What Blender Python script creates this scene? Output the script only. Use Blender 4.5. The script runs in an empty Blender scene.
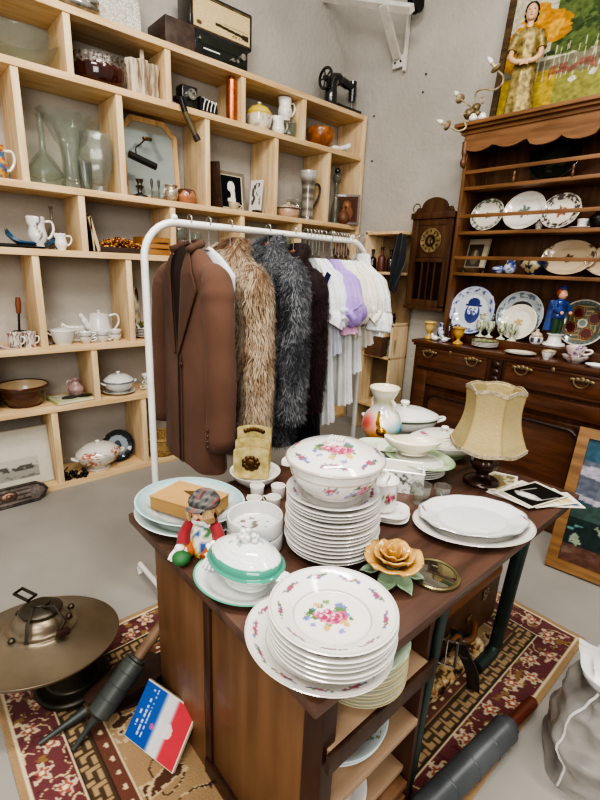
import bpy, bmesh, math, random
import numpy as np
from mathutils import Vector, Matrix, Euler, noise as mnoise
random.seed(11)
rng = np.random.default_rng(5)
PI = math.pi
SC = bpy.context.scene
COL = SC.collection

# ------------------------------------------------------------------ camera (solved from the room's own straight lines)
CAM_H = 1.55
FOCAL = 458.586
YAW, PITCH, ROLL = 0.8341399, 0.28083546, 0.0431699
def _rot():
    f = np.array([-math.sin(YAW)*math.cos(PITCH), math.cos(YAW)*math.cos(PITCH), -math.sin(PITCH)])
    r = np.cross(f, [0, 0, 1.]); r /= np.linalg.norm(r); u = np.cross(r, f)
    c, s = math.cos(ROLL), math.sin(ROLL)
    return np.array([c*r+s*u, -s*r+c*u, f])
RC = _rot()
def at(px, py, ax, val):
    d = RC.T @ np.array([(px-300)/FOCAL, -(py-400)/FOCAL, 1.]); o = np.array([0, 0, CAM_H])
    k = 'XYZ'.index(ax); t = (val-o[k])/d[k]
    return Vector(o+t*d)
def proj(p):
    c = RC @ (np.array(p, float)-[0, 0, CAM_H]); return 300+FOCAL*c[0]/c[2], 400-FOCAL*c[1]/c[2], c[2]
def mpx(p): return proj(p)[2]/FOCAL       # metres that one pixel spans at p

cam = bpy.data.cameras.new('camera'); cam.sensor_fit = 'HORIZONTAL'; cam.sensor_width = 36; cam.lens = 36*FOCAL/600
cam.clip_start = .02
cam_o = bpy.data.objects.new('camera', cam); COL.objects.link(cam_o)
M = Matrix(((RC[0][0], RC[1][0], -RC[2][0], 0), (RC[0][1], RC[1][1], -RC[2][1], 0), (RC[0][2], RC[1][2], -RC[2][2], CAM_H), (0, 0, 0, 1)))
cam_o.matrix_world = M
SC.camera = cam_o

# ------------------------------------------------------------------ colour and materials
def lin(c):
    c = np.asarray(c, float); return np.where(c <= .04045, c/12.92, ((c+.055)/1.055)**2.4)
def hx(h):
    if not isinstance(h, str): return tuple(h)
    h = h.lstrip('#'); return tuple(int(h[i:i+2], 16)/255 for i in (0, 2, 4))
def L4(h): return tuple(float(v) for v in lin(hx(h)))+(1.,)
MATS = {}
def _new(name):
    m = bpy.data.materials.new(name); m.use_nodes = True; nt = m.node_tree; nt.nodes.clear()
    out = nt.nodes.new('ShaderNodeOutputMaterial'); b = nt.nodes.new('ShaderNodeBsdfPrincipled')
    nt.links.new(b.outputs[0], out.inputs[0]); return m, nt, b, out
def _bump(nt, b, scale, strength, vec=None, dist=.01, detail=4):
    n = nt.nodes.new('ShaderNodeTexNoise'); n.inputs['Scale'].default_value = scale; n.inputs['Detail'].default_value = detail
    if vec: nt.links.new(vec, n.inputs['Vector'])
    bp = nt.nodes.new('ShaderNodeBump'); bp.inputs['Strength'].default_value = strength; bp.inputs['Distance'].default_value = dist
    nt.links.new(n.outputs[0], bp.inputs['Height']); nt.links.new(bp.outputs[0], b.inputs['Normal'])
def mat(name, c1, c2=None, rough=.5, metal=0, scale=6, bump=0, bscale=60, coat=0, stretch=(1, 1, 1), lo=.35, hi=.65, sheen=0, emit=0, detail=4, dist=.01):
    if name in MATS: return MATS[name]
    m, nt, b, out = _new(name)
    tc = nt.nodes.new('ShaderNodeTexCoord'); mp = nt.nodes.new('ShaderNodeMapping'); mp.inputs['Scale'].default_value = stretch
    nt.links.new(tc.outputs['Object'], mp.inputs['Vector'])
    n = nt.nodes.new('ShaderNodeTexNoise'); n.inputs['Scale'].default_value = scale; n.inputs['Detail'].default_value = detail
    nt.links.new(mp.outputs[0], n.inputs['Vector'])
    r = nt.nodes.new('ShaderNodeValToRGB'); r.color_ramp.elements[0].position = lo; r.color_ramp.elements[1].position = hi
    a = hx(c1); c2 = hx(c2) if c2 else tuple(min(1, v*.92) for v in a)
    r.color_ramp.elements[0].color = L4(a); r.color_ramp.elements[1].color = L4(c2)
    nt.links.new(n.outputs[0], r.inputs[0]); nt.links.new(r.outputs[0], b.inputs['Base Color'])
    b.inputs['Roughness'].default_value = rough; b.inputs['Metallic'].default_value = metal
    b.inputs['Coat Weight'].default_value = coat; b.inputs['Sheen Weight'].default_value = sheen
    if emit: b.inputs['Emission Color'].default_value = L4(a); b.inputs['Emission Strength'].default_value = emit
    if bump: _bump(nt, b, bscale, bump, mp.outputs[0], dist)
    MATS[name] = m; return m
def wood(name, c1, c2, rough=.45, axis='Y', scale=14, coat=0, bump=.05):
    s = {'X': (.12, 1, 1), 'Y': (1, .12, 1), 'Z': (1, 1, .12)}[axis]
    return mat(name, c1, c2, rough, 0, scale*2.6, bump, scale*5, coat, s, .36, .64, detail=9)
def vcol(name, rough=.3, metal=0, coat=0, bump=0, bscale=60, sheen=0, dist=.01):
    if name in MATS: return MATS[name]
    m, nt, b, out = _new(name)
    a = nt.nodes.new('ShaderNodeAttribute'); a.attribute_name = 'Col'
    tc = nt.nodes.new('ShaderNodeTexCoord'); n = nt.nodes.new('ShaderNodeTexNoise'); n.inputs['Scale'].default_value = 25
    nt.links.new(tc.outputs['Object'], n.inputs['Vector'])
    mx = nt.nodes.new('ShaderNodeMix'); mx.data_type = 'RGBA'; mx.blend_type = 'MULTIPLY'
    rm = nt.nodes.new('ShaderNodeMapRange'); rm.inputs['To Min'].default_value = .9; rm.inputs['To Max'].default_value = 1.04
    nt.links.new(n.outputs[0], rm.inputs[0]); mx.inputs['Factor'].default_value = 1
    nt.links.new(a.outputs['Color'], mx.inputs['A']); nt.links.new(rm.outputs[0], mx.inputs['B'])
    nt.links.new(mx.outputs['Result'], b.inputs['Base Color'])
    b.inputs['Roughness'].default_value = rough; b.inputs['Metallic'].default_value = metal; b.inputs['Coat Weight'].default_value = coat
    b.inputs['Sheen Weight'].default_value = sheen; b.inputs['Specular IOR Level'].default_value = .5 if rough < .3 else .12
    if bump: _bump(nt, b, bscale, bump, tc.outputs['Object'], dist)
    MATS[name] = m; return m
def glass(name, tint='#f2f4f0', clear=.8, rough=.03):
    if name in MATS: return MATS[name]
    m, nt, b, out = _new(name); nt.nodes.remove(b); N = nt.nodes.new; K = nt.links.new
    lw = N('ShaderNodeLayerWeight'); lw.inputs['Blend'].default_value = .5
    t = N('ShaderNodeBsdfTransparent'); g = N('ShaderNodeBsdfGlossy'); g.inputs['Roughness'].default_value = rough; d = N('ShaderNodeBsdfDiffuse')
    tc = N('ShaderNodeTexCoord'); n = N('ShaderNodeTexNoise'); n.inputs['Scale'].default_value = 35; K(tc.outputs['Object'], n.inputs['Vector'])
    cr = N('ShaderNodeValToRGB'); a = hx(tint); cr.color_ramp.elements[0].color = L4(tuple(v*.97 for v in a)); cr.color_ramp.elements[1].color = L4(a); K(n.outputs[0], cr.inputs[0]); K(cr.outputs[0], t.inputs[0]); K(cr.outputs[0], d.inputs[0])
    p = N('ShaderNodeMath'); p.operation = 'POWER'; p.inputs[1].default_value = 2.6; K(lw.outputs['Facing'], p.inputs[0])
    q = N('ShaderNodeMath'); q.operation = 'MULTIPLY_ADD'; q.inputs[1].default_value = .55; q.inputs[2].default_value = .025; K(p.outputs[0], q.inputs[0])
    m1 = N('ShaderNodeMixShader'); m1.inputs[0].default_value = (1-clear)*.22; K(t.outputs[0], m1.inputs[1]); K(d.outputs[0], m1.inputs[2])
    bp = N('ShaderNodeBump'); bp.inputs['Strength'].default_value = .25; bp.inputs['Distance'].default_value = .004; K(n.outputs[0], bp.inputs['Height']); K(bp.outputs[0], g.inputs['Normal'])
    m2 = N('ShaderNodeMixShader'); K(q.outputs[0], m2.inputs[0]); K(m1.outputs[0], m2.inputs[1]); K(g.outputs[0], m2.inputs[2]); K(m2.outputs[0], out.inputs[0])
    MATS[name] = m; return m

# ------------------------------------------------------------------ geometry
def rotm(rx=0, ry=0, rz=0): return Euler((rx, ry, rz)).to_matrix()
class G:
    def __init__(s): s.v = []; s.f = []
    def add(s, vs, fs, mtx=None):
        o = len(s.v)
        for p in vs:
            p = Vector(p); s.v.append(tuple(mtx @ p if mtx is not None else p))
        s.f += [tuple(i+o for i in f) for f in fs]; return s
    def lathe(s, prof, seg=32, c=(0, 0, 0), sx=1, sy=1, rot=None, wob=None):
        vs = []; rings = []
        for k, (r, z) in enumerate(prof):
            if r < 1e-6: rings.append([len(vs)]); vs.append((0, 0, z))
            else:
                rings.append(list(range(len(vs), len(vs)+seg)))
                for i in range(seg):
                    a = 2*PI*i/seg; rr = r*(wob(a, k/(len(prof)-1)) if wob else 1)
                    vs.append((rr*math.cos(a)*sx, rr*math.sin(a)*sy, z))
        fs = []
        for a, b in zip(rings[:-1], rings[1:]):
            for i in range(seg):
                j = (i+1) % seg
                if len(a) == 1 and len(b) == 1: break
                if len(a) == 1: fs.append((a[0], b[j], b[i]))
                elif len(b) == 1: fs.append((a[i], a[j], b[0]))
                else: fs.append((a[i], a[j], b[j], b[i]))
        R = (rot or Matrix.Identity(3)); c = Vector(c)
        return s.add([R @ Vector(p)+c for p in vs], fs)
    def box(s, c, size, rot=None, bev=0):
        x, y, z = (d/2 for d in size); R = rot or Matrix.Identity(3); c = Vector(c)
        if not bev:
            vs = [(i*x, j*y, k*z) for i in (-1, 1) for j in (-1, 1) for k in (-1, 1)]
            fs = [(0, 1, 3, 2), (4, 6, 7, 5), (0, 4, 5, 1), (2, 3, 7, 6), (0, 2, 6, 4), (1, 5, 7, 3)]
        else:
            bm = bmesh.new(); bmesh.ops.create_cube(bm, size=1)
            for v in bm.verts: v.co = Vector((v.co.x*2*x, v.co.y*2*y, v.co.z*2*z))
            bmesh.ops.bevel(bm, geom=bm.edges[:], offset=bev, segments=2, profile=.6, affect='EDGES')
            bm.verts.index_update(); vs = [v.co.copy() for v in bm.verts]; fs = [tuple(v.index for v in f.verts) for f in bm.faces]; bm.free()
        return s.add([R @ Vector(p)+c for p in vs], fs)
    def tube(s, pts, r, seg=8, flat=1, caps=True, closed=False, up=None):
        pts = [Vector(p) for p in pts]; n = len(pts); rs = r if isinstance(r, (list, tuple)) else [r]*n
        def tan(i):
            if closed: return (pts[(i+1) % n]-pts[i-1]).normalized()
            return (pts[min(i+1, n-1)]-pts[max(i-1, 0)]).normalized()
        t = tan(0); ref = Vector(up) if up else (Vector((0, 0, 1)) if abs(t.z) < .9 else Vector((1, 0, 0)))
        nrm = (ref-t*ref.dot(t)).normalized(); vs = []
        for i in range(n):
            t = tan(i); nrm = (nrm-t*nrm.dot(t)); nrm = nrm.normalized() if nrm.length > 1e-6 else t.orthogonal().normalized()
            b = t.cross(nrm)
            for k in range(seg):
                a = 2*PI*k/seg; vs.append(pts[i]+(nrm*math.cos(a)*flat+b*math.sin(a))*rs[i])
        fs = []
        for i in range(n if closed else n-1):
            j = (i+1) % n
            for k in range(seg):
                l = (k+1) % seg; fs.append((i*seg+k, i*seg+l, j*seg+l, j*seg+k))
        if caps and not closed: fs += [tuple(range(seg))[::-1], tuple(range((n-1)*seg, n*seg))]
        return s.add(vs, fs)
    def ball(s, c, r, seg=16, rings=9, rot=None):
        r = r if isinstance(r, (tuple, list)) else (r, r, r)
        prof = [(math.sin(PI*i/rings), -math.cos(PI*i/rings)) for i in range(rings+1)]; prof[0] = (0, -1); prof[-1] = (0, 1)
        g = G().lathe(prof, seg); R = rot or Matrix.Identity(3); c = Vector(c)
        return s.add([R @ Vector((p[0]*r[0], p[1]*r[1], p[2]*r[2]))+c for p in g.v], g.f)
    def prism(s, poly, h, mtx=None):
        n = len(poly); vs = [(x, y, 0) for x, y in poly]+[(x, y, h) for x, y in poly]
        fs = [tuple(range(n))[::-1], tuple(range(n, 2*n))]+[(i, (i+1) % n, n+(i+1) % n, n+i) for i in range(n)]
        return s.add(vs, fs, mtx)
    def grid(s, fn, nu, nv, cu=False, cv=False):
        U = nu if cu else nu+1; V = nv if cv else nv+1
        vs = [fn(i/nu, j/nv) for i in range(U) for j in range(V)]
        fs = [(i*V+j, ((i+1) % U)*V+j, ((i+1) % U)*V+(j+1) % V, i*V+(j+1) % V) for i in range(nu) for j in range(nv)]
        return s.add(vs, fs)
    def strip(s, pts, w, th, wd=(1, 0, 0)):          # flat ribbon of width w along pts, wd the width direction
        wd = Vector(wd).normalized()*w/2; pts = [Vector(p) for p in pts]; vs = []; n = len(pts)
        for i, p in enumerate(pts):
            t = (pts[min(i+1, n-1)]-pts[max(i-1, 0)]).normalized(); nn = t.cross(wd).normalized()*th/2
            vs += [p-wd-nn, p+wd-nn, p+wd+nn, p-wd+nn]
        fs = [(4*i+k, 4*i+(k+1) % 4, 4*i+4+(k+1) % 4, 4*i+4+k) for i in range(n-1) for k in range(4)]+[(0, 1, 2, 3)[::-1], tuple(4*n-4+k for k in range(4))]
        return s.add(vs, fs)
    def xf(s, m3=None, c=(0, 0, 0)):
        R = m3 or Matrix.Identity(3); c = Vector(c); s.v = [tuple(R @ Vector(p)+c) for p in s.v]; return s
    def join(s, o): return s.add(o.v, o.f)
    def build(s, name, m, parent=None, col=None, smooth=38, fix=True):
        me = bpy.data.meshes.new(name); me.from_pydata([tuple(map(float, p)) for p in s.v], [], s.f)
        if fix:
            bm = bmesh.new(); bm.from_mesh(me); bmesh.ops.recalc_face_normals(bm, faces=bm.faces); bm.to_mesh(me); bm.free()
        if smooth is not None:
            me.shade_smooth()
            if smooth < 180: me.set_sharp_from_angle(angle=math.radians(smooth))
        if col is not None:
            P = np.array(s.v, float); C = np.clip(np.asarray(col(P), float), 0, 1)
            A = me.color_attributes.new('Col', 'FLOAT_COLOR', 'POINT')
            A.data.foreach_set('color', np.concatenate([lin(C), np.ones((len(P), 1))], 1).ravel())
        me.materials.append(m)
        o = bpy.data.objects.new(name, me); COL.objects.link(o)
        if parent is not None: o.parent = parent
        return o
def tag(o, label=None, cat=None, group=None, kind=None):
    for k, v in (('label', label), ('category', cat), ('group', group), ('kind', kind)):
        if v: o[k] = v
    return o
def thing(name, label, cat, loc=(0, 0, 0), rz=0, group=None, rot=None):
    o = bpy.data.objects.new(name, None); COL.objects.link(o); o.location = loc
    o.rotation_euler = rot if rot else (0, 0, rz); o.empty_display_size = .02
    return tag(o, label, cat, group)
def solo(g, name, m, label, cat, loc=(0, 0, 0), rz=0, group=None, rot=None, col=None, smooth=38):
    o = g.build(name, m, None, col, smooth); o.location = loc; o.rotation_euler = rot if rot else (0, 0, rz)
    return tag(o, label, cat, group)
def dup(root, loc=None, rz=None, label=None, group=None, scale=None):
    r = root.copy(); COL.objects.link(r)
    if loc is not None: r.location = loc
    if rz is not None: r.rotation_euler = (0, 0, rz)
    if label: r['label'] = label
    if group: r['group'] = group
    if scale: r.scale = scale if isinstance(scale, (tuple, list)) else (scale,)*3
    for ch in list(root.children):
        c = ch.copy(); COL.objects.link(c); c.parent = r
        for gch in list(ch.children):
            d = gch.copy(); COL.objects.link(d); d.parent = c
    return r
def struct(g, name, m, col=None, smooth=38): return tag(g.build(name, m, None, col, smooth), kind='structure')
ORD = ['first', 'second', 'third', 'fourth', 'fifth', 'sixth', 'seventh', 'eighth', 'ninth', 'tenth', 'eleventh', 'twelfth', 'thirteenth', 'fourteenth', 'fifteenth', 'sixteenth']
def arc(c, r, a0, a1, n, plane='XZ'):
    out = []
    for i in range(n+1):
        a = a0+(a1-a0)*i/n; u, w = r*math.cos(a), r*math.sin(a); c_ = Vector(c)
        out.append(c_+Vector({'XZ': (u, 0, w), 'YZ': (0, u, w), 'XY': (u, w, 0)}[plane]))
    return out
def smoothpath(pts, n=6):                            # Catmull-Rom
    P = [Vector(p) for p in pts]; P = [2*P[0]-P[1]]+P+[2*P[-1]-P[-2]]; out = []
    for i in range(1, len(P)-2):
        for k in range(n):
            t = k/n; a, b, c, d = P[i-1:i+3]
            out.append(.5*((2*b)+(c-a)*t+(2*a-5*b+4*c-d)*t*t+(3*b-a-3*c+d)*t**3))
    return out+[P[-2]]
def sprof(pts, n=4): return [(max(0, p.x), p.y) for p in smoothpath([(a, b, 0) for a, b in pts], n)]
# painted decoration: colour functions over vertex positions
def flat(P, c): return np.tile(np.array(hx(c), float), (len(P), 1))
def hash2(a, b): return np.modf(np.abs(np.sin(a*12.9898+b*78.233)*43758.5453))[0]
def vnoise(x, y, s=1.0, seed=0):
    x = x*s+seed*17.3; y = y*s+seed*9.1; xi, yi = np.floor(x), np.floor(y); xf, yf = x-xi, y-yi
    u = xf*xf*(3-2*xf); v = yf*yf*(3-2*yf)
    a, b, c, d = hash2(xi, yi), hash2(xi+1, yi), hash2(xi, yi+1), hash2(xi+1, yi+1)
    return (a*(1-u)+b*u)*(1-v)+(c*(1-u)+d*u)*v
def fbm(x, y, s=1.0, seed=0, o=4): return sum(vnoise(x, y, s*2**k, seed+k)*.5**(k+1) for k in range(o))
def blob(C, x, y, cx, cy, r, c, rag=.3):
    d = np.hypot(x-cx, y-cy)/r+rag*(vnoise(x, y, 3/r, 3)-.5); m = d < 1; C[m] = hx(c)
def mixc(C, m, c):
    m = np.clip(m, 0, 1)[:, None]; C[:] = C*(1-m)+np.array(hx(c))*m
def bouquet(C, x, y, cx, cy, s, seed=1):
    r = random.Random(seed)
    for k in range(26):
        a = r.uniform(0, 6.3); d = r.uniform(.3, 1.2)*s
        blob(C, x, y, cx+d*math.cos(a), cy+d*.75*math.sin(a), s*r.uniform(.09, .2), r.choice(['#5f7d4d', '#456b44', '#7a905f', '#6a7cb0', '#8f8bb8', '#c9a86a']), 1.0)
    for k in range(8):
        a = r.uniform(0, 6.3); d = r.uniform(.1, .65)*s; px, py = cx+d*math.cos(a), cy+d*.7*math.sin(a); q = s*r.uniform(.2, .3)
        blob(C, x, y, px, py, q, r.choice(['#cc6f8b', '#c05c7c', '#d98ea2']), .6); blob(C, x, y, px+q*.2, py, q*.55, '#a33c62', .7); blob(C, x, y, px-q*.3, py+q*.2, q*.3, '#e7b9c4', .7)
def sprig(C, x, y, cx, cy, s, ang, seed=0):
    r = random.Random(seed); ca, sa = math.cos(ang), math.sin(ang)
    for t in (-2.0, -1.5, -1.1, -.6, .6, 1.1, 1.5, 2.0):
        j = r.uniform(-.25, .25)*s; blob(C, x, y, cx-sa*t*s+ca*j, cy+ca*t*s+sa*j, s*r.uniform(.2, .36), r.choice(['#65785a', '#76688a', '#6f76a3', '#8a6a70', '#93604f']), 1.1)
    for j in (-.3, .25): blob(C, x, y, cx-sa*j*s, cy+ca*j*s, s*.42, r.choice(['#b85a78', '#a2516c', '#94546f']), .9)
def china(R, base='#e3dfd7', bq=.36, rim=.84, n=8, sp=.1, line=None, sx=1, sy=1, seed=1, off=0):
    def f(P):
        C = flat(P, base); x, y = P[:, 0]/(R*sx), P[:, 1]/(R*sy)
        if bq: bouquet(C, x, y, -.05, 0, bq, seed)
        for k in range(n):
            a = 2*PI*k/n+off; sprig(C, x, y, rim*math.cos(a), rim*math.sin(a), sp, a, seed+k % 2)
        if line:
            q = np.hypot(x, y)
            for r0, w, c in line: C[np.abs(q-r0) < w] = hx(c)
        return C
    return f
# ------------------------------------------------------------------ room shell
WX, WY = -3.57, 3.64                                   # shelf wall plane, back wall plane
plaster = mat('painted_brick', '#bdb7ad', '#a8a298', .85, 0, 1.6, .35, 26, stretch=(1, 1, 1), lo=.25, hi=.75, dist=.02)
concrete = mat('smooth_concrete', '#a09b93', '#8d8880', .55, 0, 2.2, .06, 30, lo=.25, hi=.75)
struct(G().box((WX-.06, 1.0, 2.2), (.12, 5.6, 4.4)), 'wall_left', plaster)
struct(G().box((-.9, WY+.06, 2.2), (5.5, .12, 4.4)), 'wall_back', plaster)
struct(G().box((-.9, 1.0, -.05), (5.5, 5.6, .1)), 'floor', concrete)

# ------------------------------------------------------------------ light
w = bpy.data.worlds.new('world'); SC.world = w; w.use_nodes = True
w.node_tree.nodes['Background'].inputs[0].default_value = (1.0, .97, .93, 1); w.node_tree.nodes['Background'].inputs[1].default_value = .46
def area(name, loc, target, sx, sy, power, col=(1, .965, .91)):
    l = bpy.data.lights.new(name, 'AREA'); l.shape = 'RECTANGLE'; l.size = sx; l.size_y = sy; l.energy = power; l.color = col
    o = bpy.data.objects.new(name, l); COL.objects.link(o); o.location = loc
    o.rotation_euler = (Vector(target)-Vector(loc)).to_track_quat('-Z', 'Y').to_euler(); return o
area('ceiling_lamp', (-1.0, .9, 4.1), (-1.2, 1.0, 0), 1.3, .35, 62)
area('ceiling_lamp', (-.2, -.9, 4.0), (-1.6, 1.3, .8), 1.3, .4, 52)
area('ceiling_lamp', (.5, 1.6, 4.1), (-.6, 1.8, .6), .35, 1.3, 34)
area('fill_light', (1.3, -1.3, 2.5), (-1.8, 1.8, 1.3), 1.8, 1.4, 62, (1, .98, .95))  # added soft fill from behind the camera, lifts the walls and upright faces
SC.view_settings.view_transform = 'AgX'; SC.view_settings.look = 'AgX - High Contrast'; SC.view_settings.exposure = .2

# ------------------------------------------------------------------ pine cubby shelf along the wall
pineY = wood('pine_board', '#dfc298', '#cba878', .55, 'Y', 10, 0, .04)
pineZ = wood('pine_upright', '#e3cba4', '#d0b082', .55, 'Z', 10, 0, .04)
SF, SB, LT = -3.225, -3.56, .04
LV = [.04, .598, .994, 1.594, 1.965, 2.58, 2.92]
R1, R2, R3, R4, R5, R6 = LV[5], LV[4], LV[3], LV[2], LV[1], LV[0]; RT = LV[6]
Y0, Y1 = -.22, 3.575
so = Vector((-3.39, 1.7, 0))
shelf = thing('cubby_shelf', 'tall pale pine cubby shelf covering the long wall, staggered dividers', 'shelf', so)
def sbox(name, c, s, m): return G().box(Vector(c)-so, s, None, .003).build(name, m, shelf)
for k, z in enumerate(LV): sbox('shelf_board', ((SF+SB)/2, (Y0+Y1)/2, z-LT/2), (SF-SB, Y1-Y0, LT), pineY)
for y in (Y0-LT/2, Y1+LT/2): sbox('side_panel', ((SF+SB)/2+.002, y, LV[6]/2), (SF-SB, LT-.001, LV[6]), pineZ)
odd, even = (.40, 1.02, 1.635, 2.235, 2.845), (.08, .725, 1.295, 1.925, 2.56, 3.165)
for k in range(6):
    z0, z1 = LV[k], LV[k+1]-LT
    for y in ((.08, .733, 1.345, 1.95, 3.165) if k == 0 else even if k % 2 == 0 else odd):
        sbox('divider', ((SF+SB)/2-.004, y, (z0+z1)/2), (SF-SB-.008, LT, z1-z0), pineZ)
def spot(px, lev, dx=.12, h=.1):
    """the point on the shelf board at height lev, dx behind its front edge, seen at image column px"""
    x = SF-dx; y = 1.
    for _ in range(30):
        q = proj((x, y, lev+h/2))[0]; q2 = proj((x, y+.001, lev+h/2))[0]; y += (px-q)/((q2-q)/.001)
    return Vector((x, y, lev+.0005))

# ------------------------------------------------------------------ wall bracket with its beam, high on the back wall
wht = mat('white_paint', '#dedbd2', '#cfcbc1', .45, 0, 9, .03)
blk = mat('black_iron', '#1d1b1a', '#2a2725', .4, .5, 12, .06)
bp0 = at(397, 62, 'Y', 3.6)
br = thing('wall_bracket', 'white angled metal wall bracket carrying a beam above the shelf corner', 'bracket', (bp0.x, 3.62, bp0.z))
tL, tR, tB = at(384, 6, 'Y', 3.45), at(411, 6, 'Y', 3.6), at(403, 52, 'Y', 3.6)
o3 = Vector((bp0.x, 3.62, bp0.z))
pb = at(397, 58, 'Y', 3.58)
G().strip([at(383, 5, 'Y', 3.25)-o3, pb-o3], .075, .02).build('brace', wht, br)
G().box(at(408, 28, 'Y', 3.61)-o3, (.02, .03, .62)).build('upright', wht, br)
G().box(pb-o3+Vector((0, .03, -.02)), (.12, .02, .09), None, .004).build('foot_plate', wht, br)
b1, b2 = at(322, -3, 'Y', 3.30), at(412, 9, 'Y', 3.30)
G().tube([b1-o3, b2-o3], .035, 4).build('beam', wht, br)
for d in (-.03, .03): G().ball(pb-o3+Vector((d, .015, -.025)), .009, 8, 5).build('bolt', blk, br)
rl = at(416, 2, 'Y', 3.5)
rr = thing('cable_reel', 'small black reel hooked on the end of the white bracket', 'reel', rl)
G().lathe([(0, -.03), (.07, -.03), (.075, -.02), (.04, -.012), (.04, .012), (.075, .02), (.07, .03), (0, .03)], 24, rot=rotm(0, PI/2, 0)).build('spool', blk, rr)
G().tube([(0, 0, 0), (.0, .06, .03), (0, .1, .04)], .008, 6).build('hook', blk, rr)
for px, py in ((426, 74), (423, 92), (372, 161), (374, 116)):
    solo(G().ball((0, 0, 0), .008, 8, 5).tube([(0, 0, 0), (0, .03, 0)], .004, 6), 'wall_nail', blk, 'small dark nail head in the bare back wall beside the bracket', 'nail', at(px, py, 'Y', WY-.006), group='nails in the back wall')
# ------------------------------------------------------------------ carved sideboard with plate rack
mahX = wood('mahogany_long', '#603a24', '#462817', .28, 'X', 9, .35, .03)
mahZ = wood('mahogany_upright', '#50301b', '#3a2011', .3, 'Z', 9, .3, .03)
mahD = wood('mahogany_dark', '#3a2012', '#2a160b', .35, 'X', 9, .2, .03)
oakX = wood('rack_wood_long', '#875f3d', '#664527', .4, 'X', 9, .1, .03)
oakZ = wood('rack_wood_upright', '#765033', '#583920', .4, 'Z', 9, .1, .03)
brass = mat('old_brass', '#8f7d5c', '#645439', .42, .5, 20, .1, 80)
bronze = mat('dark_bronze', '#6b4f30', '#4a3723', .4, .8, 18, .15, 60)
CZ, CX0, CX1, CF, CBK = 1.0475, -2.09, -.52, 3.09, 3.62
co = Vector((-1.3, 3.35, 0))
cb = thing('sideboard', 'carved mahogany sideboard with brass drawer pulls and plate rack on top', 'sideboard', co)
def cbox(name, c, s, m, bev=.004, par=None): return G().box(Vector(c)-co, s, None, bev).build(name, m, par or cb)
cbox('carcass', ((CX0+CX1)/2, (CF+CBK)/2, .52), (CX1-CX0-.03, CBK-CF, .98), mahZ)
cbox('plinth', ((CX0+CX1)/2, (CF+CBK)/2-.015, .05), (CX1-CX0, CBK-CF+.02, .1), mahD)
g = G()
for z, o in ((CZ-.012, 0), (CZ-.032, .012)): g.box(Vector(((CX0+CX1)/2, (CF+CBK)/2-.012+o/2, z))-co, (CX1-CX0+.02-o*2, CBK-CF+.03-o, .024), None, .005)
g.build('counter_top', mahX, cb)
def pull(px, py, par):
    p = at(px, py, 'Y', CF-.03)-co; gp = G()
    for k in range(5): gp.ball(p+Vector(((k-2)*.026, 0, .006*(2-abs(k-2))/2)), (.018, .006, .017-.003*abs(k-2)), 10, 6)
    gp.tube(arc(p+Vector((0, -.014, 0)), .042, PI, 2*PI, 10, 'XZ'), .005, 6)
    gp.build('handle', brass, par)
dz0, dz1 = .845, 1.0
for x0, x1, pls, kh in ((-2.035, -1.47, ((429, 352), (472.5, 360)), (450, 353)), (-1.335, -.60, ((522, 368.5), (582, 381)), (553, 370))):
    d = G().box(Vector(((x0+x1)/2, CF-.008, (dz0+dz1)/2))-co, (x1-x0, .022, dz1-dz0), None, .005)
    d.box(Vector(((x0+x1)/2, CF-.016, dz0+.012))-co, (x1-x0, .014, .012), None, .003).box(Vector(((x0+x1)/2, CF-.016, dz1-.012))-co, (x1-x0, .014, .012), None, .003)
    dr = d.build('drawer', mahX, cb)
    for p in pls: pull(*p, dr)
    k = at(*kh, 'Y', CF-.02)-co; G().ball(k, (.012, .004, .017), 10, 6).build('keyhole', brass, dr)
g = G().box(Vector((-1.40, CF-.012, .92))-co, (.085, .03, .17), None, .008)
for k in range(3): g.ball(Vector((-1.40, CF-.028, .87+.05*k))-co, (.03, .012, .022), 12, 6)
g.build('carved_block', mahD, cb)
for x0, x1 in ((-2.035, -1.44), (-1.36, -.60)):
    d = G(); z0, z1 = .13, .82
    for c, s in (((x0+.05, 0, (z0+z1)/2), (.1, .025, z1-z0)), ((x1-.05, 0, (z0+z1)/2), (.1, .025, z1-z0)), (((x0+x1)/2, 0, z1-.05), (x1-x0-.2, .0242, .1)), (((x0+x1)/2, 0, z0+.05), (x1-x0-.2, .0242, .1))):
        d.box(Vector((c[0], CF-.008, c[2]))-co, s, None, .004)
    dr = d.build('door', mahX, cb)
    cbox('door_panel', ((x0+x1)/2, CF+.002, (z0+z1)/2), (x1-x0-.26, .02, z1-z0-.28), mahZ, .012, dr)
    G().ball(Vector((x1-.05 if x0 < -1.9 else x0+.05, CF-.03, .5))-co, .014, 10, 6).build('knob', brass, dr)
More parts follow.
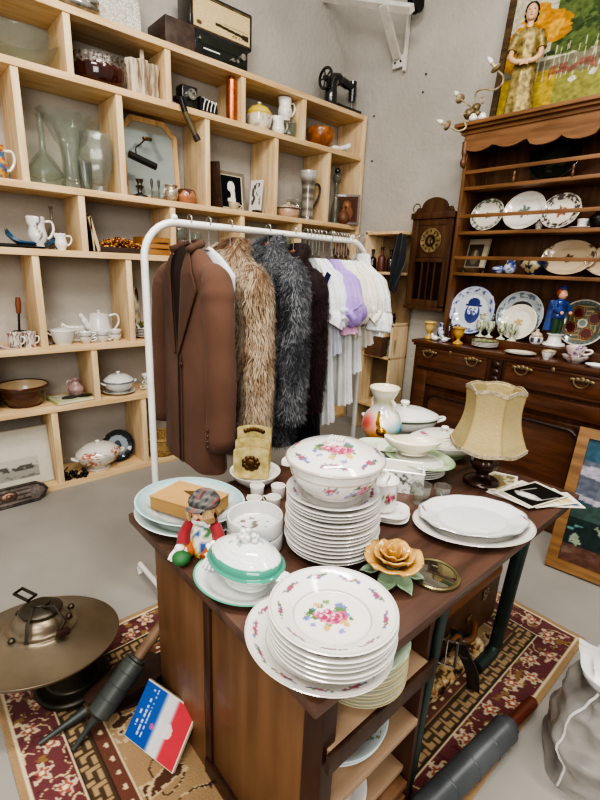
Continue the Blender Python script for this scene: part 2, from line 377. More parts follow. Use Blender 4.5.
# rack on top
HX0, HX1, HF = -1.985, -.66, 3.30
for x in (HX0+.012, HX1-.012): cbox('rack_side', (x, (HF+CBK)/2, (CZ+2.53)/2), (.026, CBK-HF, 2.53-CZ), oakZ)
cbox('rack_back', ((HX0+HX1)/2, CBK-.008, (CZ+2.5)/2), (HX1-HX0-.05, .016, 2.5-CZ), oakZ, 0)
HL = [2.165, 1.86, 1.567]
for z in HL: cbox('rack_shelf', ((HX0+HX1)/2, (HF+CBK)/2, z-.012), (HX1-HX0-.045, CBK-HF-.02, .024), oakX)
cbox('counter_step', ((HX0+HX1)/2, 3.455, CZ+.029), (HX1-HX0-.06, .31, .058), mahX)
for px, py in ((466.7, 170.7), (461.3, 214.7), (456, 256)):
    z = at(px, py, 'Y', HF).z
    rail = cbox('rail', ((HX0+HX1)/2, HF+.006, z-.012), (HX1-HX0-.045, .013, .025), oakX, .003)
    if py < 200:
        for sx in (513, 571):
            xx = at(sx, 180, 'Y', HF).x
            G().lathe(sprof([(.006, 0), (.011, .02), (.006, .035), (.01, .05), (.006, .068)], 3), 10, Vector((xx, HF+.006, HL[0]))-co).build('spindle', oakZ, rail)
g = G()
for y0, z0, z1, ex in ((3.215, 2.545, 2.57, .06), (3.235, 2.525, 2.545, .045), (3.26, 2.50, 2.525, .025)):
    g.box(Vector(((HX0+HX1)/2, (y0+CBK)/2, (z0+z1)/2))-co, (HX1-HX0+2*ex, CBK-y0, z1-z0), None, .006)
g.build('cornice', oakX, cb)
ap = []; n = 56
for i in range(n+1):
    t = i/n; ap.append((HX0+.0+(HX1-HX0)*t, 2.42-.035*abs(math.sin(t*PI*6))**.7-(.02 if .35 < t < .65 else 0)))
poly = [(x-co.x, z) for x, z in ap]+[(HX1-co.x, 2.51), (HX0-co.x, 2.51)]
G().prism(poly, .022, Matrix.Translation((0, 3.295-co.y, 0)) @ Matrix.Rotation(PI/2, 4, 'X')).build('apron', oakX, cb)
G().lathe(sprof([(0, 2.29), (.014, 2.30), (.022, 2.33), (.012, 2.36), (.02, 2.39), (.02, 2.46)], 3), 14, Vector((HX0+.005, 3.285, 0))-co).build('drop_finial', oakZ, cb)

# ------------------------------------------------------------------ pendulum wall clock
kx0, kx1, ky = -2.505, -2.105, 3.49
ko = Vector(((kx0+kx1)/2, 3.62, 1.27))
ck = thing('pendulum_clock', 'dark wooden pendulum wall clock with brass dial, on the back wall', 'clock', ko)
clkw = wood('clock_wood', '#5a3d28', '#43291a', .35, 'Z', 10, .2, .03)
clkd = wood('clock_wood_dark', '#3d2415', '#2c190e', .4, 'Z', 10, .1, .03)
W = kx1-kx0; yf = ky-3.62
G().box((0, yf/2+.005, .36), (W*.9, -yf-.01, .70), None, .006).build('case', clkd, ck)
g = G()
for c, s in (((-W*.41, 0, .36), (.06, .03, .70)), ((W*.41, 0, .36), (.06, .03, .70)), ((0, 0, .03), (W*.82-.06, .029, .06)), ((0, 0, .685), (W*.82-.06, .029, .05)), ((0, 0, .385), (W*.82-.06, .029, .035))): g.box((c[0], yf, c[2]), s, None, .005)
dr = g.build('door', clkw, ck)
for k in (-1, 0, 1): G().box((k*.062, yf, .215), (.012, .014, .31)).build('glazing_bar', clkw, dr)
G().box((0, yf+.012, .215), (W*.7, .004, .31)).build('glass_pane', glass('clock_glass', '#c9cbc0', .85), dr)
G().box((0, yf-.004, .54), (W*.72, .01, .27), None, .003).build('dial_board', clkw, ck)
G().lathe([(0, 0), (.095, 0), (.099, .006), (.094, .012), (.078, .008), (0, .008)], 36, (0, yf-.008, .54), rot=rotm(PI/2)).build('dial', mat('aged_dial', '#a8966c', '#75643f', .35, .5, 30), ck)
g = G()
for k in range(12):
    a = k*PI/6; g.box((.074*math.sin(a), yf-.019, .54+.074*math.cos(a)), (.006, .004, .022), rotm(0, a, 0))
g.lathe([(.026, 0), (.048, 0), (.048, .004), (.026, .004)], 24, (0, yf-.017, .54), rot=rotm(PI/2)); g.build('numeral_ring', bronze, ck)
for a, l in ((.9, .05), (2.6, .075)): G().box((math.sin(a)*l/2, yf-.024, .54+math.cos(a)*l/2), (.006, .003, l), rotm(0, a, 0)).build('hand', blk, ck)
G().tube([(0, yf+.03, .40), (0, yf+.03, .19)], .004, 6).lathe([(0, 0), (.03, 0), (.03, .008), (0, .012)], 20, (0, yf+.024, .17), rot=rotm(PI/2)).build('pendulum', brass, ck)
G().box((0, yf/2-.01, .735), (W*1.04, -yf+.04, .05), None, .008).build('top_moulding', clkw, ck)
cr = [(-W*.46, .76), (-W*.40, .80)]+[(W*.30*math.cos(PI-PI*i/14), .80+.075*math.sin(PI*i/14)) for i in range(15)]+[(W*.40, .80), (W*.46, .76)]
G().prism(cr, .02, Matrix.Translation((0, yf+.01, 0)) @ Matrix.Rotation(PI/2, 4, 'X')).build('crest', clkw, ck)
G().tube(arc((-W*.44, yf, .80), .035, 0, 2*PI, 16, 'XZ'), .005, 6).build('corner_scroll', brass, ck)
G().box((0, yf/2-.01, -.012), (W*1.0, -yf+.03, .03), None, .006).build('bottom_moulding', clkw, ck)

# ------------------------------------------------------------------ small corner shelf on the back wall
sx0, sx1, sy0 = -2.93, -2.525, 3.40
s2 = Vector(((sx0+sx1)/2, 3.5, 0))
cs = thing('corner_shelf', 'narrow open pine shelf on the back wall below the clock side', 'shelf', s2)
levels2 = [.30, .79, 1.09, 1.545, 1.885]
for z in levels2: G().box((0, .0, z-.012), (sx1-sx0, .24, .024), None, .003).build('shelf_board', pineY, cs)
G().box((0, .112, .95), (sx1-sx0, .012, 1.87), None).build('back_panel', mat('corner_back', '#8f7a5c', '#7b684c', .7), cs)
G().box((sx0-s2.x+.012, 0, .95), (.024, .24, 1.89), None, .003).build('side_panel', pineZ, cs)
G().box((sx1-s2.x-.012, 0, .70), (.024, .24, .8), None, .003).build('side_panel', pineZ, cs)
for x, z0, z1 in ((-2.80, 1.09, 1.52), (-2.62, .79, 1.066), (-2.86, .30, .766)): G().box((x-s2.x, -.05, (z0+z1)/2), (.022, .13, z1-z0)).build('divider', pineZ, cs)
def lamb(r, h, n=14): return G().lathe(sprof([(0, 0), (r, 0), (r, h*.6), (r*.35, h*.78), (r*.35, h), (0, h)], 3), n)
amber = mat('brown_bottle', '#3a2018', '#251410', .15, 0, 8, coat=.5); 
for k, (px, c, lb) in enumerate(((372, amber, 'dark brown bottle beside the shelf upright, top of corner shelf'), (381, mat('red_label', '#6b3c34', '#4f2a24', .4), 'red brown square bottle, middle of the corner shelf bottles'), (390, amber, 'brown bottle nearest the hanging dark cloth on corner shelf'))):
    p = at(px, 268, 'Y', 3.46); t = thing('liquor_bottle', lb, 'bottle', (p.x, 3.46, 1.546), group='bottles on the corner shelf'); hh = .17+.02*(k % 2)
    G().lathe(sprof([(0, 0), (.036, 0), (.036, hh*.62), (.013, hh*.78), (.013, hh), (0, hh)], 3), 14).build('bottle_body', c, t); G().lathe([(0, hh), (.016, hh), (.016, hh+.025), (0, hh+.025)], 10).build('cap', blk, t)
cr0 = Vector((-2.80, 3.35, .80)); p = at(371, 366, 'Y', 3.34)
cr_ = thing('cardboard_crate', 'brown crate filled with white porcelain odds and ends', 'crate', (p.x, 3.44, .7905))
kraft = mat('brown_kraft', '#6d4c33', '#5a3d28', .8, 0, 7)
g = G()
for c, s in (((0, -.09, .09), (.2, .006, .18)), ((0, .09, .09), (.2, .006, .18)), ((-.097, 0, .09), (.006, .18, .18)), ((.097, 0, .09), (.006, .18, .18)), ((0, 0, .004), (.2, .18, .008))): g.box(c, s)
g.build('crate_box', kraft, cr_)
por = mat('white_porcelain', '#ece9e2', '#e2ded6', .18, 0, 8, coat=.4)
for k in range(7):
    q = (p.x-.06+.02*k, 3.40+.05*(k % 2), .93+.008*(k % 3))
    solo(G().lathe(sprof([(.0, 0), (.02, 0), (.032, .02), (.034, .05), (.03, .05), (.018, .006), (0, .006)], 2), 14, rot=rotm(.5*(k % 3-1), .4*(k % 2))), 'porcelain_cup', por, 'small white porcelain cup piled in the brown crate on corner shelf', 'cup', q, group='cups piled in the crate')
for k, (px, py, lv) in enumerate(((404, 320, 1.09), (396, 322, 1.09), (386, 322, 1.09), (388, 356, .79), (398, 352, .79))):
    p = at(px, py, 'Y', 3.43); c = [por, amber, brass, por, glass('pane_glass', '#dfe6e0', .6)][k]
    lb = ['white figurine at the open end of corner shelf', 'small dark brown figurine on the corner shelf beside white one', 'small brass figurine on the corner shelf under the hanging cloth', 'small white figurine beside the crate on corner shelf', 'clear glass jar under the figurines on corner shelf'][k]
    nm = 'glass_jar' if k == 4 else 'figurine'
    g = G().lathe(sprof([(0, 0), (.022, 0), (.014, .03), (.02, .055), (.009, .075), (.014, .09), (0, .10)], 3), 12) if k < 4 else G().lathe([(0, 0), (.04, 0), (.045, .1), (.045, .16), (.04, .16), (.038, .01), (0, .01)], 16)
    solo(g, nm, c, lb, nm.split('_')[-1], (min(p.x, -2.565), 3.43, lv+.001))
solo(G().lathe(sprof([(0, 0), (.05, .01), (.1, .012), (.1, .02), (0, .02)], 2), 24), 'pale_dish', por, 'pale round dish standing on edge behind white blouse on corner shelf', 'dish', at(381, 305, 'Y', 3.45)+Vector((0, 0, .06)), rot=(PI/2-.2, 0, 0))
# dark cloth hung over the side
g = G().grid(lambda u, v: ((v-.5)*(.10+.06*math.sin(min(1, u*1.5)*PI*.6))*(1 if u < .55 else 1-1.5*(u-.55))+.02*u-.03*u*u, .022*math.sin(v*14+u*5)*(.3+u)-.01*u, -.44*u-.04*abs(v-.5)-.05*math.sin(v*7)*u), 30, 28)
solo(g, 'hanging_cloth', mat('dark_cloth', '#23262b', '#15171b', .9, 0, 9, .2, 90, sheen=.2), 'dark blue grey cloth hanging between corner shelf and clock', 'cloth', (at(402, 238, 'Y', 3.36).x, 3.34, at(402, 233, 'Y', 3.36).z), smooth=180)

# ------------------------------------------------------------------ helper for pictures
def framed(name, label, cat, w, h, fw, fm, paint, loc, rz=0, lean=0, dep=.02, nu=60, nv=60, group=None, rough=.5, coat=0, roll=0):
    t = thing(name, label, cat, loc, 0, group, (-lean, roll, rz))
    if fw:
        g = G()
        for s in (-1, 1):
            g.prism([(-w/2, 0), (-w/2+fw, fw), (-w/2+fw, h-fw), (-w/2, h)], dep, Matrix.Scale(s, 4, (1, 0, 0)) @ Matrix.Translation((0, 0, 0)) @ Matrix.Rotation(PI/2, 4, 'X'))
        g.prism([(-w/2, 0), (w/2, 0), (w/2-fw, fw), (-w/2+fw, fw)], dep, Matrix.Rotation(PI/2, 4, 'X'))
        g.prism([(-w/2, h), (w/2, h), (w/2-fw, h-fw), (-w/2+fw, h-fw)], dep, Matrix.Rotation(PI/2, 4, 'X'))
        g.build('frame', fm, t, smooth=25)
    a, b = w/2-fw, h-2*fw; yy = -dep*.55 if fw else -dep
    g = G().grid(lambda u, v: ((2*u-1)*a, yy, fw+v*b), nu, nv)
    g.build('picture' if fw else 'print', vcol('painted_%d' % int(rough*100), rough, coat=coat), t, lambda P: paint(P[:, 0]/(2*a)+.5, (P[:, 2]-fw)/b), smooth=180, fix=False)
    G().box((0, -.002 if fw else -dep/2+.0005, h/2), (w-.004, .004 if fw else dep-.001, h-.004)).build('backing', kraft if fw else por, t)
    return t
def CC(u, c): return np.tile(np.array(hx(c), float), (len(u), 1))

def autumn(u, v):
    C = CC(u, '#c9c3a8'); n = .6*fbm(u*6, v*6, 1.5, 2)+.4*fbm(u*30, v*30, 1, 11)
    mixc(C, (v < .42)*1., '#7d7a63'); mixc(C, (v < .25+.05*n)*1., '#8f8d4a'); mixc(C, ((v < .34) & (u < .35))*1., '#b39a3c')
    mixc(C, ((v > .38+.1*n) & (u > .28))*1., '#5c6a3c'); mixc(C, ((n > .5) & (v > .45) & (u > .25))*1., '#3e5030'); mixc(C, ((n < .33) & (v > .55) & (u > .5))*1., '#9aa36a')
    for cx, cy, r in ((.10, .62, .12), (.2, .72, .12), (.28, .66, .1), (.16, .8, .09), (.06, .48, .08)): 
        d = np.hypot(u-cx, v-cy)/r+.9*(fbm(u*20, v*20, 1, 5)-.5); mixc(C, (d < 1)*.9, '#c98b2c'); mixc(C, (d < .5)*.8, '#dcab48')
    for k in range(22): 
        x = .2+.036*k+.012*math.sin(k*5); mixc(C, ((np.abs(u-x-.003*math.sin(k*3)*(v-.3)*20) < .0022+.001*math.sin(k*7)) & (v > .25) & (v < .46+.1*hash2(np.full_like(u, k), u*0)))*.9, '#cfc3a6')
    mixc(C, ((v > .27) & (v < .36) & (u > .3) & (fbm(u*30, v*30, 1, 8) > .45))*.7, '#8a4b40')
    for k in range(7): blob(C, u, v, .45+.06*(k % 4)+.05*k, .22+.02*(k % 3), .022, '#d6cdb8', .5)
    return C*(.72+.5*fbm(u*45, v*45, 1, 17))[:, None]
gilt = wood('dull_gilt_frame', '#5d4526', '#3f2d18', .45, 'X', 20)
pA = at(495, 112, 'Y', 3.5)
framed('autumn_painting', 'landscape oil painting of autumn trees standing on the sideboard rack top', 'painting', 1.15, .86, .045, gilt, autumn, (at(496, 100, 'Y', 3.56).x+.575, 3.52, 2.572), 0, .10, .035, 220, 170, rough=.45)
# gold lady
ld = at(517, 104, 'Y', 3.36); ld = Vector((ld.x, 3.38, 2.571))
lady = thing('lady_statue', 'gold-dressed carved lady statue with folded hands before the autumn painting', 'statue', ld)
goldc = mat('antique_gold', '#a8955a', '#64542c', .45, .3, 34, .3, 60); skin = mat('painted_skin', '#d9b58f', '#caa27c', .4); hairm = mat('dark_hair', '#2a1d15', '#1d130d', .5); lady.rotation_euler = (0, 0, .4); lady.scale = (.98, .98, 1.08)
sd = [(0, 0), (.088, 0), (.092, .02), (.082, .12), (.074, .22), (.064, .30), (.058, .345), (.066, .40), (.07, .445), (.055, .47), (.025, .485), (.022, .50), (0, .505)]
G().lathe(sprof(sd, 4), 40, sy=.62, wob=lambda a, k: 1+.06*math.sin(7*a+3*k)*(1 if k < .6 else .2)).build('gown', goldc, lady)
for s in (-1, 1):
    G().tube([(s*.066, 0, .455), (s*.085, -.005, .40), (s*.09, -.01, .365)], [.028, .03, .031], 12).build('sleeve', goldc, lady)
    G().tube(smoothpath([(s*.088, -.012, .37), (s*.088, -.035, .325), (s*.055, -.062, .295), (s*.012, -.07, .29)], 4), [.017]*4+[.016]*4+[.014]*4+[.012], 10).build('arm', skin, lady)
    h = G().ball((s*.004, -.076, .288), (.018, .011, .012), 12, 7)
    for q in range(4): h.tube([(s*.0, -.082, .294-.006*q), (-s*.014, -.088, .29-.006*q), (-s*.024, -.084, .286-.006*q)], [.0042, .004, .003], 6)
    h.tube([(s*.008, -.078, .298), (-s*.002, -.086, .304)], [.0045, .003], 6)
    h.build('hand', skin, lady)
hd = G().ball((0, -.005, .555), (.036, .038, .05), 20, 12).ball((0, -.043, .55), (.006, .008, .011), 8, 6).ball((0, -.03, .525), (.02, .014, .014), 10, 6).tube([(0, 0, .48), (0, 0, .52)], .021, 12)
hd = hd.build('face', skin, lady)
for s in (-1, 1): G().ball((s*.014, -.039, .563), (.006, .003, .003), 8, 5).build('eye', hairm, hd)
G().ball((0, -.041, .532), (.01, .003, .003), 8, 5).build('mouth', mat('lip', '#9b3f36'), hd)
G().grid(lambda u, v: ((.043+.004*math.sin(v*30))*math.cos(PI*(.02+.96*u))*math.sin(.25+2.2*v), .012+.044*math.sin(PI*(.02+.96*u))*math.sin(.25+2.2*v)-.012, .557+.062*math.cos(.25+2.2*v)), 24, 16).ball((0, .008, .587), (.041, .036, .028), 16, 9).build('hair', hairm, lady)
# brass chandelier lying on the rack's corner
cl = at(474, 110, 'Y', 3.32); chn = Vector((cl.x, 3.34, 2.585))
ch = thing('chandelier', 'brass chandelier arms with white candle bulbs lying on the rack corner', 'chandelier', chn)
pal = mat('aged_cream_metal', '#c8b999', '#8f7b58', .4, .35, 30)
G().lathe(sprof([(0, -.04), (.02, -.035), (.035, 0), (.02, .03), (.03, .05), (.012, .08), (0, .085)], 3), 20, (-.02, -.04, .06), rot=rotm(0, .9, .3)).ball((.03, -.03, .05), (.03, .025, .025)).build('hub', brass, ch)
def candle(path, tip, d):
    G().tube(smoothpath([at(px, py, 'Y', y)-chn for px, py, y in path], 6), .006, 7).build('arm', pal, ch)
    a = at(*tip[:2], 'Y', tip[2])-chn; dv = Vector(d).normalized(); q = dv.to_track_quat('Z', 'Y').to_matrix()
    cp = G().lathe(sprof([(0, 0), (.012, 0), (.034, .012), (.03, .018), (.012, .014), (.012, .06), (0, .06)], 2), 16, a, rot=q).build('candle_cup', pal, ch)
    G().lathe(sprof([(0, .06), (.012, .062), (.015, .08), (.008, .105), (0, .118)], 3), 12, a, rot=q).build('bulb', mat('white_bulb', '#f4f1e8', '#e8e4d8', .15), cp)
candle(((476, 105, 3.32), (476, 93, 3.30), (484, 89, 3.28), (494, 90, 3.27), (502, 84, 3.27), (503, 76, 3.27), (498, 71, 3.27)), (497, 70, 3.27), (-.5, -.1, .62))
candle(((470, 112, 3.30), (462, 116, 3.24), (466, 127, 3.20), (458, 131, 3.18), (450, 127, 3.18)), (449, 126, 3.18), (-.75, -.05, .4))
candle(((472, 108, 3.34), (466, 103, 3.34), (460, 99, 3.34)), (461, 100, 3.34), (-.6, .2, .62))
G().tube(smoothpath([at(px, py, 'Y', 3.3)-chn for px, py in ((480, 104), (484, 102), (484, 97), (480, 98), (481, 101))], 4), .005, 6).build('scroll', pal, ch)
for k, (px, py) in enumerate(((486, 112), (478, 116), (468, 106))): 
    solo(G().ball((0, 0, .02), (.03, .026, .022), 14, 8).lathe(sprof([(.0, .03), (.02, .034), (.014, .045), (0, .05)], 2), 12), 'porcelain_rose', por, ['white porcelain rose ball beside the gold lady hem', 'white porcelain rose ball in front of the chandelier hub', 'white porcelain rose ball behind the chandelier hub'][k], 'ornament', (at(px, py, 'Y', 3.3).x, [3.26, 3.24, 3.42][k], 2.5705))
# ------------------------------------------------------------------ crockery makers
def plate_g(R, h=.018, well=.64, seg=48, dense=1, sx=1, sy=1, wob=None, th=.0035):
    base = [(0, 0), (well*R*.8, 0), (well*R*.82, -.002), (well*R*.9, -.002), (well*R, .002), (R*.985, h), (R, h+th*.6), (R*.985, h+th)]
    top = [(R*.98-(R*.98-well*R)*t, h+th-(h-.001)*(t**1.3)) for t in np.linspace(.06, 1, 3+5*dense)]
    inn = [(well*R*(1-t), .0045-.0005*t) for t in np.linspace(.08, 1, 2+7*dense)]
    pr = base+[(float(a), float(b)) for a, b in top]+[(float(a), float(b)) for a, b in inn]
    pr[-1] = (0, pr[-1][1]); return G().lathe(pr, seg, sx=sx, sy=sy, wob=(lambda a, k: 1 if k < .05 else wob(a)) if wob else None)
chn_m = vcol('painted_china', .14, coat=.5)
def stand_plate(name, label, R, loc, colf, lean=.25, rz=0, group=None, cat='plate', seg=64, dense=2, sx=1, sy=1, rim=None):
    g = plate_g(R, R*.13, .66, seg, dense, sx, sy)
    o = solo(g, name, chn_m, label, cat, Vector(loc)+Vector((0, 0, R*sy*math.cos(lean)+.002)), 0, group, (PI/2-lean, 0, rz), colf, 60)
    return o
def ringpaint(base, ring, n=14, r0=.82, w=.1, centre=None, cs=.28, R=1, seed=3, sx=1, sy=1):
    def f(P):
        C = flat(P, base); x, y = P[:, 0]/(R*sx), P[:, 1]/(R*sy); q = np.hypot(x, y); a = np.arctan2(y, x)
        m = (np.abs(q-r0) < w*(.55+.45*np.abs(np.sin(a*n/2)))) & (fbm(x*9, y*9, 1.5, seed) > .42); C[m] = hx(ring)
        if centre:
            d = q/cs+.9*(fbm(x*6, y*6, 2, seed+2)-.5)+.25*np.cos(5*a); C[d < .9] = hx(centre)
        C[(q > .965)] = hx(ring); return C
    return f
def rk(px, py, lv, y=3.5): p = at(px, py, 'Y', y); return Vector((p.x, y, lv+.001))
S1, S2, S3 = HL
def rad(px_w, x, y=3.47): return px_w*mpx((x, y, 1.8))/2
# top rack shelf
p = rk(551, 185, S1, 3.5); stand_plate('dark_platter', 'very dark green round platter in shade on the top rack shelf', .165, p, ringpaint('#26281f', '#1a1c17', 9, .8, .12, '#3a3d2c', .4, .19), .25)
# second rack shelf
for px, w_, lb, cf in ((485, 36, 'cream plate with grey green leaf ring, first on the middle rack shelf', lambda R: ringpaint('#d9d2c3', '#5d6a58', 16, .82, .13, '#6f7b6a', .2, R)),
                       (521, 43, 'large white platter with green sprig, middle rack shelf', lambda R: ringpaint('#e2ddd2', '#c9c1b2', 10, .92, .03, '#5f7566', .26, R)),
                       (557, 40, 'plate with red brown and black scrolls, middle rack shelf', lambda R: ringpaint('#ddd4c4', '#4e4440', 9, .78, .16, '#8b5a48', .26, R))):
    p = rk(px+1, 228, S2, 3.42); R = rad(w_, p.x, 3.42)*.95; stand_plate('dinner_plate', lb, R, p, cf(R), .3, group='plates on the middle rack shelf', sy=.92 if w_ < 45 else .86)
cup_pr = sprof([(0, 0), (.5, 0), (.55, .08), (.85, .5), (1, 1), (.94, 1), (.78, .5), (.45, .14), (0, .12)], 3)
def cup_g(r, h, prof=cup_pr, seg=24): return G().lathe([(a*r, b*h) for a, b in prof], seg)
def ear(r, h, x, z0, z1, t=.004, ang=0): 
    ca, sa = math.cos(ang), math.sin(ang)
    return G().tube([(ca*a, sa*a, b) for a, b in [(q.x, q.y) for q in smoothpath([(x*.86, z1, 0), (x+r*.5, z1+.002, 0), (x+r*.62, (z0+z1)/2+.004, 0), (x+r*.25, z0+.004, 0), (x*.8, z0, 0)], 4)]], t, 8)
def cup(name, label, r, h, loc, m, rz=0, group=None, cat='cup', paint=None, prof=cup_pr, handle=True, seg=None):
    t = thing(name, label, cat, loc, rz, group)
    cup_g(r, h, sprof(prof, 6) if paint and prof is not cup_pr else prof, 72 if paint else 24).build('cup_body', m, t, paint)
    if handle: ear(r, h, r*.93, h*.3, h*.8, max(.0025, r*.1)).build('handle', m if not paint else por, t)
    return t
p = rk(539, 226, S2, 3.42); cup('coffee_cup', 'small white cup with dark motif between two middle shelf plates', .03, .055, p, chn_m, 2, None, 'cup', lambda P: ringpaint('#e4dfd4', '#8c8174', 7, .9, .3, None, 1, .03)(P))
p = rk(582, 226, S2, 3.46); tw = thing('cake_stand', 'low white footed dish near the dark jar, middle rack shelf', 'dish', p)
plate_g(.085, .012, .6, 36).build('dish_plate', por, tw)
g = G().lathe(sprof([(.035, .006), (.03, .03), (.036, .06), (.033, .06), (.026, .03), (.02, .01)], 3), 20); solo(g, 'white_beaker', por, 'white beaker standing on the low white dish, middle rack shelf', 'cup', p+Vector((0, 0, .002)))
solo(G().lathe(sprof([(0, 0), (.035, 0), (.055, .04), (.05, .075), (.025, .095), (.028, .11), (0, .11)], 3), 24), 'black_jar', blk, 'round black jar at the cut off end of the middle rack shelf', 'jar', rk(598, 224, S2, 3.44))
# third rack shelf
ivory = mat('ivory_mat', '#b7ac93', '#a89d84', .6)
framed('photo_frame', 'small pale framed photograph leaning on the lower rack shelf', 'picture', .215, .25, .04, ivory, lambda u, v: (lambda C: (mixc(C, (np.hypot((u-.5)*1.2, v-.45) < .33)*1., '#6d6252'), mixc(C, (np.hypot((u-.5)*1.3, v-.62) < .13)*1., '#a8977c'), C)[2])(CC(u, '#4a4338')), rk(472, 268, S3, 3.46), -.15, .2, .02, 30, 30)
sil = mat('silver_plate', '#c9c5bc', '#9a958c', .22, .9, 20, .1, 50)
solo(plate_g(.095, .034, .6, 40, wob=lambda a: 1+.02*math.cos(18*a)), 'silver_dish', sil, 'shallow silver dish lying in front of the small framed photograph', 'dish', rk(473, 272, S3, 3.40))
t = thing('delft_shoe', 'blue and white pottery shoe on the lower rack shelf', 'ornament', rk(505, 270, S3, 3.42), .2)
def bluew(P): 
    C = flat(P, '#cfd6e4'); C[fbm(P[:, 0]*60, P[:, 2]*60+P[:, 1]*30, 1, 4) > .5] = hx('#33488a'); return C
G().ball((-.045, 0, .028), (.05, .03, .028)).ball((.03, 0, .04), (.045, .034, .04)).lathe(sprof([(.03, .05), (.032, .09), (.036, .1), (.03, .1)], 3), 20, (.035, 0, 0)).build('shoe_body', chn_m, t, bluew)
def cobalt(P):
    C = flat(P, '#1b2145'); x, z = P[:, 0], P[:, 2]
    for k in range(6):
        a = k*1.05; blob(C, np.arctan2(P[:, 1], P[:, 0]), z*18, -PI/2+.55*math.cos(a), 1.0+.5*math.sin(a), .28, '#c8b98c', .7)
    return C
t = thing('cobalt_bowl', 'cobalt blue bowl with cream flower next to the pottery shoe', 'bowl', rk(533, 271, S3, 3.44))
G().lathe(sprof([(0, 0), (.04, 0), (.045, .01), (.085, .05), (.09, .085), (.07, .10), (.06, .098), (.075, .08), (.04, .02), (0, .015)], 5), 56).build('bowl_body', chn_m, t, cobalt)
for px, w_, lb, y in ((566, 52, 'tan plate with dark rim sprigs and centre flower, lower rack shelf', 3.49), (609, 48, 'tan pink plate partly behind the flower plate, cut by photo edge', 3.5)):
    p = rk(px, 272, S3, y); R = rad(w_, p.x); stand_plate('flower_plate', lb, R, p, ringpaint('#c9b394', '#6a5444', 18, .86, .09, '#6b4a3d' if px < 600 else '#a88272', .17, R), .35, group='plates on the lower rack shelf', sy=.70)
# counter of the sideboard
K0, K1 = CZ+.001, CZ+.059
def delft(P, R=.182):
    C = flat(P, '#c3c9d2'); x, y = P[:, 0]/R, P[:, 1]/R; q = np.hypot(x, y); a = np.arctan2(y, x)
    C[(np.abs(q-.84) < .09) & (fbm(a*5, q*12, 1.3, 2) > .52)] = hx('#51608f'); C[q > .97] = hx('#6f7ba4')
    d = np.hypot((x)/.33, (y+.12)/.42); C[d < 1] = hx('#33457f')                        # coat
    d = np.hypot(x/.23, (y-.02)/.27); C[d < 1] = hx('#cdd3dd'); m = (d < 1) & (fbm(x*22, y*22, 1, 3) > .56); C[m] = hx('#5a6aa0')
    C[(np.hypot(x/.2, (y+.2)/.2) < 1) & (fbm(x*18, y*18, 1, 9) > .4)] = hx('#2b3c78')     # beard
    C[(np.hypot(x/.27, (y-.33)/.2) < 1) & (y > .2)] = hx('#22336f'); C[(np.abs(y-.22) < .045) & (np.abs(x) < .36)] = hx('#22336f')
    for s in (-.09, .09): C[np.hypot((x-s)/.05, (y-.07)/.025) < 1] = hx('#22336f')
    return C
p = rk(472, 316, K1, 3.375); stand_plate('portrait_plate', 'blue white plate with bearded man in hat, leaning on sideboard', .182, p, delft, .2, seg=110, dense=6)
def shipp(P, R=.17):
    C = flat(P, '#cbd2d3'); x, y = P[:, 0]/R, P[:, 1]/R; q = np.hypot(x, y); a = np.arctan2(y, x)
    C[(np.abs(q-.85) < .1) & (fbm(a*6, q*9, 1.4, 5) > .5)] = hx('#6f7f8e'); d = np.hypot(x/.45, (y-.3)/.3); C[(d < 1) & (y > .22+.1*np.cos(x*6))] = hx('#20242c'); C[(np.hypot(x/.12, (y-.12)/.3) < 1)] = hx('#57606a'); return C
p = rk(519, 322, K1, 3.52); stand_plate('ship_plate', 'blue grey plate with dark ship, behind the cream plate on sideboard', .172, p, shipp, .2, seg=90, dense=5)
p = rk(517, 332, K1, 3.42); stand_plate('cream_plate', 'cream white plate leaning in front of the ship plate', .13, p, ringpaint('#ded9c8', '#cfc9b2', 12, .9, .02, '#b9a068', .22, .13), .3)
yel = mat('yellow_onyx', '#cdb06a', '#b59553', .3, 0, 8, coat=.3)
urn = [(0, 0), (.034, 0), (.036, .008), (.03, .016), (.014, .026), (.013, .04), (.024, .055), (.034, .075), (.036, .1), (.04, .112), (.046, .118), (.046, .124), (.034, .124), (.028, .07), (0, .06)]
for px, py, y, lb, s in ((429, 336, 3.21, 'yellow stone urn vase at the sideboard end beside blue vase', 1.06), (458, 341, 3.17, 'yellow stone urn vase standing before the portrait plate', 1.0)):
    p = rk(px, py, CZ, y); o = solo(G().lathe(sprof([(r*s, z*s) for r, z in urn], 2), 32), 'urn_vase', yel if px < 440 else mat('yellow_onyx_spotted', '#c9a24e', '#a87f35', .35, 0, 25), lb, 'vase', p, group='yellow urn vases')
bl = thing('blue_vase', 'small blue and white vase behind the two white birds', 'vase', rk(442, 330, CZ, 3.32)); G().lathe(sprof([(0, 0), (.024, 0), (.036, .04), (.03, .08), (.018, .1), (.03, .12), (.025, .12), (0, .1)], 4), 28).build('vase_body', chn_m, bl, bluew)
for k, (px, py) in enumerate(((435, 335), (445, 337))):
    p = rk(px, py, CZ, 3.16); t = thing('china_bird', ['white china bird next to the end yellow urn', 'white china bird next to the spotted yellow urn'][k], 'ornament', p, 1.2*k)
    G().ball((0, 0, .02), (.03, .02, .02)).ball((-.024, 0, .042), .012, 10, 6).ball((.034, 0, .026), (.02, .012, .006), 10, 5).build('bird_body', por, t); G().tube([(-.034, 0, .042), (-.044, 0, .04)], [.004, .001], 6).build('beak', brass, t)
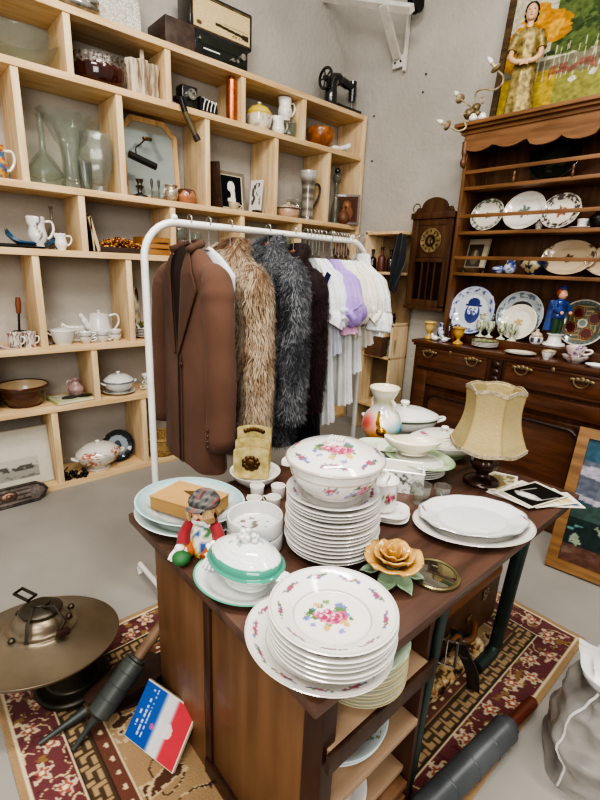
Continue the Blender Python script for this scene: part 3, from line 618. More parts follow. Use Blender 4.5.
# dark bottles in front of portrait plate
for px, c, lb in ((449, amber, 'dark bottle standing beside the portrait plate rim'), (455, mat('copper', '#a8653a', '#7c4526', .3, .8), 'small copper jug between the urns before the portrait plate')):
    p = rk(px, 331, CZ, 3.25); solo(lamb(.03, .17 if px < 452 else .13), 'bottle' if px < 452 else 'copper_jug', c, lb, 'bottle' if px < 452 else 'jug', p)
# green goblets
def gobp(P):
    C = flat(P, '#c8c9b4'); m = (P[:, 2] > .045) & (fbm(np.arctan2(P[:, 1], P[:, 0])*3, P[:, 2]*40, 1, 3) > .46); C[m] = hx('#6d7a58'); return C
gob = [(0, 0), (.03, 0), (.03, .006), (.01, .018), (.009, .035), (.022, .05), (.034, .075), (.033, .115), (.03, .115), (.028, .07), (0, .05)]
t0 = None
for k, (px, py, y) in enumerate(((480, 333, 3.33), (489, 333, 3.345), (501, 335, 3.335), (512, 337, 3.33))):
    lb = ['green leaf painted goblet above the plate stack, first of the row', 'green leaf painted goblet under the lidded cup, second of row', 'green leaf painted goblet, third of the row before cream plate', 'green leaf painted goblet, last of the row, before cream plate'][k]
    p = rk(px, py, K1, y)
    if t0 is None: t0 = o = solo(G().lathe(sprof(gob, 3), 40), 'goblet', chn_m, lb, 'goblet', p, .5*k, 'green goblets on the sideboard', col=gobp)
    else: o = dup(t0, p, .9*k, lb)
p = rk(488, 310, 0, 3.40); solo(G().lathe(sprof([(0, 0), (.02, 0), (.05, .03), (.052, .06), (.056, .062), (.05, .07), (.02, .08), (.012, .092), (0, .095)], 3), 28), 'lidded_bowl', chn_m, 'grey green lidded bowl raised on a stand behind the goblets', 'bowl', (p.x, 3.40, K1+.10), col=lambda P: gobp(P))
solo(G().lathe([(0, 0), (.04, 0), (.04, .01), (.015, .02), (.015, .08), (.04, .09), (.04, .098), (0, .098)], 20), 'wooden_pedestal', clkd, 'small dark turned stand under the grey green lidded bowl', 'stand', (p.x, 3.40, K1))
# plate stack and flat plate
p = rk(485, 342, CZ, 3.22)
pl0 = None
for k in range(5):
    lb = ORD[k]+' plate from the bottom of short green topped stack on sideboard'
    if k == 4: lb = 'olive green decorated plate topping the short stack on sideboard'
    z = CZ+.003+.0085*k
    if k == 0: pl0 = solo(plate_g(.092, .012, .62, 40), 'tea_plate', por, lb, 'plate', (p.x, 3.22, z), group='short plate stack on the sideboard')
    elif k < 4: dup(pl0, (p.x+.002*(k % 2), 3.22, z), None, lb)
    else: solo(plate_g(.092, .012, .62, 48, 2), 'tea_plate', chn_m, lb, 'plate', (p.x, 3.22, z), group='short plate stack on the sideboard', col=ringpaint('#b9b795', '#7b7c50', 12, .7, .3, '#8a8b60', .5, .092))
p = rk(519, 349, CZ, 3.13); solo(plate_g(.10, .012, .6, 44, 1), 'side_plate', chn_m, 'cream plate lying flat near the sideboard edge beside the short stack', 'plate', (p.x, 3.16, CZ+.003), col=ringpaint('#dbd6c6', '#b5ae98', 20, .93, .04, None, 1, .1))
def sugp(P):
    C = flat(P, '#d8d2c6'); a = np.arctan2(P[:, 1], P[:, 0]); m = (np.abs(P[:, 2]-.03) < .016) & (np.sin(a*6) > -.1); C[m] = hx('#3c4360'); C[np.abs(P[:, 2]-.055) < .003] = hx('#8d6b3f'); return C
t = thing('lidded_jar', 'small pottery jar with lid, blue pattern band, beside the caped figurine', 'jar', rk(536, 340, K1, 3.345))
G().lathe(sprof([(0, 0), (.03, 0), (.044, .025), (.043, .05), (.03, .062), (0, .062)], 4), 40).build('jar_body', chn_m, t, sugp); G().lathe(sprof([(0, .06), (.034, .062), (.03, .075), (.01, .088), (.013, .1), (0, .106)], 3), 24).build('lid', chn_m, t, lambda P: flat(P, '#cbb796'))
# figurine with blue coat
p = rk(556, 330, K1, 3.40); fz = Vector((p.x, 3.40, K1+.06))
fg = thing('figurine', 'painted figurine of red-haired person in blue coat and green trousers', 'figurine', fz+Vector((0, 0, .021)), 1.1); fg.scale = (1.35, 1.35, 1.35)
navy = mat('glazed_blue', '#2c4488', '#22356e', .2, coat=.4); grn = mat('glazed_green', '#27492c', '#1d3921', .2, coat=.4); flesh = mat('glazed_flesh', '#dba98a', '#cf997a', .25); redh = mat('glazed_red', '#9a4a26', '#7d381c', .3)
G().lathe(sprof([(0, -.06), (.05, -.06), (.05, -.045), (.035, -.04), (.03, -.01), (.04, 0), (0, .003)], 3), 24).build('plinth', por, fg)
for s in (-1, 1): G().tube([(s*.013, 0, 0), (s*.015, -.003, .05), (s*.012, 0, .09)], [.014, .017, .018], 10).build('leg', grn, fg)
G().lathe(sprof([(0, .075), (.034, .078), (.036, .10), (.027, .13), (.032, .155), (.018, .172), (0, .175)], 3), 20, sy=.75).build('coat', navy, fg)
for s in (-1, 1): 
    G().tube(smoothpath([(s*.03, 0, .16), (s*.042, -.012, .13), (s*.03, -.035, .11)], 4), .011, 8).build('sleeve', navy, fg); G().ball((s*.026, -.042, .108), .009, 8, 6).build('hand', flesh, fg)
G().ball((0, 0, .195), (.021, .023, .026), 14, 9).ball((0, -.024, .193), .006, 8, 5).tube([(0, 0, .165), (0, 0, .18)], .01, 8).build('face', flesh, fg)
G().ball((0, .008, .203), (.025, .022, .025), 14, 9).build('hair', redh, fg); G().ball((0, .0, .225), (.02, .02, .01), 12, 6).ball((0, 0, .236), .006, 8, 5).build('cap', navy, fg)
G().grid(lambda u, v: ((v-.5)*.06*(1+u*.5), .03+.012*math.cos(v*6), .165-.15*u), 8, 8).build('cape', navy, fg, smooth=180)
def ottoman(P, R=.155):
    C = flat(P, '#585c56'); x, y = P[:, 0]/R, P[:, 1]/R; q = np.hypot(x, y); a = np.arctan2(y, x)
    C[(q < .8) & (np.abs(np.sin(q*16+np.cos(4*a))) < .4)] = hx('#a98d5a'); 
    for k in range(4):
        t = k*PI/2+.5; d = np.hypot(x-.5*math.cos(t), y-.5*math.sin(t)); C[(d < .3)] = hx('#b08a4a'); C[(d < .22)] = hx('#5f2b2b'); C[(np.abs(d-.26) < .02)] = hx('#2e2a30')
    C[q < .2] = hx('#c9c4ae'); C[q < .13] = hx('#7c8b80'); C[(q > .84) & (np.sin(a*30) > 0)] = hx('#6d7570'); C[q > .955] = hx('#cfc9b8'); return C
p = rk(581, 331, K1, 3.55); stand_plate('mosaic_plate', 'dark plate with four red and gold medallions behind the pink cup', .158, p, ottoman, .18, seg=120, dense=6)
# cups in front
for k, (px, py, y, r, h, lb, c) in enumerate(((547, 353, 3.14, .033, .05, 'grey white cup at the sideboard edge, lowest of the cup group', '#cfd0cf'), (552, 341, 3.26, .042, .04, 'cream gold-banded bowl below the caped figurine', '#d9d2c2'))):
    solo(cup_g(r, h), 'tea_bowl', chn_m, lb, 'cup', rk(px, py, CZ, y), col=lambda P, c=c: (lambda C: (C.__setitem__(P[:, 2] > .85*P[:, 2].max(), hx('#a08a5c')), C)[1])(flat(P, c)))
pinkp = lambda P: (lambda C: (C.__setitem__((fbm(P[:, 0]*70, P[:, 2]*70+P[:, 1]*20, 1, 2) > .57), hx('#7d6f96')), C)[1])(flat(P, '#dcc3bd'))
cup('breakfast_cup', 'large pale pink flowered cup before the medallion plate', .06, .06, rk(577, 345, CZ, 3.25)+Vector((0, 0, .03)), chn_m, 0, None, 'cup', pinkp)
solo(G().lathe([(a*.075, b*.04) for a, b in cup_pr], 36), 'sauce_bowl', chn_m, 'grey flowered bowl under the pink cup on sideboard', 'bowl', rk(575, 356, CZ, 3.20), col=lambda P: (lambda C: (C.__setitem__((fbm(P[:, 0]*50, P[:, 1]*50+P[:, 2]*60, 1, 7) > .6), hx('#a05c58')), C)[1])(flat(P, '#b9bab4')))
solo(plate_g(.06, .015, .6, 36), 'small_dish', por, 'small white dish at the sideboard edge cut by the photo border', 'dish', rk(597, 362, CZ, 3.14))
solo(plate_g(.07, .012, .6, 36), 'stacked_saucer', clkd, 'brown saucer behind the pink cup handle', 'saucer', rk(598, 345, CZ, 3.33))

# ------------------------------------------------------------------ leaning things on the floor before the sideboard
pt = thing('headboard', 'dark wooden panel with rounded corner leaning before the sideboard doors', 'headboard', (0, 0, 0))
tr, tl = at(577, 434, 'Y', 2.93), at(468, 418, 'Y', 2.98)
xr, zr = tr.x, tr.z; hw = 1.05
pp = [(-hw, 0), (0, 0), (0, zr-.07)]+[(-.07+.07*math.cos(t), zr-.07+.07*math.sin(t)) for t in np.linspace(.2, PI/2, 6)]+[(-hw+.07-.07*math.sin(t), zr-.07+.07*math.cos(t)) for t in np.linspace(0, PI/2, 6)]
pt.location = (xr, 2.955, .0)
pt.rotation_euler = (-.06, 0, 0)
G().prism(pp, .025, Matrix.Rotation(PI/2, 4, 'X')).build('panel_board', mahX, pt)
edge = [(x, -.014, z) for x, z in pp[1:-1]]+[(-hw, -.014, 0)]
G().tube([Vector(q)+Vector((0, -.012, 0)) for q in edge], .013, 8).build('edge_moulding', mahD, pt)
def hills(u, v):
    C = CC(u, '#31505c'); s = fbm(u*4, v*10, 1, 3); mixc(C, (v > .8)*1., '#3a5a68'); mixc(C, ((v > .5) & (v < .82))*.9, '#646672')
    for y0, a in ((.78, .03), (.70, .02), (.52, .02)):
        m = (np.abs(v-y0-a*np.sin(u*7+y0*30)-.015*fbm(u*20, v*3, 1, 2)) < .016+.015*s); mixc(C, m*.85, '#b3a9b4')
    mixc(C, (v < .46+.05*np.sin(u*5))*1., '#3d5049'); mixc(C, (v < .36)*1., '#24312e'); mixc(C, ((v < .3) & (fbm(u*14, v*14, 1, 6) > .6))*1., '#5f8a86'); mixc(C, ((v < .34) & (v > .12) & (fbm(u*9, v*9, 1, 9) > .62))*1., '#86917a')
    mixc(C, ((v < .14) & (u < .45))*.8, '#6e4638'); d = np.hypot((u-.42)/.12, (v-.30)/.05); mixc(C, ((d < 1) & (d > .6) & (v > .28))*1., '#d9c884')
    return C*(.75+.45*fbm(u*40, v*40, 1, 17))[:, None]
frm = wood('honey_frame', '#8f683c', '#72502c', .4, 'X', 12, .15)
bl_ = at(545, 563, 'Z', 0); tl_ = at(582, 427, 'Y', 2.80)
wln = math.atan2(2.80-bl_.y, tl_.z)
framed('hill_painting', 'wood-framed oil painting of dusky hills standing on the floor', 'painting', 1.0, tl_.z/math.cos(wln), .055, frm, hills, (bl_.x+.5*math.cos(.14), bl_.y+.5*math.sin(.14), .003), .14, wln, .03, 110, 110, rough=.5)
SHELF_FROM = set(o.name for o in COL.objects)
# ------------------------------------------------------------------ on top of the cubby shelf
def face(px, lev, dx=.12, h=.1): return spot(px, lev, dx, h)
def W_(px_w, p): return px_w*mpx(p)
RZ = PI/2                                           # things on this wall face +X
stone = mat('speckled_stone', '#d6d2c8', '#aaa498', .7, 0, 110, .3, 60, lo=.42, hi=.58)
p = face(108, RT, .16); w_ = .34; h_ = .36
pp = [(-.26, 0), (.20, 0), (.20, .12)]+[(.20-.12+.12*math.cos(t), .12+.22*math.sin(t)) for t in np.linspace(.1, PI/2, 8)]+[(-.26, .34)]
t = thing('speckled_slab', 'white speckled round-shouldered slab on shelf top beside the wooden receiver', 'slab', p, RZ)
G().prism(pp, .05, Matrix.Translation((0, .02, 0)) @ Matrix.Rotation(PI/2, 4, 'X')).build('slab_board', stone, t)
p = face(79, RT, .06); solo(G().ball((0, 0, .04), (.06, .12, .04), 20, 10).ball((.02, .06, .07), (.04, .05, .03)).ball((.0, -.07, .06), (.035, .04, .03)), 'silver_ornament', sil, 'grey silver ornament lying before the speckled slab on shelf top', 'ornament', p)
# wooden receiver
walnut = wood('walnut', '#4f3a2e', '#3a2a21', .4, 'Y', 10, .15)
pa, pb_ = face(166, RT, .03), face(248, RT, .03); L = pb_.y-pa.y; rc = Vector(((pa.x-.14), (pa.y+pb_.y)/2, RT+.001))
t = thing('radio_receiver', 'long dark walnut radio receiver with black dial, on the shelf top', 'radio', rc, RZ)
RH = .165
G().box((0, 0, RH/2), (L, .27, RH), None, .006).build('case', walnut, t)
x0 = (face(195, RT, .03).y-rc.y); fb = G().box(((x0+L/2)/2-.004, -.137, RH/2), (L/2-x0-.012, .012, RH-.02), None, .004)
fp = fb.build('front_panel', mat('black_gloss', '#171816', '#20221e', .22, 0, 8, coat=.3), t)
xm = (x0+L/2)/2
G().box((xm-.03, -.1445, RH*.62), (L/2-x0-.10, .003, .05)).build('dial_window', mat('dial_glass', '#2f342c', '#23271f', .1, 0, 6), fp)
G().box((xm-.09, -.1445, RH*.32), (.13, .003, .008)).build('scale_line', por, fp)
for x, z, r in ((L/2-.05, .085, .024), (L/2-.10, .045, .013), (L/2-.14, .043, .013), (x0+.03, .1, .01)):
    G().lathe([(0, 0), (r, 0), (r*.9, .016), (0, .018)], 18, (x, -.143, z), rot=rotm(PI/2)).build('knob', sil, fp)
for x in (-L/2+.03, L/2-.03): G().ball((x, -.12, .0), (.012, .012, .008), 8, 5).build('rubber_foot', blk, t)
# valve radio on top
q0 = face(190, RT+RH+.005, .08); q1 = face(252, RT+RH+.005, .08); L2 = q1.y-q0.y; HV = .235
t = thing('valve_radio', 'old valve radio with cream speaker cloth standing on the walnut receiver', 'radio', (SF-.17, (q0.y+q1.y)/2, RT+RH+.002), RZ)
G().box((0, 0, HV/2), (L2, .18, HV), None, .012).build('case', mat('bakelite', '#2b211b', '#1f1713', .2, 0, 8, coat=.4), t)
def cloth(u, v):
    C = CC(u, '#d8c294'); n = fbm(u*60, v*60, 1, 2); mixc(C, (n > .55)*.4, '#c2a873')
    mixc(C, ((np.abs(v-.30+.15*(u-.6)) < .05+.04*(u > .85)) & (u > .38) & (u < .97))*.95, '#3a3024'); mixc(C, ((np.abs(v-.16) < .03) & (u > .66) & (u < .86) & (np.sin(u*120) > -.2))*1., '#7d5f33'); mixc(C, (np.hypot((u-.1)/.05, (v-.18)/.07) < 1)*.9, '#5a4630')
    mixc(C, ((np.abs(v-.42) < .012) & (u > .5) & (u < .95))*.9, '#4d3f2c'); return C
g = G().grid(lambda u, v: ((2*u-1)*(L2/2-.022), -.0915, .02+v*(HV-.045)), 60, 60)
g.build('speaker_front', vcol('painted_60', .6), t, lambda P: cloth(P[:, 0]/(L2-.044)+.5, (P[:, 2]-.02)/(HV-.045)), smooth=180, fix=False)
rim = [(L2/2-.02, -.093, .02), (L2/2-.02, -.093, HV-.025), (-L2/2+.02, -.093, HV-.025), (-L2/2+.02, -.093, .02)]
G().tube(rim, .006, 6, closed=True).build('front_trim', brass, t)
# sewing machine
p = face(339, RT, .14, .1)
t = thing('sewing_machine', 'black antique sewing machine with hand wheel at the end of shelf top', 'sewing machine', p, RZ); t.scale = (1.12, 1.12, 1.15)
sk = mat('black_enamel', '#161515', '#201e1d', .25, 0, 10, coat=.5)
k = 1.0
G().box((0, 0, .018), (.37, .17, .036), None, .008).build('bed', sk, t)
G().tube(smoothpath([(-.10, 0, .03), (-.10, 0, .12), (-.09, 0, .20), (-.02, 0, .225), (.08, 0, .215), (.145, 0, .21)], 5), [.05]*6+[.046]*5+[.044]*5+[.034]*5+[.03]*5, 14).tube([(.145, 0, .25), (.147, 0, .11)], [.034, .03], 12).build('arm', sk, t)
G().tube([(.147, 0, .12), (.147, 0, .045)], .005, 6).box((.147, 0, .042), (.022, .03, .006)).build('needle_bar', sil, t)
wh = G().tube(arc((-.165, 0, .20), .068, 0, 2*PI, 24, 'YZ')[:-1], .011, 8, closed=True)
for a in range(5): wh.tube([(-.165, 0, .20), (-.165, .065*math.cos(a*1.257), .20+.065*math.sin(a*1.257))], .006, 6)
wh.tube([(-.18, 0, .20), (-.11, 0, .20)], .02, 12).build('hand_wheel', sk, t)
G().lathe([(0, 0), (.03, 0), (.03, .008), (0, .01)], 20, (-.09, -.032, .19), rot=rotm(PI/2)).build('face_plate', sil, t)
G().tube([(.0, 0, .24), (0, 0, .29)], .003, 6).tube([(.05, 0, .235), (.05, 0, .27)], .003, 6).build('spool_pin', sil, t)

# ------------------------------------------------------------------ glassware and crockery makers
cg = glass('clear_glass', '#f1f4f0', .85, .02); cg2 = glass('smoky_glass', '#d3cec6', .45, .03); cgt = glass('thin_glass', '#f2f4ee', .86, .02)
ambg = glass('amber_glass', '#6a3216', .2, .05)
def shell(outer, th): return outer+[(max(0, r-th), z+(th if i == len(outer)-1 else 0)*0) for i, (r, z) in enumerate(outer[::-1])][:-1]+[(0, outer[0][1]+th)]
def gl(name, label, cat, prof, px, lev, pw, m, dx=.12, seg=36, wob=None, group=None, rz=0, n=4, ph=None):
    """revolved vessel: prof is normalised to radius 1 and height 1"""
    p = face(px, lev, dx); r = W_(pw, p)/2; h = W_(ph, p) if ph else r
    pr = [(a*r, b*h) for a, b in sprof(prof, n)]
    return solo(G().lathe(pr, seg, wob=wob), name, m, label, cat, p, rz, group), p, r, h
bowlp = [(0, 0), (.45, 0), (.5, .05), (.8, .45), (1, 1), (.95, 1), (.75, .48), (.4, .12), (0, .1)]
# row 1
gl('glass_bowl', 'clear pressed glass bowl, first compartment under the shelf top', 'bowl', bowlp, 38, R1, 62, cgt, .14, wob=lambda a, k: 1+.02*math.cos(24*a), ph=26)
t = thing('amber_casserole', 'dark amber glass bowl with silver rim beside the bark candle holder', 'bowl', face(99, R1, .16))
p = t.location; r = W_(53, p)/2; h = W_(25, p)
G().lathe([(a*r, b*h) for a, b in sprof([(0, 0), (.7, 0), (.92, .15), (1, .5), (.98, .75), (.93, .75), (.93, .4), (.6, .1), (0, .08)], 4)], 40).build('bowl_body', mat('amber_brown', '#4b1c10', '#2e110a', .12, 0, 7, coat=.6), t)
G().lathe([(a*r, b*h) for a, b in sprof([(.97, .55), (1.0, .7), (.96, .9), (.99, 1), (.95, 1), (.92, .8), (.93, .6)], 4)], 60, wob=lambda a, k: 1+.015*math.sin(20*a)).build('silver_rim', mat('dark_silver_band', '#8d837b', '#4a4039', .22, .5, 50, .5, 90), t)
p = face(143, R1, .10); u = W_(32, p)
t = thing('bark_candle_holder', 'three-lobed pale bark wood holder with finger loop next to the amber bowl', 'holder', p, RZ)
barkm = mat('birch_bark', '#cbbca4', '#85715b', .8, 0, 40, .5, 60, stretch=(1, 1, .16), lo=.42, hi=.6)
for s in (-1, 0, 1): G().lathe(sprof([(0, 0), (.19*u, 0), (.18*u, .4*u), (.225*u, .98*u-.06*abs(s)*u), (.15*u, .98*u-.06*abs(s)*u), (.12*u, .6*u), (0, .6*u)], 3), 30, (s*.31*u, .05*u*(s == 0)-.0, 0), wob=lambda a, k: 1+.07*math.sin(6*a+2*k)).build('log_cup', barkm, t)
G().strip([(0, 0, .9*u), (.01*u, 0, 1.1*u), (0, 0, 1.32*u)], .13*u, .05*u, (1, 0, 0)).build('finger_loop', barkm, t)
# black folding camera + bellows, copper flask, stick
p = face(193, R1, .10, .2); t = thing('bellows_camera', 'black folding bellows camera with white trim beside the copper flask', 'camera', p, RZ)
G().box((-.05, 0, .075), (.12, .10, .15), None, .012).build('body', sk, t)
G().lathe([(0, 0), (.032, 0), (.034, .03), (.026, .03), (.02, .012), (0, .012)], 20, (-.05, -.05, .09), rot=rotm(PI/2)).build('lens', sil, t)
g = G()
for k in range(7): g.box((.035+.022*k, 0, .055-.002*k), (.012, .10-.004*k, .10-.006*k)); g.box((.045+.022*k, 0, .052-.002*k), (.012, .085-.004*k, .085-.006*k))
g.build('bellows', mat('black_leather', '#141313', '#1f1d1c', .45, 0, 30, .2, 80), t)
g = G()
for k in range(4): g.tube(smoothpath([(.05+.03*k, -.054, .02), (.056+.03*k, -.056, .055), (.07+.03*k, -.054, .09)], 4), .004, 6)
for k in range(6): g.ball((.06+.022*k, -.01, .112-.003*k), .007, 8, 5)
g.build('white_trim', por, t)
cop = mat('copper_sheet', '#c3764a', '#a55c36', .28, .75, 12, .05)
o, p, r, h = gl('copper_flask', 'tall cylindrical copper flask at the end of the camera compartment', 'flask', [(0, 0), (1, 0), (1, .84), (.93, .9), (.55, .94), (.5, .97), (.5, 1), (0, 1)], 236, R1, 12.5, cop, .07, 24, n=2, ph=46)
ts = face(181, R1, -.015); te = at(198, 141, 'X', SF+.05)
t = thing('leather_stick', 'dark stick with leather tip hanging over the shelf edge below the camera', 'stick', ts)
dv = te-ts
G().tube([(-.05, -.02, .035), (0, 0, .03), dv*.25], [.02, .022, .02], 10).build('strap_end', blk, t); G().tube([dv*.22, dv*.85], [.021, .019], 10).build('shaft', mat('olive_leather', '#6b5a35', '#4e4127', .5, 0, 14), t); G().tube([dv*.84, dv], [.023, .024], 10).build('tip', mat('brown_tip', '#3b2419', '#2b1911', .5), t)
# yellow lid bowl, creamers, bowl, mortar
def ybowl(P):
    C = flat(P, '#ddd5c3'); z = P[:, 2]/P[:, 2].max(); C[(z > .55)] = hx('#dcc05a'); C[z > .95] = hx('#e4ddcb'); C[(z < .5) & (z > .12) & (fbm(np.arctan2(P[:, 1], P[:, 0])*5, z*5, 1, 3) > .55)] = hx('#b3a696'); return C
p = face(259, R1, .13); r = W_(26, p)/2; h = W_(27, p); t = thing('lidded_dish', 'cream pottery bowl with yellow lid in the compartment right after the flask', 'bowl', p)
G().lathe([(a*r, b*h) for a, b in sprof([(0, 0), (.5, 0), (.85, .2), (1, .55), (.95, .58), (0, .56)], 5)], 40).build('dish_body', chn_m, t, lambda P: ybowl(np.vstack([P, [0, 0, h]]))[:-1])
G().lathe([(a*r, b*h) for a, b in sprof([(.98, .56), (1.0, .6), (.7, .8), (.25, .88), (.12, .9), (.16, .97), (.06, 1), (0, 1)], 5)], 40).build('lid', chn_m, t, ybowl)
jugp = [(0, 0), (.6, 0), (.62, .04), (.95, .35), (.8, .7), (.85, 1), (.78, 1), (.72, .7), (0, .2)]
def jug(name, label, px, lev, pw, ph, m, dx=.12, paint=None, rz=0, cat='jug', side=1, prof=jugp, group=None):
    p = face(px, lev, dx); r = W_(pw, p)/2; h = W_(ph, p); t = thing(name, label, cat, p, rz, group)
    G().lathe([(a*r, b*h) for a, b in sprof(prof, 4)], 30, wob=lambda a, k: 1+(.22*max(0, math.cos(a-(-PI/2 if side > 0 else PI/2)))**8 if .52 < k < .76 else 0)).build('jug_body', m, t, paint)
    ear(r*1.3, h, r*.85, h*.3, h*.88, r*.13, PI/2*side).build('handle', m if not paint else por, t)
    return t
jug('creamer', 'small white double lipped creamer beside the yellow lidded bowl', 278, R1, 14, 17, por, .11)
glass_base = gl('water_glass', 'short clear tumbler under the white cream pitcher', 'glass', [(0, 0), (.85, 0), (1, 1), (.93, 1), (.8, .08), (0, .06)], 293, R1, 14, cg, .10, ph=15)
pz = glass_base[1].z+glass_base[3]
j = jug('cream_pitcher', 'white cream pitcher with small sprig standing in the clear tumbler', 293, pz, 15, 19, chn_m, .10, lambda P: (lambda C: (bouquet(C, P[:, 1]*30, (P[:, 2]-.06)*30, 0, 0, .3, 3), C)[1])(flat(P, '#e8e4dc')))
j.location.z = pz
gl('wooden_bowl', 'turned brown wooden bowl in the last compartment under the shelf top', 'bowl', [(0, 0), (.5, 0), (.6, .06), (.92, .45), (1, .8), (.98, 1), (.9, 1), (.85, .6), (.5, .15), (0, .12)], 320, R1, 28, mat('burl_wood', '#b06c30', '#7a451d', .3, 0, 18, coat=.2), .12, ph=17)
p = face(342, R1, .03); t = thing('white_slipper', 'white porcelain slipper lying beside the turned wooden bowl', 'ornament', p, RZ-.15)
G().ball((-.06, 0, .02), (.055, .03, .02)).ball((.0, 0, .028), (.06, .028, .022), rot=rotm(0, -.3)).ball((.06, 0, .05), (.05, .026, .026), rot=rotm(0, -.5)).build('slipper_body', por, t); G().ball((.04, 0, .065), (.035, .017, .008), rot=rotm(0, -.5)).build('opening', mat('dim_white', '#bdb8ae'), t)

# row 2
def vasep(P):
    C = flat(P, '#b9482f'); z = P[:, 2]/P[:, 2].max(); a = np.arctan2(P[:, 1], P[:, 0]); s = np.sin(z*16+3*np.sin(a*2)); C[s > .3] = hx('#3f6f93'); C[s < -.6] = hx('#d6b24a'); return C
jug('painted_jug', 'multicoloured jug with yellow handle in the compartment cut by photo edge', 2, R2, 20, 30, chn_m, .10, vasep, 0, 'jug')
fl = [(0, 0), (.9, 0), (1, .06), (.98, .18), (.55, .38), (.2, .5), (.17, .6), (.17, .92), (.24, 1), (.18, 1), (.12, .92), (.12, .6), (.16, .48), (.5, .34), (.9, .16), (0, .06)]
gl('glass_decanter', 'round bottomed clear glass decanter with thin neck beside the flared vase', 'decanter', fl, 44, R2, 36, glass('green_glass', '#eff3ed', .8, .02), .14, ph=64)
gl('flared_vase', 'clear glass vase with wide flaring ruffled rim', 'vase', [(0, 0), (.5, 0), (.42, .15), (.38, .4), (.5, .65), (.82, .9), (1, 1), (.95, 1), (.75, .9), (.44, .65), (.32, .4), (.3, .15), (0, .1)], 73, R2, 42, cg, .12, 64, lambda a, k: 1+(.32*(abs(math.sin(a))**3-.5)*2*(.55 if abs(math.sin(a))**3 < .5 else 1)+.05*math.sin(9*a) if .33 < k < .67 else .03*math.sin(6*a)), ph=66)
gl('crystal_vase', 'square cut crystal vase beside the flared glass vase', 'vase', [(0, 0), (.6, 0), (.55, .1), (.7, .2), (1, .6), (.95, 1), (.88, 1), (.9, .6), (.6, .22), (0, .14)], 101, R2, 30, glass('crystal', '#f1f2ee', .7, .02), .11, 16, lambda a, k: 1+.06*math.cos(8*a), ph=50, n=3)
gl('cordial_glass', 'small clear cordial glass standing in front of the crystal vase', 'glass', [(0, 0), (.8, 0), (.9, .5), (1, 1), (.9, 1), (.8, .1), (0, .08)], 86, R2, 13, cg, .06, ph=24)
# mirror with picture lamp
p = face(152, R2, .22, .3); mw, mh = .43, .55
t = thing('framed_mirror', 'wood-framed mirror with clipped corners leaning at the compartment back', 'mirror', p, RZ, rot=(-.1, 0, RZ))
oc = lambda w, h, c: [(-w/2, 0), (w/2, 0), (w/2, h-c), (w/2-c, h), (-w/2+c, h), (-w/2, h-c)]
g = G(); a_, b_ = oc(mw, mh, .09), [(x, z+.03) for x, z in oc(mw-.07, mh-.065, .07)]
vs = [(x, y, z) for y in (0, -.025) for x, z in a_]+[(x, y, z) for y in (0, -.025) for x, z in b_]
fs = [(i, (i+1) % 6, 6+(i+1) % 6, 6+i) for i in range(6)]+[(12+i, 12+(i+1) % 6, 18+(i+1) % 6, 18+i) for i in range(6)]+[(6+i, 6+(i+1) % 6, 18+(i+1) % 6, 18+i) for i in range(6)]
g.add(vs, fs).build('frame', wood('pale_frame', '#c9a878', '#a98557', .5, 'Z', 10), t, smooth=20)
G().prism([(x, z) for x, z in b_], .004, Matrix.Translation((0, -.01, 0)) @ Matrix.Rotation(PI/2, 4, 'X')).build('mirror_glass', mat('mirror_silver', '#b9c2bd', '#b0bab6', .12, .6, 3), t)
t = thing('picture_lamp', 'black picture lamp with curved arm fixed above the framed mirror', 'lamp', at(146, 140, 'X', SF-.1))
e0, e1 = at(129, 154, 'X', SF-.04)-t.location, at(156, 167, 'X', SF-.04)-t.location
G().tube([e0, e1], .023, 14).build('lamp_tube', sk, t); 
mid = (e0*.7+e1*.3)
G().tube(smoothpath([mid, mid+Vector((-.02, .0, .06)), mid+Vector((-.06, .05, .10)), at(147, 138, 'X', SF-.16)-t.location], 5), .005, 6).build('arm', sk, t); G().box(at(147, 139, 'X', SF-.16)-t.location, (.03, .06, .02), None, .004).build('clamp', bronze, t)
pew = mat('pewter', '#6b655d', '#4b4640', .35, .8, 18)
gl('pewter_candlestick', 'squat dark pewter candlestick standing before the mirror', 'candlestick', [(0, 0), (1, 0), (1, .12), (.4, .25), (.35, .5), (.6, .62), (.35, .72), (.5, .95), (.6, 1), (.3, 1), (0, .95)], 140, R2, 14, pew, .08, ph=17)
for px, k, lb in ((152, 0, 'thin pewter spoon standing upright nearest the candlestick'), (159, 1, 'thin pewter spoon standing upright beside the silver cup')):
    p = face(px, R2, .09); solo(G().lathe(sprof([(0, 0), (.022, 0), (.02, .006), (.004, .014), (.0035, .07), (.007, .09), (.009, .125), (0, .14)], 3), 12, sx=.9), 'standing_spoon', pew, lb, 'spoon', p, group='upright pewter spoons')
gl('silver_cup', 'patterned silver sugar cup beside the terracotta bowl', 'cup', [(0, 0), (.5, 0), (.95, .3), (1, .6), (.8, .85), (.95, 1), (.85, 1), (.7, .85), (0, .3)], 171, R2, 14, mat('engraved_silver', '#d2c3ae', '#7f6c58', .3, .5, 60), .08, ph=15)
def terr(P):
    C = flat(P, '#b67a58'); z = P[:, 2]/P[:, 2].max(); a = np.arctan2(P[:, 1], P[:, 0]); C[z > .72+.14*np.sin(a*7)] = hx('#5d3b2c'); return C
p = face(186, R2, .09); r = W_(20, p)/2; solo(G().lathe([(a*r, b*r*1.3) for a, b in sprof([(0, 0), (.6, 0), (1, .4), (.98, .75), (.8, 1), (.7, .98), (.8, .7), (0, .2)], 6)], 42), 'terracotta_bowl', chn_m, 'round terracotta bowl with dark dripping glaze', 'bowl', p, col=terr)
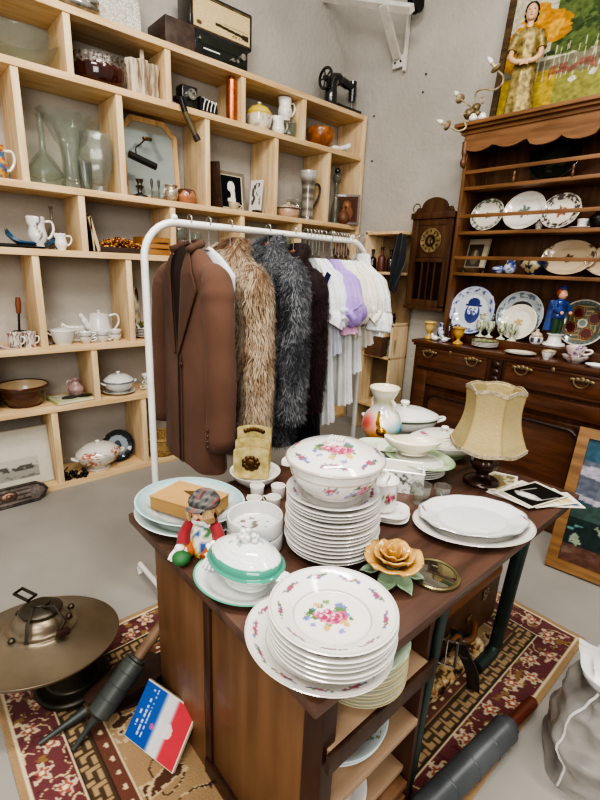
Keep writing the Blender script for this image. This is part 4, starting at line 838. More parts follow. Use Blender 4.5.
# pictures
p = face(216, R2, .16, .3); t = thing('leaning_picture_frame', 'empty dark wooden frame leaning sideways against the upright', 'frame', p)
G().box((0, -.0, .17), (.12, .018, .34), None, .004).build('moulding_board', walnut, t); t.rotation_euler = (.14, 0, .45)
def silh(u, v):
    C = CC(u, '#14161c'); x, y = u-.5, v-.5; m = (np.hypot(x/.16, (y-.14)/.17) < 1)|(np.hypot((x-.06)/.1, (y+.08)/.24) < 1)|((np.abs(y+.24) < .06) & (np.abs(x) < .17)); m &= ~(np.hypot((x+.14)/.12, (y+.08)/.11) < 1); C[m] = hx('#e6dfcc'); C[(np.abs(x) > .44)|(np.abs(y) > .455)] = hx('#c9bfa8'); return C
p = face(232, R2, .17, .2); framed('silhouette_picture', 'black framed picture with pale silhouette behind the small teacup', 'picture', .26, .30, .02, mat('grey_wood_frame', '#8a7d6c', '#6f6354', .5), silh, p, RZ, .12, .015, 60, 60)
cup('teacup', 'cream teacup in front of the silhouette picture', .045, .05, face(234, R2, .06), mat('cream_glaze', '#c9bda2', '#b9ac90', .25, coat=.3), PI/2)
def cards(u, v):
    C = CC(u, '#d9d5cc'); mixc(C, ((u > .15) & (u < .85) & (v > .25) & (v < .9) & (fbm(u*6, v*6, 1, 3) > .42))*1., '#57524d'); return C
for k, (px, lb, rz) in enumerate(((255, 'photo postcard with dark scene leaning on the upright, front one', .25), (262, 'pale card behind the dark photo postcard', .15))):
    framed('postcard', lb, 'card', .13, .26 if k == 0 else .22, 0, None, cards if k == 0 else (lambda u, v: CC(u, '#cbbba0')), face(px, R2, .10+.06*k, .2), rz, .12, .004, 30, 40)
solo(G().ball((0, 0, .012), (.05, .03, .012)), 'small_tray', clkd, 'small dark oval tray under the leaning postcards', 'tray', face(257, R2, .045), RZ)
def pot2(P):
    C = flat(P, '#c2a184'); z = P[:, 2]/.12; C[(z > .45) & (fbm(np.arctan2(P[:, 1], P[:, 0])*5, z*6, 1, 2) > .5)] = hx('#e4d9c6'); C[np.abs(z-.62) < .03] = hx('#5d4a3e'); return C
p = face(288, R2, .10); r = W_(24, p)/2; t = thing('terracotta_pot', 'pink and white lidded terracotta pot beside the tall pewter pitcher', 'pot', p)
G().lathe([(a*r, b*.075) for a, b in sprof([(0, 0), (.7, 0), (.9, .3), (.95, .9), (1.05, 1), (0, .98)], 5)], 40).build('pot_body', chn_m, t, pot2); G().lathe([(a*r, .075+b*.06) for a, b in sprof([(1.08, 0), (1.05, .15), (.55, .5), (.15, .65), (.2, .85), (0, 1)], 4)], 40).build('lid', chn_m, t, pot2)
p = face(308, R2, .08); r = W_(17, p)/2; h = W_(43, p); t = thing('glass_pitcher', 'tall banded glass and pewter pitcher with dark handle', 'pitcher', p)
pm = vcol('banded_glass', .15, .2, .4)
def band(P): 
    C = flat(P, '#a39a8c'); z = P[:, 2]/h; C[np.sin(z*34) > .35] = hx('#6c6358'); C[z > .9] = hx('#c6c3bb'); return C
G().lathe([(a*r, b*h) for a, b in sprof([(0, 0), (.72, 0), (.7, .1), (.66, .45), (.78, .75), (1, 1), (.94, 1), (.7, .75), (.6, .45), (.62, .05), (0, .04)], 5)], 30).build('pitcher_body', pm, t, band)
G().tube(smoothpath([(0, r*.75, h*.78), (0, r*1.6, h*.8), (0, r*1.9, h*.68), (0, r*1.5, h*.45), (0, r*.7, h*.22)], 5), r*.13, 8).build('handle', pew, t)
gl('glass_globe', 'clear glass bowl standing behind the pewter pitcher', 'bowl', bowlp, 297, R2, 22, cgt, .24, ph=18)
gl('stoppered_bottle', 'clear bottle with dark stopper beside the relief plaque', 'bottle', [(0, 0), (1, 0), (1, .3), (.7, .45), (.5, .55), (.45, .8), (.5, .82), (.95, .88), (.8, 1), (0, 1)], 335, R2, 9, glass('pale_bottle', '#cfd1c6', .5), .12, 18, ph=46)
solo(G().ball((0, 0, 0), (.028, .028, .03)), 'bottle_stopper', sk, 'dark round stopper on the clear bottle beside the plaque', 'stopper', face(335, R2, .12)+Vector((0, 0, W_(46, face(335, R2, .12))+.024)))
gl('small_vase', 'small brown pottery vase in front of the relief plaque', 'vase', [(0, 0), (.6, 0), (1, .3), (.8, .6), (.4, .8), (.5, 1), (.4, 1), (.3, .8), (0, .5)], 343, R2, 12, mat('clay_brown', '#7a5236', '#5f3e28', .5), .05, ph=17)
def relief(u, v):
    C = CC(u, '#5a3420'); x, y = u-.5, v-.5; n = fbm(u*9, v*9, 1, 4); mixc(C, ((np.abs(x) < .4) & (np.abs(y) < .42))*1., '#4a2a1b'); mixc(C, ((np.hypot(x/.2, (y-.22)/.14) < 1)|(np.hypot(x/.28, (y+.12)/.3) < 1))*(.5+.6*n), '#8a5a38'); mixc(C, (np.hypot(x/.09, (y-.2)/.09) < 1)*.8, '#ad7a50'); return C
p = face(350, R2, .03, .3); framed('relief_plaque', 'carved brown relief plaque of a seated figure at the shelf end', 'plaque', .24, .27, .02, mat('plaque_frame', '#4a2818', '#341a0f', .35, coat=.2), relief, p, .75, .10, .02, 40, 40)

# row 3
solo(G().box((0, 0, .008), (.10, .26, .012), None, .005).box((0, 0, .018), (.07, .2, .006)), 'dark_tray', blk, 'flat black tray before the blue boat dish', 'tray', face(16, R3, .05))
p = face(34, R3, .10); t = thing('boat_dish', 'blue glazed boat-shaped dish holding the white pitcher', 'dish', p, RZ)
def boat(u, v):
    a = 2*PI*u; c, s = math.cos(a), math.sin(a); w_ = .4+.6*min(1, v*1.3)
    return (c*.15*w_, s*.045*w_, .006+.03*v+.07*v*abs(c)**4*v)
G().grid(boat, 40, 10, cu=True).join(G().grid(lambda u, v: tuple(a*b for a, b in zip(boat(u, v), (.94, .92, 1)))[:2]+(boat(u, v)[2]+.004,), 40, 10, cu=True)).box((0, 0, .006), (.10, .035, .012)).build('dish_hull', mat('blue_glaze', '#2d5570', '#1f3f57', .2, coat=.4), t)
def sprigv(P):
    C = flat(P, '#dfdcd5'); m = (np.abs(P[:, 1]+.0+.012*np.sin(P[:, 2]*70)) < .007) & (P[:, 2] > .03); C[m & (P[:, 0] > 0)] = hx('#5b4750'); return C
j = jug('white_pitcher', 'white porcelain pitcher with dark sprig standing in the blue boat dish', 38, R3+.014, 18, 27, chn_m, .09, sprigv, 0, 'pitcher'); j.location.z = R3+.014
gl('glass_bottle', 'slim clear bottle behind the small white creamer', 'bottle', [(0, 0), (1, 0), (1, .35), (.35, .6), (.3, .92), (.4, 1), (.25, 1), (0, .9)], 54, R3, 11, cg2, .17, 18, ph=40)
jug('milk_jug', 'small white ribbed jug with handle, next to the blue boat dish', 61, R3, 12, 15, por, .06)
bkm = mat('brown_leather_cover', '#5d3a28', '#452a1c', .55, 0, 12, .1)
for px, lb, th, tl in ((93, 'dark brown book leaning on the upright before the amber beads', .03, .22), (88, 'thin black folder behind the leaning brown book', .012, .05)):
    t = thing('leaning_book', lb, 'book', face(px, R3, .12, .2)); G().box((0, 0, .11), (.2, th, .22), None, .003).build('cover', bkm if th > .02 else blk, t); G().box((.004, 0, .11), (.2, th*.7, .212)).build('page_block', mat('old_paper', '#cbb995', '#b8a580', .8), t); t.rotation_euler = (tl, 0, 0)
p = face(118, R3, .11); t = thing('bead_tray', 'shallow tray heaped with amber bead necklaces', 'tray', p)
g = G()
for c, s in (((0, 0, .005), (.2, .30, .01)), ((.1, 0, .018), (.008, .30, .036)), ((-.1, 0, .018), (.008, .30, .036)), ((0, .15, .018), (.2, .008, .036)), ((0, -.15, .018), (.2, .008, .036))): g.box(c, s)
g.build('tray_box', walnut, t)
g = G(); r_ = random.Random(3)
for k in range(260): 
    x, y = r_.uniform(-.09, .092), r_.uniform(-.14, .14); g.ball((x, y, .02+r_.uniform(0, .075)*(1-(y/.17)**2)), r_.uniform(.008, .014), 8, 5)
sd_ = tag(g.build('amber_beads', vcol('amber_bead', .15, 0, .5), None, lambda P: np.array([hx(['#8a4a16', '#b8732a', '#5d2c10', '#c99040'][int(h_*4) % 4]) for h_ in hash2(np.floor(np.arange(len(P))/42), np.zeros(len(P)))])), 'heap of amber and brown bead necklaces in the shallow tray', 'beads', kind='stuff'); sd_.location = p
p = face(157, R3, .10); t = thing('wooden_crate', 'small orange brown slatted wooden crate behind the rack post', 'crate', p, RZ)
cw = wood('crate_wood', '#b27c40', '#8d5f2d', .6, 'X', 14); g = G()
for z in (.02, .06, .10):
    for s in (-1, 1): g.box((0, s*.07, z), (.21, .008, .03))
for s in (-1, 1): g.box((s*.1, 0, .06), (.01, .14, .115))
g.box((0, 0, .005), (.2, .14, .008)).build('crate_slats', cw, t); G().box((.075, 0, .11), (.04, .1, .02)).build('block', cw, t)
for px, pw, ph, lb in ((180, 16, 26, 'clear wine goblet behind the jacket hanger, first of two'), (196, 13, 22, 'clear goblet next to the first one behind the hangers')):
    gl('wine_goblet', lb, 'goblet', [(0, 0), (.7, 0), (.7, .03), (.12, .08), (.1, .4), (.6, .5), (1, .75), (.9, 1), (.85, 1), (.9, .75), (.5, .54), (0, .5)], px, R3, pw, cg, .1, ph=ph)
gl('pink_bowl', 'pale pink glass bowl behind the brown jacket shoulder', 'bowl', bowlp, 176, R3, 20, glass('pink_glass', '#e3c9c2', .5), .05, ph=14)
p = face(265, R3, .14, .1); t = thing('round_clock', 'round black clock with pale dial behind the grey fur coat', 'clock', p+Vector((0, 0, .085)), rot=(PI/2-.15, 0, RZ))
G().lathe([(0, -.02), (.08, -.02), (.085, 0), (.085, .02), (.06, .022), (.06, .012), (0, .012)], 36).build('case', sk, t); G().lathe([(0, .012), (.06, .012), (.06, .015), (0, .015)], 30).build('dial', mat('silver_dial', '#b5b1a7', '#8d897f', .4, .2, 25), t)
g = G()
for k in range(12): g.box((.048*math.cos(k*PI/6), .048*math.sin(k*PI/6), .017), (.014, .005, .003), rotm(0, 0, k*PI/6))
g.build('hour_marks', sk, t)
for px, lb, c in ((222, 'bunch of dried cream flowers behind the jacket hanger', '#c9b68e'), ):
    p = face(px, R3, .08); t = thing('cream_basket', 'small cream wicker dish seen behind the white hangers', 'dish', p); G().lathe(sprof([(0, 0), (.09, 0), (.12, .05), (.125, .08), (.11, .08), (.08, .01), (0, .01)], 3), 30).build('dish_wicker', mat('cream_wicker', '#cbb995', '#a8946d', .8, 0, 40, .4, 60), t)
for px, lb in ((289, 'clear tapered glass behind the grey fur coat collar'), (312, 'clear tapered glass behind the dark fur collar')): gl('tall_glass', lb, 'glass', [(0, 0), (.7, 0), (1, 1), (.92, 1), (.62, .06), (0, .05)], px, R3, 12, cg, .1, ph=24)
p = face(346, R3, .1); t = thing('carved_ornament', 'brown carved wooden ornament behind the rack end', 'ornament', p); G().lathe(sprof([(0, 0), (.07, 0), (.05, .05), (.08, .12), (.05, .19), (.02, .23), (0, .23)], 4), 20, wob=lambda a, k: 1+.12*math.sin(5*a+6*k)).build('carving', mat('carved_brown', '#6f4a2f', '#4d3220', .5, 0, 12), t)

# row 4
def onr(px, py, lev): p = at(px, py, 'Z', lev); p.z = lev+.001; return p
p = onr(20, 338, R4-.0); p.x = SF-.16; p = Vector((SF-.18, face(20, R4, .18).y, R4+.001))
t = thing('iron_ladle', 'black iron melting ladle with wooden handle standing behind the mugs', 'ladle', p)
G().lathe(sprof([(0, 0), (.045, 0), (.055, .03), (.05, .075), (.035, .09), (0, .088)], 3), 20).build('pot', blk, t); G().tube([(0, 0, .08), (.0, .01, .20)], .007, 8).build('rod', blk, t); G().tube([(0, .01, .20), (0, .013, .26), (0, .016, .30)], [.014, .018, .013], 12).build('handle', mat('worn_handle', '#7a4528', '#5a301b', .5), t)
def mugp(P):
    C = flat(P, '#cfc9be'); a = np.arctan2(P[:, 1], P[:, 0]); n = fbm(a*6, P[:, 2]*75, 1, 3); C[n > .50] = hx('#7d6a5e'); C[n > .60] = hx('#8d4f48'); return C
mgp = [(0, 0), (.82, 0), (.86, .03), (1, 1), (.92, 1), (.8, .08), (0, .06)]
for k, (px, lb) in enumerate(((15, 'floral mug under the iron ladle, farther from the upright'), (30, 'floral mug nearest the upright under the iron ladle'))):
    t = cup('floral_mug', lb, .041, .085, Vector((SF-.07, face(px, R4, .07).y, R4+.001)), chn_m, .8, 'floral mugs', 'mug', mugp, mgp)
solo(G().grid(lambda u, v: (u*.1-.05, v*.16-.08, .012+.006*math.sin(u*9+v*14)), 12, 16).join(G().box((0, 0, .005), (.1, .16, .008))), 'folded_cloth', mat('checked_cloth', '#c8b7a6', '#a98d80', .9, 0, 30), 'folded pale cloth at the shelf edge beside the mugs', 'cloth', Vector((SF-.07, face(1, R4, .07).y, R4+.001)))
wp = mat('old_white_china', '#dcd9d2', '#cfcbc3', .16, 0, 6, coat=.5)
def tureen(name, label, cat, loc, R, h, m, rz=0, sx=1, sy=1, body=None, lid=None, paint=None, lidpaint=None, foot=True, knob=.13, handles=True, split=.58, hm=None, group=None, lidm=None, lidtilt=0):
    t = thing(name, label, cat, loc, rz, group)
    b = body or [(0, 0), (.55, 0), (.56, .04), (.42, .10), (.5, .16), (.85, .4), (1.0, .85), (1.0, 1), (.93, 1), (.9, .8), (.4, .3), (0, .28)]
    l = lid or [(1.0, 0), (1.0, .06), (.86, .28), (.55, .62), (.2, .72), (0, .74)]
    G().lathe([(a*R, z*h*split) for a, z in sprof(b, 5)], 64, sx=sx, sy=sy).build('bowl_body', m, t, paint)
    lg = G().lathe([(a*R*.99, h*split+z*h*(1-split)) for a, z in sprof(l, 6)]+[(0, h*split)], 64, sx=sx, sy=sy)
    lo = lg.build('lid', lidm or m, t, lidpaint or paint)
    z1 = h*split+.70*h*(1-split)
    if knob: G().lathe([(a*R*knob, z1+z*R*knob*1.4) for a, z in sprof([(.6, 0), (.5, .3), (1, .7), (.8, 1), (0, 1.1)], 3)], 18).build('knob', hm or m if not paint else (hm or por), lo)
    if handles:
        for s in (-1, 1):
            G().tube(smoothpath([(s*R*sx*.93, -R*.16, h*split*.72), (s*R*sx*1.13, -R*.13, h*split*.84), (s*R*sx*1.18, 0, h*split*.88), (s*R*sx*1.13, R*.13, h*split*.84), (s*R*sx*.93, R*.16, h*split*.72)], 4), R*.055, 8).build('handle', hm or (m if not paint else por), t)
    return t
tureen('sugar_tureen', 'white two-handled sugar pot with flat lid before the gravy boat', 'pot', Vector((SF-.085, face(63, R4, .085).y, R4+.001)), .078, .125, wp, RZ, body=[(0, 0), (.6, 0), (.64, .05), (.8, .35), (.95, .8), (1.0, 1), (.93, 1), (.9, .8), (.4, .3), (0, .28)], lid=[(1.03, 0), (1.03, .1), (.9, .28), (.5, .5), (.2, .6), (0, .62)], split=.72)
def gravy(name, label, loc, L, h, m, rz=0, paint=None, cat='gravy boat'):
    t = thing(name, label, cat, loc, rz)
    def sh(s, dz):
        def f(u, v):
            a = 2*PI*u; c, q = math.cos(a), math.sin(a); w_ = (.45+.55*math.sin(v*PI/2))*s; x = c*L/2*w_*(1.12 if c > .6 else 1); y = q*L*.27*w_*(1-.35*max(0, c)**2)
            return (x, y, dz+h*(.18+.82*v)+(h*.28*max(0, c)**5+h*.1*max(0, -c)**4)*v*v)
        return f
    g = G().grid(sh(1, 0), 40, 12, cu=True).join(G().grid(sh(.93, .003), 40, 12, cu=True)); n = 40
    g.f += [(12+13*i, 13*((i+1) % 40)+12, 520+13*((i+1) % 40)+12, 520+13*i+12) for i in range(40)]
    g.lathe(sprof([(0, .0), (L*.22, 0), (L*.22, h*.06), (L*.17, h*.12), (L*.23, h*.26), (0, h*.26)], 3), 30, sy=.6)
    g.build('boat_body', m, t, paint, smooth=60); G().tube(smoothpath([(-L*.44, 0, h*.95), (-L*.62, 0, h*1.1), (-L*.68, 0, h*.8), (-L*.5, 0, h*.5), (-L*.36, 0, h*.42)], 5), L*.022, 8).build('handle', m if not paint else por, t); return t
gravy('gravy_boat', 'white gravy boat with looped handle behind the sugar pot', Vector((SF-.19, face(77, R4, .19).y, R4+.001)), .17, .10, wp, -RZ)
p = Vector((SF-.15, face(100, R4, .15).y, R4+.001)); t = thing('coffee_pot', 'white coffee pot with long spout and looped handle', 'coffee pot', p)
h = .195; r = .082
G().lathe([(a*r, b*h) for a, b in sprof([(0, 0), (.95, 0), (1, .04), (.95, .4), (.8, .8), (.72, .9), (0, .9)], 4)], 36).build('pot_body', wp, t)
lo = G().lathe([(a*r, .9*h+b*h) for a, b in sprof([(.78, 0), (.74, .04), (.3, .09), (.1, .1), (.16, .16), (0, .18)], 4)], 30).build('lid', wp, t)
G().tube(smoothpath([(0, -r*.7, h*.42), (0, -r*1.05, h*.56), (0, -r*1.28, h*.80), (0, -r*1.55, h*.96)], 5), [.026]*5+[.022]*5+[.016]*5+[.013], 12).build('spout', wp, t)
G().tube(smoothpath([(0, r*.75, h*.85), (0, r*1.5, h*.9), (0, r*1.65, h*.6), (0, r*.95, h*.2)], 6), .008, 8).build('handle', wp, t)
c0 = None; k = 0
for px, py, n_ in ((86, 341, 2), (103, 340, 2), (117, 336, 2)):
    y = face(px, R4, .06).y
    for q in range(n_):
        lb = '%s white teacup of the %s stack beside the coffee pot' % (('bottom', 'top')[q], ('first', 'middle', 'last')[k])
        loc = (SF-.065-.03*(k == 2), y, R4+.001+.032*q)
        if c0 is None: c0 = cup('stacked_teacup', lb, .043, .042, loc, wp, 1.2, 'stacked white teacups', 'cup')
        else: dup(c0, loc, .5+q+k, lb)
    k += 1
framed('flat_picture', 'small dark-edged picture lying behind the sugar pot on shelf', 'picture', .12, .10, .01, walnut, lambda u, v: CC(u, '#8c7f6d'), Vector((SF-.10, face(50, R4, .10).y, R4+.001)), RZ, .5, .01, 8, 8)
fab = vcol('printed_fabric', .9)
def flor(P):
    C = flat(P, '#cfc6b6'); n = fbm(P[:, 1]*22, P[:, 2]*22+P[:, 0]*11, 1, 4); C[n > .55] = hx('#b7903f'); C[n > .62] = hx('#4c5a36'); C[n < .36] = hx('#51403a'); return C
for k, (px, z, lb) in enumerate(((138, .0, 'stack of white plates beside floral cloth behind rack post'), )):
    for q in range(6):
        loc = (SF-.16, face(146, R4, .16).y, R4+.003+.011*q); lb = ORD[q]+' white plate from the bottom of the stack behind the rack post'
        pq = solo(plate_g(.12, .016, .62, 40), 'white_plate', wp, lb, 'plate', loc, group='white plates behind the rack post') if q == 0 else dup(pq, loc, None, lb)
for q, (px, zz, lb) in enumerate(((139, .17, 'tall rolled floral cloth standing behind the plates near rack post'), (147, .0, 'folded floral cloth hanging over the plate stack behind jacket'))):
    y = face(px+2, R4, .2).y
    if q == 0: solo(G().lathe(sprof([(0, 0), (.05, 0), (.055, .15), (.045, .34), (.03, .36), (0, .35)], 5), 24, wob=lambda a, k: 1+.12*math.sin(4*a+5*k)), 'rolled_cloth', fab, lb, 'cloth', (SF-.26, y-.04, R4+.001), col=flor)
    else: solo(G().grid(lambda u, v: ((u-.5)*.22, (v-.5)*.20, .085+.02*math.sin(u*7+v*5)-.05*max(0, u-.75)*4), 20, 20), 'folded_cloth', fab, lb, 'cloth', (SF-.17, face(150, R4, .17).y, R4+.001), col=flor)

# row 5
p = Vector((SF-.16, face(24, R5, .16).y, R5+.001)); t = thing('mixing_bowl', 'large brown earthenware bowl with cream inside', 'bowl', p)
r = .15; bp_ = [(0, 0), (.62, 0), (.64, .06), (.88, .45), (.96, .8), (1.03, .88), (1.03, 1), (.96, 1)]; bi = [(.95, .97), (.86, .5), (.6, .12), (0, .1)]
G().lathe([(a*r, b*.14) for a, b in sprof(bp_, 4)], 48).build('outer_glaze', mat('brown_glaze', '#5b3522', '#42241a', .2, 0, 4, coat=.5), t); G().lathe([(a*r, b*.14) for a, b in sprof(bi, 4)], 48).build('cream_inside', mat('cream_slip', '#cdb894', '#bfa983', .25, 0, 5, coat=.4), t)
p = Vector((SF-.11, face(74, R5, .11).y, R5+.001))
bk = thing('picture_book', 'green white picture book lying flat under the pink jug', 'book', p, .12)
G().box((0, 0, .012), (.19, .24, .022), None, .002).build('cover', mat('pale_green_cover', '#b9bf8f', '#a9ae7e', .5), bk); G().box((.0, 0, .0245), (.15, .19, .002)).build('cover_picture', mat('cover_print', '#8f8f80', '#c9c6ae', .5, 0, 14), bk); G().box((.003, .003, .012), (.19, .236, .015)).build('page_block', mat('old_paper2', '#d9d2bd', '#c8c0a8', .8), bk)
t = thing('dark_brooch', 'dark oval metal dish lying on the picture book', 'dish', p+Vector((.05, .005, .0265)), RZ)
G().ball((-.05, 0, .008), (.05, .028, .009)).ball((.05, 0, .008), (.05, .028, .009)).box((0, 0, .008), (.04, .012, .006)).build('dish_metal', pew, t)
mp_ = mat('mauve_glaze', '#a98a86', '#8e706e', .35, 0, 9, coat=.2)
jp = Vector((SF-.15, face(76, R5, .15).y, R5+.0265)); t = thing('mauve_jug', 'small mauve jug standing on the back of the picture book', 'jug', jp)
G().lathe([(a*.052, b*.11) for a, b in sprof([(0, 0), (.7, 0), (1, .25), (.95, .45), (.5, .72), (.36, .85), (.48, 1), (.36, 1), (.25, .85), (0, .7)], 5)], 30).build('jug_body', mp_, t); G().tube(smoothpath([(0, -.02, .10), (0, -.05, .098), (0, -.057, .07), (0, -.045, .045)], 5), .006, 8).build('handle', mp_, t)
pc = Vector((SF-.11, face(119, R5, .11).y, R5+.001))
solo(plate_g(.115, .018, .6, 44), 'serving_plate', wp, 'white serving plate under the grey-lined tureen', 'plate', pc+Vector((0, 0, .002)))
def greyl(P):
    C = flat(P, '#d3d2cd'); C[np.abs(P[:, 2]-.086) < .005] = hx('#6d7076'); return C
tureen('vegetable_tureen', 'white tureen with grey rim line standing on its plate', 'tureen', pc+Vector((0, 0, .009)), .108, .155, chn_m, RZ, paint=greyl)
for q in range(3):
    loc = (SF-.09, face(148, R5, .09).y, R5+.001+.036*q); lb = ORD[q]+' white teacup from the bottom of the stack beside white tureen'
    cq = cup('teacup', lb, .045, .046, loc, wp, -1.3, 'white teacup stack by the tureen', 'cup') if q == 0 else dup(cq, loc, -1.3+.3*q, lb)
# row 6
def eng(u, v):
    C = CC(u, '#c9c4b6'); m = (v > .14) & (v < .50) & (u > .05) & (u < .84); C[m] = hx('#bab6a9'); n = fbm(u*14, v*18, 1, 3)
    hor = .30+.07*fbm(u*9, v*0, 1, 6)
    mixc(C, (m & (v < hor))*.55, '#85827a'); mixc(C, (m & (np.abs(v-hor) < .045) & (n > .4))*.9, '#55534d'); mixc(C, (m & (v < .22) & (n > .5))*.7, '#6f6c64'); return C
p = Vector((SF-.10, face(14, R6, .10, .3).y, R6+.001)); framed('harbour_engraving', 'mounted grey harbour engraving leaning in the bottom compartment', 'picture', .50, .40, .006, ivory, eng, p, RZ, .18, .01, 120, 90)
tp = at(20, 492, 'X', SF+.07)
t = thing('metal_tray', 'long dark embossed metal tray standing on edge before the engraving', 'tray', (SF+.06, tp.y-.02, .002), RZ, rot=(-.42, 0, RZ))
hp = [(-.34, 0), (.12, 0), (.16, .03), (.18, .06), (.16, .09), (.12, .115), (-.34, .115)]
G().prism(hp, .015, Matrix.Rotation(PI/2, 4, 'X')).build('tray_plate', mat('embossed_metal', '#7b7067', '#574d45', .4, .5, 20, .3, 50), t)
g = G().tube([(x, -.018, z) for x, z in hp], .009, 6, closed=True)
for k in range(3): g.tube([(-.3, -.017, .03+.028*k), (.08, -.017, .03+.028*k)], .004, 6)
g.build('raised_rim', pew, t)
G().ball((-.04, -.02, .06), (.05, .012, .03)).ball((-.04, -.028, .06), (.02, .01, .015)).build('boss', mat('copper_boss', '#7d5f50', '#5a443a', .35, .6), t)
def imari(P, H=.16):
    C = flat(P, '#dcd5c9'); a = np.arctan2(P[:, 1], P[:, 0]); z = P[:, 2]/H; n = fbm(a*4, z*9, 1.2, 5)
    for ca in (-.6, 1.0, 2.6, -2.2):
        d = np.hypot((np.angle(np.exp(1j*(a-ca))))/.42, (z-.36)/.15)+.7*(n-.5); m_ = fbm(a*14, z*30, 1, 9); C[(d < 1) & (m_ > .44)] = hx('#b4633c'); C[(d < 1) & (m_ > .60)] = hx('#5d3b3a')
        q = np.hypot((np.angle(np.exp(1j*(a-ca))))/.5, (z-.68)/.13)+.7*(n-.5); C[(q < 1) & (m_ > .46)] = hx('#bb6a42'); C[(q < 1) & (m_ > .62)] = hx('#7c4a40')
    C[np.abs(z-.535) < .012] = hx('#8d5a4a'); return C
p = onr(99, 463, R6); p = Vector((SF-.12, face(99, R6, .12).y, R6+.001))
it = tureen('imari_tureen', 'white footed tureen with rust orange flowers and ladle', 'tureen', p, .138, .225, chn_m, RZ, 1.15, .9, body=[(0, 0), (.5, 0), (.52, .05), (.36, .14), (.40, .22), (.8, .45), (1.0, .85), (1.0, 1), (.93, 1), (.9, .8), (.4, .4), (0, .38)], paint=lambda P: imari(P, .20), knob=.12)
G().tube(smoothpath([(.0, -.10, .14), (.02, -.15, .15), (.03, -.20, .158)], 4), .007, 8).build('ladle_handle', por, it)
bgr = thing('iron_grapes', 'black cast iron grape cluster lying beside the rust flower tureen', 'ornament', Vector((SF-.03, face(73, R6, .04).y, R6+.001)))
g = G(); r_ = random.Random(8)
for k in range(26): g.ball((r_.uniform(-.03, .02), r_.uniform(-.06, .08), .013+r_.choice((0, 0, .02, .035))), .014, 10, 6)
g.build('grapes', blk, bgr); G().tube(smoothpath([(0, -.05, .03), (.0, -.07, .07), (-.02, -.04, .09)], 4), .005, 6).build('stem', blk, bgr)
def bluebird(P, R=.11):
    C = flat(P, '#8f9ba3'); x, y = P[:, 0]/R, P[:, 1]/R; q = np.hypot(x, y); C[q > .66] = hx('#26292c'); d = np.hypot((x-.05)/.22, (y-.02)/.34)+.6*(fbm(x*5, y*5, 1, 2)-.5); C[d < .9] = hx('#3b4148'); return C
p = Vector((SF-.17, face(118, R6, .17).y, R6+.001)); stand_plate('round_wall_plate', 'round plate with wide black rim and blue centre behind the tureen', .125, p, lambda P: bluebird(P, .125), .25, RZ, dense=4)
p = Vector((SF-.12, face(162, R6, .12).y, R6+.001)); t = thing('wicker_basket', 'woven wicker basket behind the lower jacket hem', 'basket', p)
wk = mat('wicker', '#b8965f', '#7d5f36', .8, 0, 60, .5, 90, stretch=(1, 1, 2))
G().lathe(sprof([(0, 0), (.10, 0), (.13, .06), (.14, .15), (.13, .15), (.12, .06), (.09, .01), (0, .01)], 4), 48, wob=lambda a, k: 1+.02*math.sin(30*a)).build('basket_weave', wk, t); G().tube(arc((0, 0, .15), .137, 0, 2*PI, 30, 'XY')[:-1], .012, 8, closed=True).build('rim_braid', wk, t)

# ------------------------------------------------------------------ settle every shelf piece inside its own compartment
bpy.context.view_layer.update()
def wbox(o):
    lo, hi = Vector((9, 9, 9)), Vector((-9, -9, -9)); st = [o]
    while st:
        q = st.pop(); st += list(q.children)
        if q.type == 'MESH':
            for v in q.data.vertices:
                w_ = q.matrix_world @ v.co
                for i in range(3): lo[i] = min(lo[i], w_[i]); hi[i] = max(hi[i], w_[i])
    return lo, hi
ROWDIV = [(.08, .733, 1.345, 1.95, 3.165), odd, even, odd, even, odd]
for o in list(COL.objects):
    if o.parent or o.name in SHELF_FROM or o.type not in ('MESH', 'EMPTY') or o.name.split('.')[0] in ('leather_stick', 'metal_tray', 'picture_lamp'): continue
    lo, hi = wbox(o); row = [i for i in range(6) if LV[i]-.02 < (lo.z+min(hi.z, lo.z+.05))/2 < LV[i+1]-LT]
    if not row: 
        if lo.x < WX+.004: o.location.x += WX+.004-lo.x
        continue
    r = row[0]; ds = [Y0]+list(ROWDIV[r])+[Y1]; ym = (lo.y+hi.y)/2
    a = max([d for d in ds if d < ym] or [Y0])+LT/2+.002; b = min([d for d in ds if d > ym] or [Y1])-LT/2-.002
    if hi.z > LV[r+1]-LT-.003 or hi.y-lo.y > b-a:
        k = min((LV[r+1]-LT-.004-lo.z)/(hi.z-lo.z), (b-a-.002)/(hi.y-lo.y), 1); oz = o.location.z-lo.z; o.scale = tuple(s_*k for s_ in o.scale); o.location.z = lo.z+oz*k
        bpy.context.view_layer.update(); lo, hi = wbox(o)
    if lo.y < a: o.location.y += a-lo.y
    if hi.y > b: o.location.y -= hi.y-b
    if lo.x < WX+.004: o.location.x += WX+.004-lo.x
